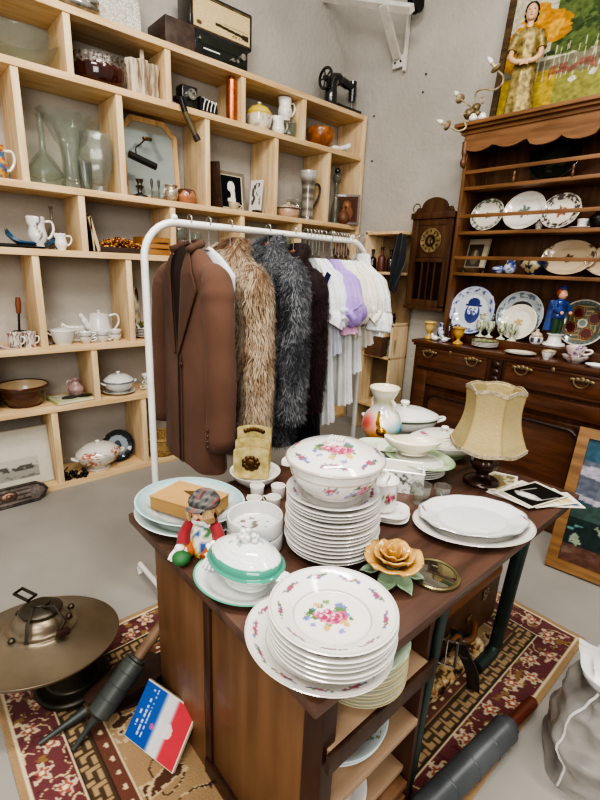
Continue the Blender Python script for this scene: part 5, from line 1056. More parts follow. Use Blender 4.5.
# ------------------------------------------------------------------ clothes rail
RX, RY0, RY1, RZT = -1.78, .775, 2.075, 1.70
rail = thing('clothes_rack', 'white tubular clothes rack with rounded corners, loaded with coats and blouses', 'clothes rack', (RX, (RY0+RY1)/2, 0))
rw = mat('white_enamel', '#e6e4de', '#d8d5cd', .3, 0, 9, coat=.3)
ym = (RY0+RY1)/2; hl = (RY1-RY0)/2; rr_ = .14
pts = [(0, -hl, .06), (0, -hl, RZT-rr_)]+[tuple(v) for v in arc((0, -hl+rr_, RZT-rr_), rr_, PI, PI/2, 8, 'YZ')]+[tuple(v) for v in arc((0, hl-rr_, RZT-rr_), rr_, PI/2, 0, 8, 'YZ')]+[(0, hl, .06)]
G().tube(pts, .0145, 12).build('hanging_frame', rw, rail)
for s in (-1, 1):
    f = [(-.27, s*hl, .012), (-.27, s*hl, .05)]; f = [(-.25, s*hl, .014), (.25, s*hl, .014)]
    G().tube([(-.24, s*hl, .0), (-.255, s*hl, .03), (-.24, s*hl, .058), (.24, s*hl, .058), (.255, s*hl, .03), (.24, s*hl, .0)], .013, 10).build('foot_bar', rw, rail)
    G().lathe([(0, 0), (.02, 0), (.02, .10), (0, .10)], 14, (0, s*hl, .03)).build('post_socket', rw, rail)
    G().ball((0, s*(hl-rr_)*1.02, RZT+.018), .014, 10, 6).build('stop_button', rw, rail)
G().tube([(0, -hl, .12), (0, hl, .12)], .010, 10).build('lower_bar', rw, rail)

# ------------------------------------------------------------------ garments
ws = mat('wire_steel', '#b5b2aa', '#8f8c85', .3, .8, 30); whp = mat('white_plastic', '#e4e3df', '#d6d4cf', .35)
def hanger(par, w, m, drop=.085, thick=.012, flatten=.5, wire=False):
    hk = [(0, 0, -drop), (0, 0, -.03)]+[(.0+.018*math.sin(a), 0, -.012+.018*-math.cos(a)+.0155) for a in np.linspace(.4, 4.4, 9)]
    G().tube([(x, y, z+.016) for x, y, z in hk], .0024, 6).build('hook', ws, par)
    if wire: G().tube([(0, 0, -drop+.016), (w, 0, -drop-.085), (-w, 0, -drop-.085), (0, 0, -drop+.016)], .0025, 6).build('hanger_bar', ws, par)
    else: G().tube(smoothpath([(-w, 0, -drop-.085), (-w*.55, 0, -drop-.04), (0, 0, -drop+.012), (w*.55, 0, -drop-.04), (w, 0, -drop-.085)], 5), [.006]+[thick]*18+[.010]+[.006], 8, flat=flatten if False else 1).build('hanger_bar', m, par)
def body_fn(sp):
    """closed garment surface: u around, v neck to hem. sp: w shoulder half width, hw hem half width, t thickness, z0 neck, L length"""
    def f(u, v):
        a = 2*PI*u; c, s = math.cos(a), math.sin(a)
        if v < .16: q = v/.16; w_ = sp['nw']+(sp['w']-sp['nw'])*q; z = sp['z0']-sp['drop']*q**1.25; t = sp['t']*(.55+.45*q)
        else: q = (v-.16)/.84; w_ = sp['w']+(sp['hw']-sp['w'])*q-.012*math.sin(q*PI)*sp.get('waist', 1); z = sp['z0']-sp['drop']-sp['L']*q; t = sp['t']*(1+.25*q)
        fold = 1+sp.get('fold', .10)*math.sin(a*sp.get('nf', 9)+sp.get('ph', 0)+1.5*v)*min(1, v*1.6)
        ex = .75
        return (math.copysign(abs(c)**ex, c)*w_*(1+.25*(fold-1)), math.copysign(abs(s)**.9, s)*t*fold, z+sp.get('hem', .01)*math.sin(a*3+1)*max(0, v-.7)*2)
    return f
def sleeve_pts(sp, s): 
    w_, z = sp['w'], sp['z0']-sp['drop']; l = sp['sl']; f = sp.get('flare', .06)
    return smoothpath([(s*(w_-.09), 0, z+.012), (s*(w_-.045), 0, z-.003), (s*(w_-.012), 0, z-.028), (s*(w_+.012), -.004, z-.085), (s*(w_+.022), -.008, z-.18), (s*(w_+.02+f*.5), -.012, z-.18-(l-.18)*.5), (s*(w_+f), -.02, z-l)], 5)
def garment(name, label, y, sp, m, paint=None, hm=None, group=None, rz=0, nu=56, nv=44, hang=True, wire=False, xo=0, collar=None):
    t = thing(name, label, sp.get('cat', 'coat'), (RX+xo, y, RZT-.002), rz, group)
    g = G().grid(body_fn(sp), nu, nv, cu=True); b = g.build('garment_body', m, t, paint, smooth=180)
    if sp['sl']:
        for s in (-1, 1):
            P = sleeve_pts(sp, s); n = len(P); r0, r1 = sp.get('sr', (.062, .055))
            rs = [.03+(r0-.03)*math.sin(min(1, i/(n*.5))*PI/2) if i < n*.5 else r0+(r1-r0)*(i/n) for i in range(n)]
            rs = [r*(1+.018*math.sin(i*1.3+s)) for i, r in enumerate(rs)]; K = 44 if sp.get('ruffle') else 18
            gs = G().tube(P, rs, K, up=(1, 0, 0))
            if sp.get('ruffle'):
                for i in range(n):
                    c_ = P[i]
                    for k in range(K):
                        q = Vector(gs.v[i*K+k]); a = 2*PI*k/K; gs.v[i*K+k] = tuple(c_+(q-c_)*(1+sp['ruffle']*math.sin(9*a+.25*i+s)*min(1, .25+i/n)+.08*math.sin(4*a+i*.5)))
            gs.build('sleeve', m, t, paint, smooth=180)
    if hang: hanger(t, sp['w']*.86, hm or whp, -sp['z0']-.018+.02, .010, wire=wire)
    return t, b
def front_patch(sp, x0, x1, v0, v1, off, nu=6, nv=30, side=-1):
    f = body_fn(sp)
    def surf(p, q):
        v = v0+(v1-v0)*q; a0 = f(.75, v); xa = x0(q)+(x1(q)-x0(q))*p
        lo, hi = (.5, .75) if xa < 0 else (.75, 1.0)
        for _ in range(22):
            mid = (lo+hi)/2
            if f(mid, v)[0] < xa: lo = mid
            else: hi = mid
        P = f((lo+hi)/2, v); return (xa, P[1]-off, P[2])
    return G().grid(surf, nu, nv)

# brown wool coat
camel = mat('camel_wool', '#654737', '#573b2c', .95, 0, 4, .12, 220, sheen=.04)
camel2 = mat('camel_wool_dark', '#563a2a', '#493022', .95, 0, 5, .1, 220, sheen=.04)
lin_ = mat('dark_lining', '#26140f', '#1b0f0b', .7, 0, 6)
spj = dict(w=.205, hw=.235, nw=.055, t=.058, z0=-.085, drop=.10, L=.83, sl=.70, sr=(.066, .060), flare=.045, fold=.07, nf=7, ph=.5)
jk, jb = garment('wool_coat', 'brown wool coat with notched lapels hanging first on the rack', .972, spj, camel, hm=mat('dark_hanger', '#3a1f16', '#2a1610', .3, coat=.3))
front_patch(spj, lambda q: -.060*(1-min(1, q*2.1))-.008, lambda q: .060*(1-min(1, q*2.1))+.012, .0, 1.0, .003).build('front_opening', lin_, jb)
def lap(s): return front_patch(spj, lambda q: s*(.052*(1-q)+.010), lambda q: s*(.066+(.085*min(1, q/.42) if q < .42 else .085*(1-(q-.42)/.58)-.05*(q-.42)/.58)), .03, .50, .014, 8, 40)
for s in (-1, 1): lap(s).build('lapel', camel2, jb, smooth=180).modifiers.new('thickness', 'SOLIDIFY').thickness = .005
G().tube(smoothpath([(-.075, -.05, -.10), (-.05, .02, -.075), (0, .045, -.068), (.05, .02, -.075), (.075, -.05, -.10)], 5), .016, 8, flat=1).build('collar', camel2, jb, smooth=180)
for s in (1,):
    front_patch(spj, lambda q: .015, lambda q: .028, .5, 1.0, .006).build('front_edge', camel2, jb)
btn = mat('horn_button', '#3b2418', '#5a3a26', .3)
for s in (-1, 1):
    P = sleeve_pts(spj, s)[-3:]
    for k in range(4): G().ball(P[-1]+Vector((-.01+.012*(s > 0), -.062, .02+.024*k)), (.008, .005, .008), 8, 5).build('cuff_button', btn, jk)
G().ball((.03, -.075, -.56), (.011, .006, .011), 10, 6).build('front_button', btn, jk)

# fur: thousands of fine tapered hairs rooted on the garment surface
def fur_on(srcs, n, length, wd, cols, down=.75, seed=1, jit=.35):
    r = np.random.default_rng(seed); V = []; F = []; Cc = []
    tris = []
    for g in srcs:
        v = np.array(g.v, float)
        for f in g.f:
            for k in range(1, len(f)-1): tris.append((v[f[0]], v[f[k]], v[f[k+1]]))
    T = np.array(tris); nrm = np.cross(T[:, 1]-T[:, 0], T[:, 2]-T[:, 0]); ar = np.linalg.norm(nrm, axis=1); nrm /= ar[:, None]+1e-12
    idx = r.choice(len(T), n, p=ar/ar.sum()); a, b = r.random(n), r.random(n); fl_ = a+b > 1; a[fl_], b[fl_] = 1-a[fl_], 1-b[fl_]
    P = T[idx, 0]+a[:, None]*(T[idx, 1]-T[idx, 0])+b[:, None]*(T[idx, 2]-T[idx, 0]); N = nrm[idx]
    cen = np.stack([P[:, 0]*.55, P[:, 1]*0, P[:, 2]], 1); out = P-cen; sgn = np.sign((N*out).sum(1)); sgn[sgn == 0] = 1; N = N*sgn[:, None]
    flow = np.stack([.35*np.sin(P[:, 2]*19+P[:, 0]*9)+P[:, 0]*.8, np.zeros(n), -np.ones(n)], 1); flow -= N*(flow*N).sum(1)[:, None]; flow /= np.linalg.norm(flow, axis=1)[:, None]+1e-6
    D = N*(1-down)+flow*down+r.normal(0, jit, (n, 3))*.5; D /= np.linalg.norm(D, axis=1)[:, None]
    Ln = length*(.6+.8*r.random(n)); S = np.cross(D, N); S /= np.linalg.norm(S, axis=1)[:, None]+1e-9
    A = P+S*wd/2; B = P-S*wd/2; M_ = P+D*Ln[:, None]*.6+N*Ln[:, None]*.12; E = P+D*Ln[:, None]+np.array([0, 0, -1])*Ln[:, None]*.15
    A2 = M_+S*wd*.35; B2 = M_-S*wd*.35
    VV = np.stack([A, B, A2, B2, E], 1).reshape(-1, 3); k = np.arange(n)*5
    quads = np.stack([k, k+1, k+3, k+2], 1); tri = np.stack([k+2, k+3, k+4], 1)
    tone = fbm(P[:, 0]*9+P[:, 1]*7, P[:, 2]*5, 1.6, seed)*.75+r.random(n)*.25
    pal_ = np.array([hx(c) for c in cols]); x = np.clip((tone-.25)/.45, 0, .999)*(len(cols)-1); i = x.astype(int); fr = (x-i)[:, None]
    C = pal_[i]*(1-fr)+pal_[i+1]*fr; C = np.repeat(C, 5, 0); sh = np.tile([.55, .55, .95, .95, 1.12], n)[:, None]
    return VV, quads, tri, np.clip(C*sh, 0, 1)
def fur_obj(name, par, data, m):
    V, Q, T, C = data; me = bpy.data.meshes.new(name); nv = len(V)
    me.vertices.add(nv); me.vertices.foreach_set('co', V.ravel())
    nl = len(Q)*4+len(T)*3; me.loops.add(nl); me.loops.foreach_set('vertex_index', np.concatenate([Q.ravel(), T.ravel()]))
    me.polygons.add(len(Q)+len(T)); st = np.concatenate([np.arange(len(Q))*4, len(Q)*4+np.arange(len(T))*3]); me.polygons.foreach_set('loop_start', st)
    me.update(calc_edges=True)
    A = me.color_attributes.new('Col', 'FLOAT_COLOR', 'POINT'); A.data.foreach_set('color', np.concatenate([lin(C), np.ones((nv, 1))], 1).ravel())
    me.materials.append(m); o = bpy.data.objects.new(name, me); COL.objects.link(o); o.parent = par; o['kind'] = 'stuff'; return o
furm = vcol('fur_strands', .75, sheen=.15)
def fur_coat(name, label, y, sp, cols, n, length, wd, seed, under, rz=0, down=.75, jit=.35):
    t, b = garment(name, label, y, sp, under, rz=rz, hm=mat('tan_hanger', '#9a6a45', '#7d5234', .4))
    src = [G().grid(body_fn(sp), 40, 40, cu=True)]
    for s in (-1, 1):
        P = sleeve_pts(sp, s); k = len(P); r0, r1 = sp['sr']; src.append(G().tube(P, [.03+(r0-.03)*math.sin(min(1, i/(k*.5))*PI/2) for i in range(k)], 14, caps=False, up=(1, 0, 0)))
    src.append(G().tube(smoothpath([(-.08, -.05, sp['z0']-.05), (-.055, .02, sp['z0']+.01), (0, .04, sp['z0']+.02), (.055, .02, sp['z0']+.01), (.08, -.05, sp['z0']-.05), (.09, -.07, sp['z0']-.2)], 4), .035, 10))
    cg_ = G(); cg_.join(src[-1]); cg_.build('collar', under, t, smooth=180)
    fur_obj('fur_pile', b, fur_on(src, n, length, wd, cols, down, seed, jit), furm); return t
spf = dict(w=.175, hw=.205, nw=.07, t=.075, z0=-.085, drop=.10, L=.80, sl=.72, sr=(.07, .066), flare=.03, fold=.08, nf=6)
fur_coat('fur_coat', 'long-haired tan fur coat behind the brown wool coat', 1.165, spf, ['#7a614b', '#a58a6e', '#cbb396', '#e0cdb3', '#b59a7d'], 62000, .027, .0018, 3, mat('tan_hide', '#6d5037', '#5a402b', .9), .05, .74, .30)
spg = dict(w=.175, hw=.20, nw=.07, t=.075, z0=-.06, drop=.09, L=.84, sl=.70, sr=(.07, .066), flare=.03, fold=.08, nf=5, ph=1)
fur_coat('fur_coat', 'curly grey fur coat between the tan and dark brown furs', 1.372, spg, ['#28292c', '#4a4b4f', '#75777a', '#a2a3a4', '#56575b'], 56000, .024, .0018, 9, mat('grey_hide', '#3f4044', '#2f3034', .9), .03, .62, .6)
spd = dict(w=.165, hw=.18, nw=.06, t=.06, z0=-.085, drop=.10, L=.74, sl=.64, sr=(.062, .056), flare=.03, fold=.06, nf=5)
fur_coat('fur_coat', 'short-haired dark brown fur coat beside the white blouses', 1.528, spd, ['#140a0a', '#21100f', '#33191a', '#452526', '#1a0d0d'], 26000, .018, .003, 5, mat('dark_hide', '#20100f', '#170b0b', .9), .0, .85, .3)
# scarf-like dark collar and shirts between brown coat and tan fur
shirt = mat('pale_shirt', '#cfd2d3', '#b9bdc0', .8, 0, 5, .1, 120)
sps = dict(cat='shirt', w=.19, hw=.20, nw=.05, t=.03, z0=-.10, drop=.09, L=.45, sl=0, fold=.1)
garment('pale_shirt', 'pale grey shirt on white hanger between wool coat and tan fur', 1.06, sps, shirt)
# white garments
def linen(name, c1, c2): return mat(name, c1, c2, .85, 0, 5, .25, 46, sheen=.1, dist=.02)
wl = linen('white_linen', '#d6d5d3', '#c3c2c0'); wl2 = linen('cream_linen', '#d4cec2', '#c2baaa'); lace = linen('blue_white_lace', '#cfd1d8', '#b3b6c2'); pink = linen('pink_cotton', '#dbaac6', '#cd93b6'); lil = linen('lilac_cotton', '#a98cc9', '#8f70b5'); dk = mat('dark_skirt', '#221f22', '#17151a', .9, 0, 6)
def lg(name, label, cat, y, m, w, hw, L, sl, sr=(.05, .06), flare=.03, t=.032, ph=0, nf=17, fold=.30, z0=-.10, wire=True, rz=0, drop=.09, xo=0):
    return garment(name, label, y, dict(cat=cat, w=w-.045, hw=hw-.03, nw=.055, t=t, z0=z0, drop=drop, L=L, sl=sl, sr=sr, flare=flare, fold=fold, nf=nf, ph=ph, hem=.02, ruffle=.13), m, group='light garments on the clothes rack', wire=wire, rz=rz, nu=110, xo=xo)
lg('dark_skirt', 'long black skirt mostly hidden between dark fur and white nightgown', 'skirt', 1.605, dk, .14, .2, .86, 0, z0=-.16)
lg('nightgown', 'long white nightgown with lace hem right after the dark fur', 'nightgown', 1.655, wl, .19, .23, .74, .22, ph=.4, rz=.05)
lg('lace_blouse', 'blue white lace blouse with short sleeve next to the nightgown', 'blouse', 1.70, lace, .20, .215, .38, .18, ph=1.2)
a, b = lg('lilac_dress', 'lilac dress with pink skirt hanging among the white blouses', 'dress', 1.755, lil, .195, .21, .20, .15, ph=.2, rz=-.04, xo=.035, sr=(.055, .07))
G().grid(body_fn(dict(w=.165, hw=.205, nw=.15, t=.042, z0=-.185, drop=.06, L=.215, fold=.3, nf=10, ph=1)), 64, 20, cu=True).build('pink_skirt', pink, a, smooth=180)
lg('long_petticoat', 'long white petticoat with tiered hem behind the lilac dress', 'petticoat', 1.80, wl, .19, .225, .66, 0, ph=2)
lg('frilled_blouse', 'cream white frilled blouse behind the petticoat', 'blouse', 1.845, wl2, .20, .215, .30, .16, ph=.7, fold=.28)
lg('white_slip', 'white sleeveless slip between the frilled blouse and cream dress', 'slip', 1.885, wl, .18, .20, .50, 0, ph=1.7)
lg('cream_dress', 'cream short-sleeved dress beside the puff sleeve blouse', 'dress', 1.93, wl2, .205, .23, .35, .2, sr=(.055, .065), ph=2.3)
lg('puff_blouse', 'white blouse with big gathered puff sleeves at the rack end', 'blouse', 1.985, wl, .20, .22, .30, .27, sr=(.065, .078), flare=.045, ph=.9, fold=.25)
lg('bow_blouse', 'small white blouse with black tag hanging last on the rack', 'blouse', 2.03, wl, .12, .15, .16, .10, ph=1.1, z0=-.06)
G().box((.05, -.045, -.155), (.03, .004, .045)).build('shop_tag', blk, SC.objects['bow_blouse'])
G().box((.155, -.05, -.19), (.03, .005, .05), rotm(0, .5)).build('blue_tag', mat('navy_tag', '#232a4c', '#1b2140', .6), SC.objects['nightgown'])
for k, y in enumerate((1.63, 1.68, 1.73, 1.78, 1.82, 1.865, 1.905)):
    t = thing('wire_hanger', '%s spare wire hanger between the light garments' % ORD[k], 'hanger', (RX, y, RZT-.002), .06*(k % 3-1), 'spare wire hangers on the rack'); hanger(t, .12, None, .085, wire=True)
# ------------------------------------------------------------------ desk with open shelves
TZ = .76; TX0, TX1, TY0, TY1 = -1.345, -.455, .487, 1.88
do = Vector((-.9, 1.17, 0))
desk = thing('desk', 'old dark-topped wooden desk with open end shelves and green steel legs', 'desk', do)
topw = wood('desk_top', '#5f4336', '#463026', .4, 'Y', 8, .12, .12)
sidew = wood('desk_side', '#7a573a', '#67472d', .45, 'Z', 7, .1, .04)
darkw = wood('desk_edge', '#46291a', '#321c11', .45, 'Z', 9, .1, .04)
pale = wood('desk_shelf', '#a98d72', '#957a60', .5, 'Y', 7, .05, .03)
gst = mat('green_steel', '#33423c', '#2a3530', .4, .3, 10, coat=.1)
def dbox(name, x0, x1, y0, y1, z0, z1, m, bev=.003, par=None): return G().box(Vector(((x0+x1)/2, (y0+y1)/2, (z0+z1)/2))-do, (x1-x0, y1-y0, z1-z0), None, bev).build(name, m, par or desk)
dbox('table_top', TX0, TX1, TY0, TY1, TZ-.032, TZ, topw, .006)
PX0, PX1, PY0, PY1 = -1.27, -.475, .55, .93
dbox('end_panel', PX0, -.965, PY0-.012, PY0, .0, TZ-.032, sidew)
dbox('corner_stile', -.96, -.93, PY0-.012, PY0+.02, .0, TZ-.032, darkw)
dbox('end_panel', -.93, PX1-.06, PY0-.004, PY0+.008, .03, TZ-.032, sidew)
dbox('corner_stile', PX1-.06, PX1, PY0-.014, PY0+.025, .0, TZ-.032, darkw)
dbox('foot_rail', -.96, PX1, PY0-.018, PY0-.002, .0, .06, darkw)
dbox('side_panel', PX0, PX1, PY1-.018, PY1, .0, TZ-.032, darkw)
dbox('back_panel', PX0, PX0+.014, PY0, PY1-.018, .0, TZ-.032, sidew)
SHZ = (.585, .385, .19)
dbox('shelf_board', PX0+.014, PX1+.008, PY0, PY1-.018, SHZ[0]-.028, SHZ[0], pale); dbox('shelf_edge', PX1+.008, PX1+.02, PY0-.012, PY1, SHZ[0]-.05, SHZ[0]+.001, darkw)
dbox('shelf_board', PX0+.014, PX1+.004, PY0, PY1-.018, SHZ[1]-.022, SHZ[1], pale)
dbox('shelf_board', PX0+.014, PX1-.02, PY0, PY1-.018, SHZ[2]-.02, SHZ[2], pale)
dbox('apron_rail', PX1-.03, PX1+.005, PY0, PY1, TZ-.056, TZ-.032, darkw)
for z in (.07, .125): dbox('drawer_runner', PX1-.10, PX1, .80, .91, z, z+.025, sidew)
# steel legs
G().tube(smoothpath([Vector((-.468, .955, .73))-do, Vector((-.49, .965, .35))-do, Vector((-.505, .972, .05))-do, Vector((-.56, .975, .014))-do, Vector((-1.2, .975, .014))-do], 5), .014, 10).build('leg', gst, desk)
G().tube(smoothpath([Vector((-.53, 1.62, .73))-do, Vector((-.56, 1.66, .40))-do, Vector((-.585, 1.70, .10))-do, Vector((-.588, 1.685, .045))-do, Vector((-.590, 1.64, .033))-do, Vector((-.592, 1.56, .032))-do], 5), .026, 12).build('leg', gst, desk)
dbox('under_rail', -1.2, -.56, 1.62, 1.66, TZ-.07, TZ-.032, gst)
dbox('back_leg', -1.28, -1.24, 1.76, 1.80, 0, TZ-.032, gst)
dbox('back_leg', -1.28, -1.24, 1.0, 1.04, 0, TZ-.032, gst)

# ------------------------------------------------------------------ crockery on the desk
e = .001
flo = china(.137, seed=4)
# tall stack under the floral tureen
SX, SY = -.811, .884; N = 15; dz = .0107
big0 = None
for k in range(N):
    z = TZ+.004+dz*k; nm = ORD[k]+' white plate from the bottom of the tall plate stack under the floral tureen' if k < N-1 else 'flower-rimmed top plate of the tall stack, right under the floral tureen'
    loc = (SX-.0012*k+.003*math.sin(k*2.1), SY+.001*k+.003*math.cos(k*1.7), z)
    if k == 0: big0 = solo(plate_g(.137, .02, .62, 64, 1), 'soup_plate', chn_m, nm, 'plate', loc, group='tall plate stack', col=lambda P: flat(P, '#dfdbd4'))
    elif k < N-1: dup(big0, loc, None, nm)
    else: solo(plate_g(.137, .022, .62, 150, 3), 'soup_plate', chn_m, nm, 'plate', loc, group='tall plate stack', col=china(.137, bq=0, rim=.82, n=9, sp=.09, seed=4))
tz = TZ+.004+dz*N+.012
def tbody(P):
    C = flat(P, '#e0dbd3'); a = np.arctan2(P[:, 1], P[:, 0]); z = P[:, 2]
    for k, ca in enumerate((-2.4, -1.35, -.55, .4, 2.0)):
        u = np.angle(np.exp(1j*(a-ca)))*.115/.06; v = (z-.045)/.06
        if k in (2, ): bouquet(C, u*.8, v*.8, 0, 0, .55, 7)
        else: bouquet(C, u*.9, v*.9-.15, 0, 0, .26, k)
    C[np.abs(z-.074) < .0018] = hx('#b5a69a'); return C
def tlid(R):
    def f(P):
        C = flat(P, '#e1ddd5'); x, y = P[:, 0]/R, P[:, 1]/R; q = np.hypot(x, y); bouquet(C, x, y, .08, -.30, .40, 21)
        for k in range(7):
            a = k*PI*2/7+.5; sprig(C, x, y, .82*math.cos(a), .82*math.sin(a), .11, a, k)
        C[np.abs(q-.62) < .008] = hx('#c9bdb2'); C[q > .97] = hx('#b3a99f'); return C
    return f
TR = .138
ft = thing('floral_tureen', 'big white tureen with pink rose lid, on the tall plate stack', 'tureen', (SX-.018, SY+.015, tz-.006), .45)
G().lathe([(a*TR, b*.098) for a, b in sprof([(0, 0), (.52, 0), (.54, .06), (.72, .2), (.9, .55), (.96, .9), (.97, 1), (.9, 1), (0, .97)], 8)], 160).build('bowl_body', chn_m, ft, tbody)
lo = G().lathe([(a*TR, .098+b*.05) for a, b in sprof([(1.0, 0), (1.04, .10), (1.0, .25), (.8, .62), (.45, .92), (.2, 1), (0, 1)], 14)]+[(0, .098)], 160).build('lid', chn_m, ft, tlid(TR*1.04))
gk = G()
for k in range(5): gk.box(((k-2)*.009, .0, .155), (.007, .03, .018), None, .003)
gk.box((0, 0, .147), (.05, .034, .01), None, .003).build('lid_handle', por, lo)
for s in (-1, 1): G().box((s*TR*1.03, 0, .066), (.03, .065, .022), None, .008).build('handle', por, ft)
# front soup plate stack on the oval platter at the corner
fx, fy = -.535, .604
def flo_plat(P): return china(.166, bq=0, rim=.86, n=12, sp=.075, seed=9, sx=1.0, sy=.86, line=[(.70, .007, '#bdb3a9'), (.985, .012, '#bdb3a9')])(P)
solo(plate_g(.166, .022, .68, 150, 4, 1.0, .86), 'oval_platter', chn_m, 'oval flower-rimmed platter at the desk corner under the soup plates', 'platter', (-.562, .590, TZ+.004), .25, col=flo_plat)
f0 = None; nF = 6
for k in range(nF):
    z = TZ+.020+.0125*k; loc = (fx+.002*math.sin(k*2), fy+.002*math.cos(k), z); TL = rotm(-.02, -.015); lb = ORD[k]+' soup plate from the bottom of the corner stack on the oval platter'
    if k == nF-1: solo(plate_g(.136, .030, .58, 200, 7), 'floral_plate', chn_m, 'rose-centred soup plate on top of the corner stack', 'plate', loc, .6, group='corner soup plate stack', col=china(.134, bq=.36, rim=.82, n=9, sp=.088, line=[(.61, .010, '#b9b0a6'), (.98, .014, '#b9b0a6')], seed=21))
    elif f0 is None: f0 = solo(plate_g(.136, .030, .58, 90, 1), 'floral_plate', chn_m, lb, 'plate', loc, group='corner soup plate stack', col=china(.134, bq=0, rim=.82, n=9, sp=.085, seed=5))
    else: dup(f0, loc, .5*k, lb)
for o in list(COL.objects):
    if o.name.startswith('floral_plate'): o.rotation_euler = (TL @ rotm(0, 0, o.rotation_euler.z)).to_euler()
# teal edged platters with card box
def teal(R, sy):
    def f(P):
        C = flat(P, '#d8d7d0'); q = np.hypot(P[:, 0]/R, P[:, 1]/(R*sy)); w_ = np.clip((q-.62)/.36, 0, 1)**1.2; mixc(C, w_*.75, '#6f9fa3'); C[np.abs(q-.62) < .008] = hx('#cfd3cc'); C[q > .975] = hx('#c3d4d0'); return C
    return f
tx, ty = -1.212, .640
solo(plate_g(.178, .022, .64, 90, 2, 1, .86), 'oval_dish', chn_m, 'lower grey green oval platter at the desk corner nearest the coats', 'platter', (tx+.008, ty-.01, TZ+.004), .42, col=lambda P: flat(P, '#cddad3'))
solo(plate_g(.182, .03, .62, 120, 4, 1, .86), 'oval_dish', chn_m, 'large teal-shaded oval platter carrying the tan cardboard box', 'platter', (tx, ty, TZ+.026), .42, col=teal(.182, .86))
bx = thing('cardboard_box', 'flat tan cardboard box with dark diamond lying on the teal platter', 'box', (tx+.02, ty-.012, TZ+.042), .36)
cbm = mat('tan_card', '#a8834f', '#9a7545', .7, 0, 5, .05, 60)
g = G().box((0, 0, .021), (.205, .135, .042), rotm(-.03, -.04), .003); g.build('box_body', cbm, bx); G().box((0, 0, .0435), (.208, .138, .003), rotm(-.03, -.04)).build('box_lid', mat('tan_card_light', '#b8925c', '#aa8450', .65, 0, 5), bx)
G().prism([(-.035, 0), (0, .013), (.035, 0), (0, -.013)], .0015, Matrix.Translation((.0, .012, .0452)) @ Matrix.Rotation(-.04, 4, 'Y') @ Matrix.Rotation(-.03, 4, 'X')).build('diamond_mark', mat('dark_diamond', '#5a4527', '#4a3820', .6), bx)
# clown doll
cd = at(205, 560, 'Z', TZ); cd = Vector((-1.005, .575, TZ+.001))
dl = thing('tramp_doll', 'small tramp doll in plaid cap and red coat sitting beside teal platter', 'doll', cd, .45); dl.scale = (1.3, 1.3, 1.3)
red = mat('red_felt', '#96262c', '#7c1c22', .8, 0, 9, .1, 120, sheen=.2); orange = mat('orange_felt', '#bd6a30', '#a35724', .7, 0, 9); green = mat('green_felt', '#34703c', '#28592f', .6, 0, 9); gl_ = mat('white_glove', '#e8e6e1', '#d8d5cf', .5)
def plaid(P):
    C = flat(P, '#5a5957'); C[np.sin(P[:, 0]*420) > .5] = hx('#39393a'); C[np.sin(P[:, 2]*420+P[:, 1]*200) > .55] = hx('#77716c'); C[np.abs(np.sin(P[:, 0]*105)) < .10] = hx('#8c4f4a'); return C
def shirtp(P):
    C = flat(P, '#e2dccb'); n = fbm(P[:, 0]*60, P[:, 2]*60, 1, 4); C[n > .5] = hx('#4e7a4d'); C[n > .6] = hx('#c9a23c'); C[n < .32] = hx('#3d5f9a'); return C
G().lathe(sprof([(0, .0), (.032, 0), (.036, .03), (.03, .065), (.02, .085), (0, .09)], 4), 28, sy=.8).build('shirt', vcol('doll_shirt', .8), dl, shirtp)
G().grid(lambda u, v: ((.038-.012*v)*math.cos(PI*(-.18+1.36*u)), (.034-.01*v)*math.sin(PI*(-.18+1.36*u)), .012+.078*v), 24, 10).join(G().grid(lambda u, v: ((.034-.012*v)*math.cos(PI*(-.18+1.36*u)), (.030-.01*v)*math.sin(PI*(-.18+1.36*u)), .012+.078*v), 24, 10)).build('coat', red, dl)
for s, pts_ in ((-1, [(-.026, -.004, .078), (-.040, -.018, .05), (-.034, -.034, .03)]), (1, [(.026, -.004, .078), (.042, -.012, .056), (.046, -.030, .036)])):
    P = smoothpath(pts_, 4); G().tube(P, [.013]*5+[.014]*4, 10).build('sleeve', red, dl)
    a = Vector(pts_[2]); g = G().ball(a+Vector((s*.002, -.008, -.006)), (.012, .012, .012), 12, 8)
    for q in range(4): g.tube([a+Vector((-.009+.006*q, -.014, -.008)), a+Vector((-.012+.008*q, -.025, -.015+.002*q)), a+Vector((-.013+.0085*q, -.032-.002*(q in (1, 2)), -.022))], [.0042, .004, .003], 7)
    g.tube([a+Vector((-s*.01, -.004, -.004)), a+Vector((-s*.018, -.014, -.008))], [.0045, .0035], 7); g.build('hand', gl_, dl)
for s in (-1, 1):
    G().tube(smoothpath([(s*.016, -.005, .018), (s*.024, -.022, .022), (s*.024, -.04, .016)], 4), .013, 10).build('leg', orange, dl)
G().ball((-.030, -.030, .016), (.022, .018, .017), 14, 9).build('shoe', orange, dl); G().ball((-.022, -.056, .014), (.020, .02, .015), 14, 9).build('shoe', green, dl)
G().ball((0, -.016, .082), (.012, .006, .008), 10, 6).ball((-.014, -.017, .083), (.01, .004, .009)).ball((.014, -.017, .083), (.01, .004, .009)).build('bow_tie', gl_, dl)
hd = G().ball((0, -.006, .108), (.025, .026, .025), 18, 11).ball((0, -.033, .106), (.007, .007, .007), 10, 6).build('face', mat('doll_skin', '#e2b48f', '#d8a880', .5), dl)
for s in (-1, 1): G().ball((s*.010, -.0295, .113), (.0035, .002, .004), 8, 5).build('eye', blk, hd)
G().ball((0, -.030, .097), (.009, .003, .003), 10, 5).build('mouth', red, hd)
g = G(); r_ = random.Random(4)
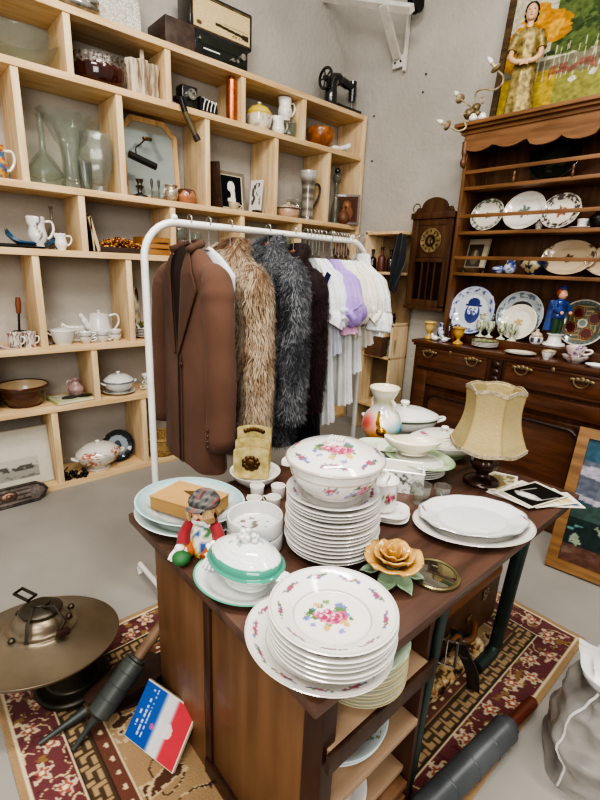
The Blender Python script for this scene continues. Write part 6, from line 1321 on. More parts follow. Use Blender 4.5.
for k in range(40):
    a = r_.uniform(0, 6.28)
    g.tube([(.023*math.cos(a), -.006+.023*math.sin(a), .118), (.031*math.cos(a), -.006+.031*math.sin(a), .104), (.031*math.cos(a+.2), -.006+.03*math.sin(a+.2), .09)], [.006, .006, .003], 5) if abs(a-4.71) > .7 else None
g.build('hair', mat('straw_hair', '#ab8f66', '#8b7048', .9), dl)
G().ball((0, -.002, .128), (.034, .034, .018), 30, 14).ball((0, .0, .138), (.026, .026, .013), 24, 10).build('plaid_cap', vcol('doll_plaid', .9), dl, plaid); G().ball((.0, -.032, .122), (.022, .018, .004), 16, 7).build('cap_brim', vcol('doll_plaid', .9), dl, plaid)
# green rimmed tureen on its stand plate
gx, gy = -.832, .578
def grim(R, sy, g0=.955):
    def f(P):
        C = flat(P, '#dadcd7'); q = np.hypot(P[:, 0]/R, P[:, 1]/(R*sy)); C[q > g0] = hx('#4d957c'); mixc(C, ((q > g0-.05) & (q < g0))*.5, '#93b8a9'); return C
    return f
solo(plate_g(.128, .016, .66, 100, 3, 1, .78), 'stand_plate', chn_m, 'white oval stand plate with green rim under the green tureen', 'plate', (gx-.004, gy-.005, TZ+.004), .30, col=grim(.128, .78))
gt = thing('green_tureen', 'white oval lidded tureen with green bands beside the tramp doll', 'tureen', (gx+.006, gy+.01, TZ+.012), .30)
def gbody(P):
    C = flat(P, '#dadcd7'); z = P[:, 2]; C[(z > .053)] = hx('#43907a'); return C
def glid(P):
    C = flat(P, '#dfe1dc'); q = np.hypot(P[:, 0]/.100, P[:, 1]/.074); C[q > .955] = hx('#43907a'); C[np.abs(q-.66) < .012] = hx('#cdd3cc'); m = (q < .5) & (fbm(P[:, 0]*60, P[:, 1]*60, 1, 4) > .58); C[m] = hx('#9fb0a8'); return C
G().lathe([(a*.105, b*.062) for a, b in sprof([(0, 0), (.55, 0), (.56, .08), (.48, .16), (.8, .5), (.97, .85), (1.03, 1), (.95, 1), (.9, .9), (0, .8)], 6)], 90, sy=.74).build('bowl_body', chn_m, gt, gbody)
lo = G().lathe([(a*.100, .068+b*.048) for a, b in sprof([(0, -.1), (1.0, -.1), (1.0, .08), (.93, .35), (.74, .62), (.68, .70), (.4, .92), (0, 1)], 8)], 90, sy=.74).xf(rotm(.07, .03), (0, .0, .0)).build('lid', chn_m, gt, glid)
g = G(); r_ = random.Random(2)
for k in range(16): g.ball((r_.uniform(-.022, .022), r_.uniform(-.014, .014), .117+r_.uniform(0, .018)), (.009, .008, .007), 10, 6)
g.build('sprig_knob', mat('grey_white_glaze', '#dfe0dc', '#b9bbb8', .2, 0, 60, coat=.4), lo)
for s in (-1, 1): G().ball((s*.107, 0, .055), (.016, .022, .009), 12, 7).ball((s*.118, .008, .058), (.009, .008, .008)).ball((s*.118, -.008, .058), (.009, .008, .008)).build('handle', por, gt)
# two round dishes
ax, ay = -.958, .712
rdp = [(0, 0), (.95, 0), (1, .06), (1, .94), (.98, 1), (.92, .98), (.91, .2), (.85, .12), (0, .1)]
def mark(P):
    C = flat(P, '#d6d5d1'); m = (P[:, 2] < .02) & (np.hypot(P[:, 0], P[:, 1]) < .055) & (fbm(P[:, 0]*70, P[:, 1]*70, 1, 4) > .56); C[m] = hx('#6b5a50'); return C
def rdish(lb, z, loc):
    g = G(); pr = [(a*.082, b*.048) for a, b in rdp]; inner = [(.07*(1-t), .0052) for t in np.linspace(0, 1, 14)]; g.lathe(pr[:-1]+inner[1:-1]+[(0, .0052)], 70, wob=lambda a, k: 1)
    return solo(g, 'round_dish', chn_m, lb, 'dish', loc, .3, 'two round white dishes', col=mark)
rdish('lower plain round white dish of the two stacked beside the plates', 0, (ax+.006, ay-.004, TZ+e)); rdish('upper round white dish with brown motif, behind green tureen', 1, (ax, ay, TZ+.0485))
# four small cups
c0 = None
for k, (px, py, lb) in enumerate(((257, 497, 'small white cup nearest the gold letter holder, back pair'), (281, 497, 'small white cup touching the tall plate stack, back pair'), (254, 510, 'small white cup behind the round dishes, front pair'), (273, 509, 'small white cup in the front pair next to the stack'))):
    p = at(px-(3 if k == 1 else 0), py, 'Z', TZ)
    if c0 is None: c0 = cup('egg_cup', lb, .026, .045, p+Vector((0, 0, e)), por, 2.3, 'four small white cups', 'cup', None, mgp)
    else: dup(c0, p+Vector((0, 0, e)), 2.3+.4*k, lb)
# gold letter holder in a bowl
lx, ly = -1.275, .945
solo(G().lathe([(a*.094, b*.05) for a, b in sprof(bowlp, 4)], 48), 'white_bowl', por, 'white bowl under the gold letter holder', 'bowl', (lx, ly, TZ+e))
gold = mat('brushed_brass', '#d6c68f', '#b3a064', .45, .3, 40, .1, 120)
gh = thing('letter_holder', 'brass letter rack with two arched plates and dark crest, in white bowl', 'letter rack', (lx-.003, ly-.01, TZ+.040), .80); gh.scale = (1.08, 1.08, 1.15)
def archp(w_, h_, r): return [(-w_/2, 0), (w_/2, 0), (w_/2, h_-r)]+[(w_/2*math.cos(t), h_-r+r*math.sin(t)) for t in np.linspace(.15, PI-.15, 9)]+[(-w_/2, h_-r)]
G().box((0, 0, .008), (.115, .085, .014), None, .003).build('base_tray', gold, gh)
for y, hh, nm in ((-.036, .098, 'front_plate'), (-.0, .118, 'middle_plate'), (.036, .148, 'back_plate')):
    o = G().prism(archp(.118, hh, .014), .008, Matrix.Translation((0, y, .01)) @ Matrix.Rotation(PI/2, 4, 'X')).build(nm, gold, gh)
    G().tube([(x, y-.004, z+.012) for x, z in archp(.112, hh-.004, .013)], .003, 6, closed=True).build('rolled_edge', bronze, o)
g = G()
for k in range(9): a = k*.7; g.ball((.022*math.cos(a), -.047, .056+.018*math.sin(a)), (.010, .004, .010), 8, 5)
g.ball((0, -.047, .056), (.016, .006, .017)).build('crest', bronze, gh); g = G()
for k in range(7): g.ball(((k-3)*.010, .026, .140+.006*math.cos((k-3)*.6)), (.008, .004, .008), 8, 5)
g.build('scroll_relief', bronze, gh)
# teapot dish beside the stack
solo(G().grid(lambda u, v: (lambda a, w_: (math.copysign(abs(math.cos(a))**.6, math.cos(a))*w_*.088, math.copysign(abs(math.sin(a))**.6, math.sin(a))*w_*.066, .004+.016*max(0, (w_-.6)/.4)))(2*PI*u, .02+.98*v), 80, 14, cu=True), 'square_dish', chn_m, 'rectangular flower-edged dish under the round tea caddy', 'dish', (-.835, 1.155, TZ+.002), .5, col=lambda P: (lambda C: (C.__setitem__(((np.abs(np.maximum(np.abs(P[:, 0])/.088, np.abs(P[:, 1])/.066)-.8) < .1) & (fbm(P[:, 0]*50, P[:, 1]*50, 1, 3) > .6)), hx('#9c7079')), C)[1])(flat(P, '#e8e4dc')), smooth=60)
solo(G().grid(lambda u, v: (lambda a, w_: (math.copysign(abs(math.cos(a))**.6, math.cos(a))*w_*.09, math.copysign(abs(math.sin(a))**.6, math.sin(a))*w_*.068, .003+.012*max(0, (w_-.6)/.4)))(2*PI*u, .02+.98*v), 80, 14, cu=True), 'square_dish', por, 'lower plain rectangular dish under the flower-edged one', 'dish', (-.827, 1.145, TZ-.002+.001), .5, smooth=60)
def tea(P):
    C = flat(P, '#dad7d0'); a = np.arctan2(P[:, 1], P[:, 0]); z = P[:, 2]
    for ca in (-.4, -1.9, 1.2): bouquet(C, np.angle(np.exp(1j*(a-ca)))*1.4, (z-.05)/.03, 0, 0, .7, 5)
    m = (np.abs(np.angle(np.exp(1j*(a+.4)))) < .5) & (np.abs(z-.05) < .012) & (fbm(a*8, z*80, 1, 2) > .5); C[m] = hx('#8a3346'); return C
tp = thing('tea_caddy', 'white cylindrical jar with flat lid and dark red flowers beside the stack', 'jar', (-.852, 1.175, TZ+.012))
G().lathe([(a*.047, b*.105) for a, b in sprof([(0, 0), (.85, 0), (.95, .05), (1, .4), (.95, .9), (.9, .97), (0, .97)], 6)], 80).build('jar_body', chn_m, tp, tea); G().lathe([(a*.046, .1+b*.03) for a, b in sprof([(0, 0), (1, 0), (1.02, .2), (.8, .5), (.5, .7), (.2, .75), (.3, .95), (0, 1)], 4)], 40).build('lid', por, tp)
# flowered folded tin and clear items behind the caddy
def leafy(P):
    C = flat(P, '#dcdad4'); n = fbm(P[:, 0]*95+P[:, 1]*70, P[:, 2]*95+P[:, 1]*40, 1, 5); C[n > .50] = hx('#9c9d98'); C[n > .58] = hx('#60635f'); return C
q0 = (-.93, 1.36)
t = thing('leaf_planter', 'rectangular white planter with grey leaf pattern behind the tea caddy', 'planter', (q0[0], q0[1], TZ+e), .62)
g = G()
for c, s in (((0, -.05, .042), (.19, .006, .084)), ((0, .05, .042), (.19, .006, .084)), ((.093, 0, .042), (.006, .10, .084)), ((-.093, 0, .042), (.006, .10, .084)), ((0, 0, .004), (.19, .10, .008))): g.box(c, s)
gg = G().grid(lambda u, v: ((u-.5)*.19, -.0535, v*.084), 60, 34).join(G().grid(lambda u, v: (.0965, (u-.5)*.1, v*.084), 34, 34)); gg.build('leaf_pattern', chn_m, t, leafy, fix=False); g.build('planter_box', por, t)
G().tube([(-.096, -.053, .084), (.096, -.053, .084), (.096, .053, .084), (-.096, .053, .084)], .004, 6, closed=True).build('planter_rim', por, t)
def crys(lb, loc, r, hh): solo(G().lathe([(a*r, b*hh) for a, b in sprof([(0, 0), (.7, 0), (.6, .2), (.9, .5), (1, 1), (.92, 1), (.8, .5), (0, .15)], 3)], 14, wob=lambda a, k: 1+.05*math.cos(7*a)), 'crystal_dish', glass('crystal', '#e8eae5', .65, .02), lb, 'dish', loc)
crys('cut glass dish standing before the leaf planter', (-.795, 1.32, TZ+e), .035, .07); crys('small cut glass salt between planter and oval platters', (-.76, 1.40, TZ+e), .03, .055)
# green rimmed plate stack with gravy boat
g0 = None
for k in range(6):
    lb = ORD[k]+' plate from the bottom of the low stack under the green-rimmed plate'; loc = (-.955, 1.535, TZ+.004+.010*k)
    if k == 5: solo(plate_g(.150, .014, .64, 80, 2, 1, .8), 'rimmed_plate', chn_m, 'oval green-rimmed plate topping the low stack before the lamp', 'plate', loc, group='low stack before the lamp', col=lambda P: (lambda C, q: (C.__setitem__(q > .68, hx('#a9bb95')), C.__setitem__(q > .97, hx('#7f9a6f')), C)[2])(flat(P, '#dad8cf'), np.hypot(P[:, 0]/.15, P[:, 1]/.12)))
    elif g0 is None: g0 = solo(plate_g(.108, .014, .64, 48), 'rimmed_plate', por, lb, 'plate', loc, group='low stack before the lamp')
    else: dup(g0, loc, None, lb)
solo(plate_g(.10, .012, .64, 60, 2, 1, .75), 'small_platter', chn_m, 'pale green small oval platter beside the colourful vase', 'platter', (-1.13, 1.50, TZ+.062), .5, col=lambda P: flat(P, '#cdd9bf')); solo(G().lathe([(0, 0), (.05, 0), (.06, .058), (.05, .058), (.042, .008), (0, .008)], 30), 'support_bowl', por, 'white bowl turned up under the pale green oval platter', 'bowl', (-1.13, 1.50, TZ+e))
gravy('cream_boat', 'cream gravy boat with pouring lip before the rose vegetable dish', (-.985, 1.535, TZ+.0735), .225, .06, mat('cream_china', '#e2dac8', '#d6cdb9', .2, 0, 6, coat=.4), 3.97)
# colourful vase
def vasec(P):
    C = flat(P, '#e6dfd2'); a = np.arctan2(P[:, 1], P[:, 0]); z = P[:, 2]/.20; x = np.angle(np.exp(1j*(a+.75)))
    n = .25*(fbm(a*2, z*4, 1.5, 3)-.5)
    def sm(ca, cz, ra, rz_, c, k=1): mixc(C, np.clip(1.25-np.hypot((x-ca)/ra, (z-cz)/rz_)+n, 0, 1)*k, c)
    sm(-1.05, .42, .75, .22, '#c2584c'); sm(.95, .28, .9, .2, '#4f9fc0'); sm(.3, .12, 1.1, .2, '#d6b23e'); sm(-.5, .18, .7, .2, '#d98a3a'); sm(1.4, .48, .5, .2, '#8fb9a6'); sm(0, .78, 3, .1, '#b9b98a', .8); sm(-.3, .66, .8, .12, '#a8a4b0', .7); C[z > .97] = hx('#ddd3b0'); return C
va = thing('lustre_vase', 'round-bellied vase shaded red blue and yellow with gold bird', 'vase', (-1.262, 1.672, TZ+.001)); va.scale = (1.25, 1.25, 1.36)
G().lathe([(a*.076, b*.20) for a, b in sprof([(0, 0), (.45, 0), (.5, .03), (.9, .2), (1, .36), (.82, .54), (.46, .68), (.44, .78), (.68, .95), (.74, 1), (.66, 1), (.38, .8), (0, .7)], 8)], 100).build('vase_body', chn_m, va, vasec)
gy_ = mat('gilding', '#cf9d3a', '#a87824', .25, .8, 30)
va.rotation_euler = (0, 0, 0); d = Vector((.58, -.81, 0))
G().ball(d*.07+Vector((0, 0, .065)), (.022, .016, .016), 12, 7).tube(smoothpath([d*.075+Vector((-.005, 0, .07)), d*.078+Vector((-.015, 0, .095)), d*.062+Vector((-.012, 0, .13))], 4), [.008]*5+[.005]*4, 8).ball(d*.072+Vector((.022, .012, .05)), (.018, .012, .008)).build('gold_bird', gy_, va)
for s in (-1, 1): G().tube(smoothpath([(s*.03, -.0, .165), (s*.052, -.0, .15), (s*.05, -.0, .125), (s*.06, 0, .105)], 4), .006, 8).build('handle', mat('cream_china2', '#e2dac8', '#d6cdb9', .2), va)
# big white tureen behind the vase
gb = lambda P: (lambda C: (C.__setitem__(np.abs(P[:, 2]-.088) < .006, hx('#4a5c42')), C)[1])(flat(P, '#dbd9d3'))
tureen('oval_tureen', 'large white oval tureen with dark green line behind the colourful vase', 'tureen', (-1.285, 1.878, TZ+e), .145, .155, chn_m, .83, 1.2, .8, paint=gb, lidpaint=lambda P: flat(P, '#dddbd5'), split=.66, hm=por, knob=.16)
# rose dish with lid behind the lamp
def rosel(P):
    C = flat(P, '#d8d4ca'); x, y = P[:, 0]/.14, P[:, 1]/.11; 
    for a in (.3, 1.9, 3.4, 4.9): sprig(C, x, y, .68*math.cos(a), .68*math.sin(a), .15, a, 3)
    C[(P[:, 2] > .052) & (P[:, 2] < .06)] = hx('#a9bd94'); return C
tureen('vegetable_dish', 'lidded white vegetable dish with rose sprigs and green underside by the lamp', 'dish', (-1.0, 1.79, TZ+e), .14, .13, chn_m, .83, 1.12, .86, paint=lambda P: (lambda C: (C.__setitem__(P[:, 2] < .045, hx('#a3b58d')), C)[1])(flat(P, '#dfe0d2')), lidpaint=rosel, split=.55, hm=por, knob=.12)
# the lamp
lm = at(480, 474, 'Z', TZ); lmp = thing('table_lamp', 'small table lamp with cream six-sided fabric shade and turned bronze foot', 'lamp', (-.745, 1.665, TZ+e), .3)
G().lathe(sprof([(0, 0), (.062, 0), (.066, .012), (.05, .022), (.03, .03), (.024, .045), (.045, .065), (.05, .09), (.036, .115), (.02, .125), (.028, .14), (.014, .15), (.012, .22), (0, .22)], 4), 36, wob=lambda a, k: 1+(.05*math.cos(8*a) if .4 < k < .72 else 0)).build('lamp_foot', mat('bronze_lamp', '#43281d', '#2c1a13', .28, .4, 14, coat=.3), lmp)
par_ = vcol('parchment', .75, bump=.25, bscale=90); zs0, zs1 = .165, .378
def shd(u, v):
    a = 2*PI*u; hexr = math.cos(PI/6)/math.cos(((a) % (PI/3))-PI/6); sc = .18+.82*1
    r = (.142+(.108-.142)*v)-.017*math.sin(PI*v)*1.2; sca = 1
    lo_ = -.012*abs(math.sin(3*a))*(1-v)*1.2 if v < .1 else 0
    hi_ = .010*abs(math.sin(3*a)) if v > .95 else 0
    return (r*hexr*math.cos(a), r*hexr*math.sin(a), zs0+(zs1-zs0)*v+lo_+hi_)
def shpaint(P):
    C = flat(P, '#ab9a70'); a = np.arctan2(P[:, 1], P[:, 0]); n = fbm(a*9, P[:, 2]*30, 1, 4); mixc(C, (n-.4)*1.2, '#a99461'); C[np.abs(np.sin(3*a)) < .05] = hx('#9a8558'); return C
sg = G().grid(shd, 96, 30, cu=True); sh_ = sg.build('lamp_shade', par_, lmp, shpaint, smooth=40)
sh_.modifiers.new('thickness', 'SOLIDIFY').thickness = .002
brd = mat('braid', '#b3a58a', '#8f806a', .8, 0, 90, .4, 140)
for vv, dzz in ((0.0, 0), (1.0, 0)): 
    P = [Vector(shd(k/96, vv)) for k in range(96)]; G().strip([p_*1 for p_ in P]+[P[0]], .014, .004, (0, 0, 1)).build('braid_edge', brd, sh_)
G().tube([(0, 0, .22), (0, 0, .28)], .011, 10).build('bulb_holder', por, lmp)
# postcards
def nightp(u, v):
    C = CC(u, '#cdc6b1'); m = (u > .05) & (u < .95) & (v > .07) & (v < .93); C[m] = hx('#1a1715'); x, y = u-.5, v-.42
    d = np.hypot(x/.33, (y+.08-.12*x)/.11)+.5*(fbm(u*9, v*9, 1, 3)-.5); C[m & (d < 1)] = hx('#a8a29c'); C[m & (d < .6)] = hx('#d2cdc8'); C[m & (np.abs(u-.2-.3*(v-.4)) < .025) & (v > .4) & (v < .75) & (u > .18)] = hx('#8f8983'); C[m & (np.abs(u-.86-.25*(v-.55)) < .02) & (v > .42) & (v < .78)] = hx('#8a847e'); return C
def plainp(c1, c2):
    def f(u, v):
        C = CC(u, '#e3ddcb'); m = (u > .06) & (u < .94) & (v > .08) & (v < .92); C[m] = hx(c1); mixc(C, (m & (fbm(u*6, v*6, 1, 4) > .5))*1., c2); return C
    return f
cards_ = [((-.60, 1.60), .05, .13, .2, plainp('#c9c1a8', '#a89a72'), 'cream postcard at the bottom of the pile beside the lamp'), ((-.545, 1.665), -.72, .12, .19, plainp('#b9bdc0', '#6f7c8c'), 'blue grey postcard sticking out toward the painting'), ((-.635, 1.63), .36, .12, .19, plainp('#bfb799', '#7f7353'), 'ochre postcard sticking out toward the lamp foot'), ((-.54, 1.635), -.46, .12, .19, plainp('#d2ccb6', '#bfb177'), 'pale yellow postcard in the middle of the pile'), ((-.568, 1.59), -.10, .14, .2, plainp('#c5c1b6', '#8d8a80'), 'white bordered postcard directly under the dark one')]
for k, ((x, y), rz, w_, h_, pf, lb) in enumerate(cards_):
    t = framed('postcard', lb, 'postcard', w_, h_, 0, None, pf, (x, y, TZ+.001+.0022*k), 0, 0, .0016, 18, 24, 'postcards beside the lamp'); t.rotation_euler = (-PI/2, 0, rz); t.location.x -= .025
t = framed('postcard', 'dark postcard of pale swan-like figure, topmost of the pile', 'postcard', .138, .215, 0, None, nightp, (-.585, 1.603, TZ+.0125), 0, 0, .0016, 80, 110, 'postcards beside the lamp'); t.rotation_euler = (-PI/2, 0, -.24)
# two large oval platters
ox, oy = -.600, 1.325
def ovl(R, sy, c, ln): return lambda P: (lambda C, q: (C.__setitem__(np.abs(q-.985) < .014, hx(ln)), C.__setitem__(np.abs(q-.64) < .008, hx('#c9c8c4')), C)[2])(flat(P, c), np.hypot(P[:, 0]/R, P[:, 1]/(R*sy)))
solo(plate_g(.198, .018, .68, 110, 2, 1, .72), 'serving_platter', chn_m, 'lower plain white oval platter near the desk edge', 'platter', (ox+.008, oy-.008, TZ+.004), .95, col=ovl(.198, .72, '#d3cfc6', '#a9a49a'))
solo(plate_g(.180, .022, .64, 130, 3, 1, .74, wob=lambda a: 1+.012*math.cos(12*a)), 'serving_platter', chn_m, 'upper scalloped white oval platter with silver line, beside the rose', 'platter', (ox-.006, oy+.012, TZ+.0135), .95, col=lambda P: (lambda C: (sprig(C, P[:, 0]/.188, P[:, 1]/.139, .86, -.2, .06, 0), sprig(C, P[:, 0]/.188, P[:, 1]/.139, -.8, .35, .06, 0), C)[2])(ovl(.180, .74, '#d8d8d6', '#8f9194')(P)))
# pottery rose
rs = thing('pottery_rose', 'yellow pottery rose with green leaves on the desk edge', 'ornament', (-.602, .905, TZ+e))
def rcol(P):
    C = flat(P, '#bd8f4a'); q = np.hypot(P[:, 0], P[:, 1]); n = fbm(P[:, 0]*60, P[:, 1]*60, 1, 3); mixc(C, np.clip(q/.08, 0, 1)*.45, '#d0ac70'); mixc(C, (n > .6)*.5, '#9c6a30'); mixc(C, (P[:, 2] < .05)*.4, '#a06f34'); return C
def petal(a, r0, r1, z0, z1, w_, curl):
    ca, sa = math.cos(a), math.sin(a)
    def f(u, v):
        s = (u-.5)*2; ww = w_*math.sin(min(1, .22+v*.9)*PI*.58)*(1-.12*abs(s)**2*v); rr = r0+(r1-r0)*v**1.1+curl*v**3; z = z0+(z1-z0)*v-curl*.9*max(0, v-.65)**1.4*2-.010*s*s*v+.003*math.sin(5*s+a)*v
        th = s*ww/max(.02, rr)*.9; x, y = rr*math.cos(th), rr*math.sin(th); return (x*ca-y*sa, x*sa+y*ca, z)
    return f
for n_, r0, r1, z0, z1, w_, cl_, of in ((6, .014, .066, .028, .076, .052, .012, 0), (5, .010, .046, .034, .088, .044, .008, .5), (4, .008, .030, .038, .092, .032, .006, .2), (3, .004, .015, .045, .096, .02, .002, .9)):
    for k in range(n_):
        g = G().grid(petal(2*PI*k/n_+of, r0, r1, z0, z1, w_, cl_), 12, 12); o = g.build('petal', vcol('rose_glaze', .22, coat=.4), rs, rcol, smooth=180); o.modifiers.new('thickness', 'SOLIDIFY').thickness = .004
G().lathe(sprof([(0, 0), (.035, 0), (.03, .015), (.018, .03), (.02, .045), (0, .05)], 3), 20).build('calyx', mat('leaf_glaze', '#9db49a', '#7f9878', .2, 0, 20, coat=.4), rs)
for a in (-1.2, -.3, .7, 2.4, 3.8):
    ca, sa = math.cos(a), math.sin(a)
    g = G().grid(lambda u, v: (lambda s, r, ww: ((r*ca-s*ww*sa), (r*sa+s*ww*ca), .030-.026*v**1.3+.004*abs(s)+.002*math.sin(9*v)))((u-.5)*2, .02+.065*v, .024*math.sin(PI*min(1, .12+v*.86))), 8, 12); o = g.build('leaf', mat('leaf_glaze', '#6f9a78'), rs, smooth=180); o.modifiers.new('thickness', 'SOLIDIFY').thickness = .003
# small round mirror
mr = thing('hand_mirror', 'small round mirror with brass rim lying flat between the rose and oval platters', 'mirror', (-.535, 1.005, TZ+e))
G().lathe([(0, 0), (.066, 0), (.067, .004), (.06, .006), (0, .006)], 48).build('mirror_disc', mat('mirror_dark', '#a9a79c', '#a3a196', .04, .95, 3), mr); G().lathe([(.058, .0), (.069, 0), (.069, .007), (.064, .009), (.058, .007)], 48).build('bevelled_rim', mat('rim_brass', '#8f835f', '#6f6546', .25, .8), mr)
# ------------------------------------------------------------------ crockery on the desk's shelves
gp0 = None; N2 = 11
for k in range(N2):
    z = SHZ[0]+.003+.0098*k; loc = (-.562+.0015*math.sin(k*2), .742+.0015*math.cos(k*1.3), z); lb = ORD[k]+' gilt-edged plate from the bottom of the stack on the upper desk shelf'
    cf = lambda P: (lambda C, q: (C.__setitem__(q > .965, hx('#b5a981')), C)[1])(flat(P, '#cdd0c2'), np.hypot(P[:, 0], P[:, 1])/.118)
    if k == 0: gp0 = solo(plate_g(.118, .016, .62, 64, 1), 'gilt_plate', chn_m, lb, 'plate', loc, group='gilt plates on the upper desk shelf', col=cf)
    elif k < N2-1: dup(gp0, loc, None, lb)
    else: solo(plate_g(.118, .016, .62, 64, 1), 'gilt_plate', chn_m, 'pale green gilt-edged plate topping the stack on the upper desk shelf', 'plate', loc, group='gilt plates on the upper desk shelf', col=lambda P: (lambda C, q: (C.__setitem__(q > .985, hx('#8f9f76')), C)[1])(flat(P, '#b9c9b0'), np.hypot(P[:, 0], P[:, 1])/.118))
def purp(P):
    C = flat(P, '#cfd6d4'); x, y = P[:, 0]/.15, P[:, 1]/.15
    for a in (-.2, 1.3, 2.9, 4.4): bouquet(C, x, y, .62*math.cos(a), .62*math.sin(a), .26, 5); blob(C, x, y, .62*math.cos(a)+.05, .62*math.sin(a), .09, '#6d2f4c', .6)
    q = np.hypot(x, y); C[q > .965] = hx('#c6d4d3'); return C
for k, (z, lb) in enumerate(((SHZ[1]+.004, 'lower pale platter of two on the middle desk shelf'), (SHZ[1]+.018, 'pale blue white platter with purple flowers on the middle desk shelf'))):
    solo(plate_g(.15, .02, .74, 110, 4), 'flowered_platter', chn_m, lb, 'platter', (-.630+.004*k, .732, z), .4, group='platters on the middle desk shelf', col=purp if k else (lambda P: flat(P, '#d6dddb')))
solo(plate_g(.125, .02, .66, 60, 1), 'white_platter', por, 'plain white platter on the lowest desk shelf', 'platter', (-.61, .69, SHZ[2]+.004))
# ------------------------------------------------------------------ rug under the desk
UX0, UX1, UY0, UY1 = -1.76, -.365, .075, 2.12
def rugcol(P):
    x, y = P[:, 0], P[:, 1]; d = np.minimum(np.minimum(x-UX0, UX1-x), np.minimum(y-UY0, UY1-y))
    al = np.where((np.minimum(x-UX0, UX1-x) < np.minimum(y-UY0, UY1-y)), y, x)           # along the border
    C = flat(P, '#a58762'); n = fbm(x*9, y*9, 1, 3); mixc(C, (n-.35)*.7, '#8f7150')
    def swirl(sc, seed): return np.abs(np.sin(fbm(x*sc, y*sc, 1, seed, 3)*13))
    # maroon band with cream blossoms
    m = (d > .028) & (d < .150); C[m] = hx('#6d3a3b'); mixc(C, (m & (fbm(x*30, y*30, 1, 5) > .6))*.6, '#56292b')
    s = .088; ph = al/s; k = np.floor(ph); cx = (ph-k-.5)*s; cy = d-.089-.022*np.where(k % 2 == 0, 1, -1)
    r = np.hypot(cx, cy); th = np.arctan2(cy, cx); fl_ = r < .028*(1+.35*np.cos(5*th+k)); C[m & fl_ & (fbm(x*45, y*45, 1, 14) > .36)] = hx('#c9b69a'); C[m & (r < .017*(1+.3*np.cos(5*th+k)))] = hx('#a35b48'); C[m & (r < .008)] = hx('#e3d3ad')
    C[m & (~fl_) & (swirl(11, 4) < .13)] = hx('#cdb68a'); C[m & (~fl_) & (fbm(x*26, y*26, 1, 8) > .66)] = hx('#8a6a3f')
    C[np.abs(d-.026) < .004] = hx('#d8c7a2'); C[np.abs(d-.152) < .004] = hx('#d8c7a2')
    # key pattern band
    m = (d > .158) & (d < .222); C[m] = hx('#a68a64'); p = .06; u = (al % p)/p; v = (d-.158)/.064
    ky = ((u < .12)|((v < .14) & (u < .75))|((np.abs(v-.5) < .09) & (u > .35))|((np.abs(u-.68) < .07) & (v > .14) & (v < .55))|((v > .86) & (u > .1))|((np.abs(u-.36) < .07) & (v > .5)))
    C[m & ky] = hx('#4d3c2a'); C[np.abs(d-.156) < .0035] = hx('#3d2a1a'); C[np.abs(d-.224) < .0035] = hx('#3d2a1a')
    # brown band with hearts
    m = (d > .228) & (d < .268); C[m] = hx('#6e4334'); p = .055; cx = (al % p)-p/2; cy = d-.248; hrt = (np.hypot((np.abs(cx)-.004)/.0055, (cy-.002)/.0055) < 1)|((np.abs(cx)+np.abs(cy+.002)) < .006); C[m & hrt] = hx('#d8c49b')
    C[np.abs(d-.271) < .004] = hx('#d8c7a2')
    # field with scrolls
    m = d > .276; sw = swirl(6.5, 12); g_ = fbm(x*13, y*13, 1, 21); h_ = fbm(x*7, y*7, 1, 31); C[m & (sw < .13) & (h_ > .45)] = hx('#3f2a20'); C[m & (sw > .13) & (sw < .2) & (h_ > .5)] = hx('#c9b48c')
    C[m & (g_ > .66)] = hx('#c9b48c'); C[m & (g_ > .70)] = hx('#5a3a2b'); C[m & (g_ < .27)] = hx('#452a30')
    return C
NX, NY = 300, 430
g = G(); xs = np.linspace(UX0, UX1, NX+1); ys = np.linspace(UY0, UY1, NY+1)
rc_ = ((UX0+UX1)/2, (UY0+UY1)/2)
X_, Y_ = np.meshgrid(xs, ys, indexing='ij'); Z_ = .006+.0012*np.sin(X_*37)*np.sin(Y_*29)
me = bpy.data.meshes.new('rug'); V = np.stack([X_.ravel()-rc_[0], Y_.ravel()-rc_[1], Z_.ravel()], 1)
idx = np.arange((NX+1)*(NY+1)).reshape(NX+1, NY+1); Q = np.stack([idx[:-1, :-1], idx[1:, :-1], idx[1:, 1:], idx[:-1, 1:]], -1).reshape(-1, 4)
nb = len(V); bot = np.array([[UX0, UY0], [UX1, UY0], [UX1, UY1], [UX0, UY1]])-np.array(rc_)
me.vertices.add(nb); me.vertices.foreach_set('co', V.ravel()); me.loops.add(Q.size); me.loops.foreach_set('vertex_index', Q.ravel()); me.polygons.add(len(Q)); me.polygons.foreach_set('loop_start', np.arange(len(Q))*4); me.update(calc_edges=True)
A = me.color_attributes.new('Col', 'FLOAT_COLOR', 'POINT'); PP = V+np.array([rc_[0], rc_[1], 0]); A.data.foreach_set('color', np.concatenate([lin(np.clip(rugcol(PP), 0, 1)), np.ones((nb, 1))], 1).ravel())
me.materials.append(vcol('rug_pile', .95, bump=.5, bscale=260, sheen=.2)); rug = bpy.data.objects.new('rug', me); COL.objects.link(rug); rug.location = (rc_[0], rc_[1], 0)
tag(rug, 'tan and maroon patterned rug with key border spread under the desk', 'rug')
rug.modifiers.new('thickness', 'SOLIDIFY').thickness = .005
FZ = .0075

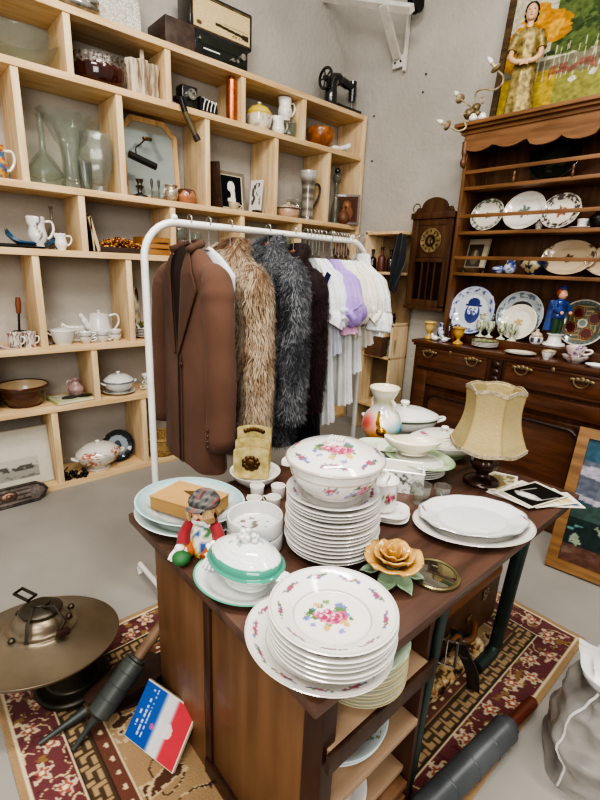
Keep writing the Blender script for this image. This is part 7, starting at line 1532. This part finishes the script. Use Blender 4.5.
# ------------------------------------------------------------------ wide metal lamp on its foot
px_, py_ = -1.63, .245
hl_ = thing('petrol_lamp', 'dark bronze lamp with very wide dished shade standing on the rug', 'lamp', (px_, py_, FZ))
bz = mat('smoky_bronze', '#8b7d68', '#6b5f4e', .33, .6, 3.5, .05, 40, lo=.3, hi=.7); bzd = mat('smoky_bronze_dark', '#4d463b', '#37322a', .38, .6, 5)
tilt = rotm(-.10, -.10)
G().lathe(sprof([(0, 0), (.11, 0), (.125, .006), (.13, .02), (.12, .03), (.10, .034), (.085, .045), (.085, .10), (.095, .115), (.06, .13), (.05, .18), (0, .18)], 4), 48, (.075, .070, 0)).build('lamp_foot', bzd, hl_)
dsh = G().lathe(sprof([(.05, .0), (.235, -.012), (.262, -.004), (.265, .004), (.255, .006), (.20, .020), (.13, .045), (.118, .055), (.105, .055), (.095, .062), (.085, .085), (.06, .105), (.03, .112), (0, .114)], 5), 72).xf(tilt, (0, 0, .195)); dsh = dsh.build('wide_shade', bz, hl_)
for a in (.3, 1.9, 3.6, 5.2): G().lathe([(0, 0), (.012, 0), (.012, .008), (.007, .014), (0, .016)], 10).xf(tilt @ rotm(), tilt @ Vector((.118*math.cos(a), .118*math.sin(a), .056))+Vector((0, 0, .195))).build('nut', bzd, dsh)
def tl(x, y, z): return tilt @ Vector((x, y, z))+Vector((0, 0, .195))
G().lathe(sprof([(0, .11), (.065, .11), (.07, .118), (.05, .128), (.03, .134), (.03, .142), (0, .144)], 3), 32).xf(tilt, (0, 0, .195)).build('burner_cap', bzd, hl_)
G().tube([tl(*q) for q in ((-.06, -.03, .125), (-.14, -.06, .125), (-.155, -.03, .13), (-.075, .0, .13))], .006, 6, closed=True).build('wire_loop', bzd, hl_)
G().tube([tl(*q) for q in ((.03, .0, .135), (.07, .03, .145), (.115, .05, .105), (.12, .02, .06))], .005, 6).tube([tl(*q) for q in ((.02, -.03, .135), (.08, -.06, .11), (.105, -.07, .06))], .006, 6).build('clip_wire', bzd, hl_)
G().box(tl(.13, .04, .075), (.024, .04, .022), tilt, .005).ball(tl(.11, .065, .115), .012, 12, 7).build('valve', mat('rust_valve', '#4c342c', '#38251f', .4, .5), hl_)
# ------------------------------------------------------------------ two hand pumps and bellows
gun = mat('gunmetal', '#4f534e', '#3f4340', .42, .25, 8); hw = mat('worn_wood', '#8d6f55', '#6f543d', .55, 0, 12)
def pump(name, label, a, b, r, nozzle, handle, body_m, hm, stepped=True):
    a, b = Vector(a), Vector(b); d = (b-a).normalized(); q = d.to_track_quat('Z', 'Y').to_matrix(); L = (b-a).length; t = thing(name, label, 'pump', a)
    pr = [(0, 0), (r*.55, 0), (r*.8, L*.03), (r, L*.06)]
    pr += [(r, L*.9), (r*1.06, L*.91), (r*1.06, L*.95), (r*.8, L*.96), (r*.8, L), (0, L)]
    g = G().lathe(pr, 36, rot=q)
    for k in (.3, .52, .74): g.tube([q @ Vector((r*math.cos(a), r*math.sin(a), L*k)) for a in np.linspace(0, 2*PI, 37)[:-1]], r*.05, 6, closed=True)
    g.build('barrel', body_m, t)
    if nozzle: G().tube([Vector((0, 0, 0)), -d*nozzle*.3, -d*nozzle], [r*.5, r*.28, r*.2], 12).build('nozzle', body_m, t)
    if handle:
        p = d*L; G().tube([p, p+d*handle*.4, p+d*handle], [r*.46, r*.50, r*.50], 14).build('wooden_handle', hm, t); G().ball(p+d*handle, (r*.5,)*3, 12, 7).build('handle_end', hm, t)
    return t
pump('hand_pump', 'grey metal hand pump with pale wooden handle leaning against desk end', (-1.298, .318, .075), (-1.318, .478, .205), .040, .105, .13, gun, hw)
pump('hand_pump', 'large black ribbed metal pump with red-brown handle lying on the rug', (-.432, .90, FZ+.046), (-.388, 1.40, FZ+.046), .043, .12, .15, mat('black_steel', '#5a5d5e', '#4a4d4e', .36, .15, 7), mat('red_wood', '#6d3524', '#51261a', .4))
bw = thing('fire_bellows', 'dark wooden fire bellows with iron nozzle lying on the rug by the lamp', 'bellows', (-1.385, .425, FZ), math.atan2(.14-.37, -1.40+1.40)+.06)
def bell(s): return [(x, s*y) for x, y in []]
bpl = [(.12, 0), (.115, .02), (.06, .045), (-.02, .075), (-.09, .085), (-.14, .07), (-.165, .03), (-.27, .018), (-.28, 0)]
bpl = bpl+[(x, -y) for x, y in bpl[::-1][1:-1]]
brw = wood('bellows_wood', '#4a342a', '#33231c', .45, 'X', 10, .1)
G().prism(bpl, .012).build('lower_board', brw, bw); G().prism(bpl, .012, Matrix.Translation((0, 0, .06)) @ Matrix.Rotation(-.05, 4, 'Y')).build('upper_board', brw, bw)
inn_ = [(x*.92, y*.9) for x, y in bpl if x > -.17]; G().prism(inn_, .05, Matrix.Translation((0, 0, .011))).build('leather_side', mat('bellows_leather', '#2f211b', '#231814', .6, 0, 14, .3, 60), bw)
G().tube([(.11, 0, .03), (.19, 0, .022), (.27, 0, .012)], [.02, .012, .007], 12).build('nozzle', gun, bw); G().lathe([(0, 0), (.024, 0), (.024, .02), (0, .02)], 16, (.10, 0, .03), rot=rotm(0, PI/2)).build('nozzle_collar', brass, bw)
# ------------------------------------------------------------------ tricolour book leaning on the desk end
b4, b3 = Vector((-1.229, .385, FZ)), Vector((-1.014, .452, FZ)); b1 = Vector((-1.256, .497, .145))
ux = (b3-b4); wB = ux.length; ux.normalize(); uz = (b1-b4); uz = (uz-ux*uz.dot(ux)); hB = uz.length; uz.normalize(); uy = uz.cross(ux)
def tri(u, v):
    C = CC(u, '#2f5aa8'); q = u+.0*v; mixc(C, (v < .35)*.3, '#24489a'); mixc(C, np.clip((q-.40)*14, 0, 1), '#d7d5d3'); mixc(C, np.clip((q-.63)*16, 0, 1), '#c8434d')
    d = np.hypot((u-.66)/.07, (v-.45)/.13)+.9*(fbm(u*20, v*20, 1, 4)-.5); mixc(C, (d < 1)*.9, '#e4dad8'); d = np.hypot((u-.38)/.035, (v-.38)/.05); mixc(C, (d < 1)*1., '#c65a94')
    for k, (u0, w_) in enumerate(((.10, .022), (.19, .014), (.26, .012))): mixc(C, ((np.abs(u-u0) < w_) & (v > .12) & (v < (.52, .9, .93)[k]) & (fbm(v*40+k*9, u*0+k, 1, 3) > .47))*.9, '#d9dfee')
    mixc(C, ((u > .985)|(v > .985)|(v < .012))*1., '#e3d9c2'); return C
bt = thing('tricolour_book', 'blue white red covered booklet leaning against the desk end', 'book', b4+uy*0)
Mb = Matrix(((ux.x, uy.x, uz.x), (ux.y, uy.y, uz.y), (ux.z, uy.z, uz.z)))
G().grid(lambda u, v: tuple(Mb @ Vector((u*wB, -.0062, v*hB))), 90, 70).build('front_cover', vcol('painted_35', .35), bt, lambda P: tri((P @ np.array(ux))/wB, (P @ np.array(uz))/hB), smooth=180, fix=False)
G().box(Mb @ Vector((wB/2, 0, hB/2)), (wB, .012, hB), Mb).build('page_block', mat('booklet_paper', '#d8cdb4', '#c9bea4', .8), bt)
# ------------------------------------------------------------------ suitcase, rolled rug, strap under the desk
lea = mat('tan_leather', '#83532f', '#67401f', .45, 0, 7, .08, 120, coat=.1); lea2 = mat('tan_leather_side', '#64442d', '#4f3523', .5, 0, 8, .1, 140)
sc_ = thing('suitcase', 'old brown leather suitcase with handle lying under the desk', 'suitcase', (-.905, 1.565, FZ))
SL, SW, SH = .74, .42, .285
G().box((0, 0, SH/2), (SW, SL, SH), None, .03).build('case_body', lea2, sc_, smooth=60)
G().box((0, 0, SH-.03), (SW+.008, SL+.008, .075), None, .034).build('case_lid', lea, sc_, smooth=60)
for y in (-.2, .2):
    lt = G().box((SW/2+.006, y, SH-.075), (.008, .04, .05), None, .003).build('latch', sil, sc_); G().box((SW/2+.012, y, SH-.06), (.006, .025, .018), None, .002).build('hasp', brass, lt)
hp_ = [(SW/2+.0, -.085, .14), (SW/2+.03, -.075, .15), (SW/2+.055, -.03, .135), (SW/2+.058, .02, .132), (SW/2+.035, .07, .148), (SW/2+.0, .085, .14)]
G().tube(smoothpath(hp_, 5), .013, 10).build('handle', lea, sc_)
for s in (-1, 1): G().tube(arc((SW/2+.006, s*.085, .14), .018, 0, 2*PI, 12, 'YZ')[:-1], .004, 6, closed=True).build('handle_ring', brass, sc_)
rl_ = thing('rolled_rug', 'small rolled floral tapestry lying on the rug before the suitcase', 'rug roll', (-.652, 1.47, FZ+.0435))
def tap(P):
    C = flat(P, '#b3976a'); a = np.arctan2(P[:, 2], P[:, 0]); n = fbm(P[:, 1]*32, a*2.4, 1, 4); C[n > .55] = hx('#5d4630'); C[n > .64] = hx('#3b2b1e'); C[n < .34] = hx('#d3c09a'); C[(n > .46) & (n < .48)] = hx('#8f5a3a'); return C
g = G().lathe([(0, 0), (.034, .0), (.042, .004)]+[(.042+.0015*math.sin(k), .004+.362*k/60) for k in range(61)]+[(.034, .37), (0, .37)], 40, rot=rotm(PI/2)).xf(None, (0, .185, 0)); g.build('roll_body', vcol('tapestry', .95, bump=.3, bscale=200), rl_, tap)
sp_ = [Vector((.003*math.cos(t*2.2)+.006*t*math.cos(t*6.28), -.187, .006*t*math.sin(t*6.28))) for t in np.linspace(.2, 5, 60)]; G().tube(sp_, .0022, 5).build('roll_end', mat('dark_backing', '#2b2019', '#1e1611', .9), rl_)
st = thing('leather_strap', 'black leather luggage strap with silver buckle hanging from suitcase handle', 'strap', (-.61, 1.50, .13))
bp1 = at(460, 645, 'X', -.57)-st.location; bp2 = at(473, 690, 'X', -.545)-st.location; bp2.z = max(bp2.z, -.115)
G().strip(smoothpath([bp1+Vector((-.03, .02, .03)), bp1, bp1*.5+bp2*.5+Vector((.02, 0, 0)), bp2], 5), .046, .006, (.93, .37, 0)).build('strap_tongue', mat('black_strap', '#17181a', '#222426', .4, 0, 10, coat=.2), st)
G().lathe([(.011, -.004), (.018, -.004), (.018, .004), (.011, .004)], 20, bp1*.85+bp2*.15+Vector((.008, 0, 0)), rot=rotm(PI/2, 0, .4)).build('metal_ring', sil, st)
bc = at(446, 652, 'X', -.57)-st.location
g = G(); R_ = rotm(.0, -.35, -1.1) @ Matrix.Scale(1.25, 3)
g.tube([bc+R_ @ Vector(q) for q in ((0, -.026, -.032), (0, .026, -.032), (0, .026, .032), (0, -.026, .032))], .0065, 6, closed=True).tube([bc+R_ @ Vector((0, 0, -.032)), bc+R_ @ Vector((.004, 0, .034))], .003, 6).build('buckle', sil, st)
G().tube(smoothpath([bc+Vector((0, .02, .03)), bc+Vector((.01, .05, .045)), bp1+Vector((0, 0, .01))], 4), .008, 8).build('strap_link', lea, st)
# ------------------------------------------------------------------ grey plastic sack
bgx, bgy = -.005, 1.565
sk_ = thing('plastic_sack', 'crumpled silver grey plastic sack with white flap standing on the floor', 'sack', (bgx, bgy, 0))
NA, NV = 110, 55
def cr_n(x, y, z): return mnoise.noise(Vector((x, y, z)))
def ridge(p): return (1-abs(mnoise.noise(p))*2.4)
def sackf(u, v):
    a = 2*PI*u; c, s = math.cos(a), math.sin(a); W2, D2, Hh = .30, .14, .40
    ex = .42; tp = 1-.10*v-.04*math.sin(v*PI); q = min(1, v/.86)
    x = math.copysign(abs(c)**ex, c)*W2*tp; y = math.copysign(abs(s)**ex, s)*D2*tp; z = Hh*q
    if v > .86: t = (v-.86)/.14; x *= 1-t; y *= 1-t; z = Hh-.015*t*t
    p = Vector((x*5, y*5, z*5)); f = .034*mnoise.noise(p*.9)+.022*ridge(p*1.4+Vector((4, 1, 2)))+.006*ridge(p*3.2)
    k = min(1, v*8); r = Vector((x, y, 0)); rl = r.length or 1
    return (x+r.x/rl*f*k*1.2, y+r.y/rl*f*k*1.2, z+(f*.8 if v > .8 else 0)+.02*math.sin(a*2+.6)*v)
silv = mat('silver_plastic', '#b3aea7', '#8d8882', .28, .3, 7, .15, 40, coat=.3); whf = mat('white_plastic_film', '#d6d4d0', '#c2bfb9', .4, 0, 5, .2, 30, coat=.2)
for nm, v0, v1, m_, off in (('sack_body', 0, .83, silv, 0), ('white_flap', .80, 1, whf, .006)):
    so_ = G().grid(lambda u, v: tuple(Vector(sackf(u, v0+(v1-v0)*v))+Vector((0, 0, off))), NA, NV, cu=True)
    if off: so_.v = [((x*(1+.03*(z < .34))), y*(1+.03*(z < .34)), z) for x, y, z in so_.v]
    so_ = so_.build(nm, m_, sk_, smooth=60); so_.rotation_euler = (0, 0, .35)
P = [sackf(.625+.012*math.sin(v*9), v) for v in np.linspace(.02, .80, 26)]; tb = G().tube([Vector(q)*1.008 for q in P], .004, 6).build('edge_seam', whf, sk_); tb.rotation_euler = (0, 0, .35)
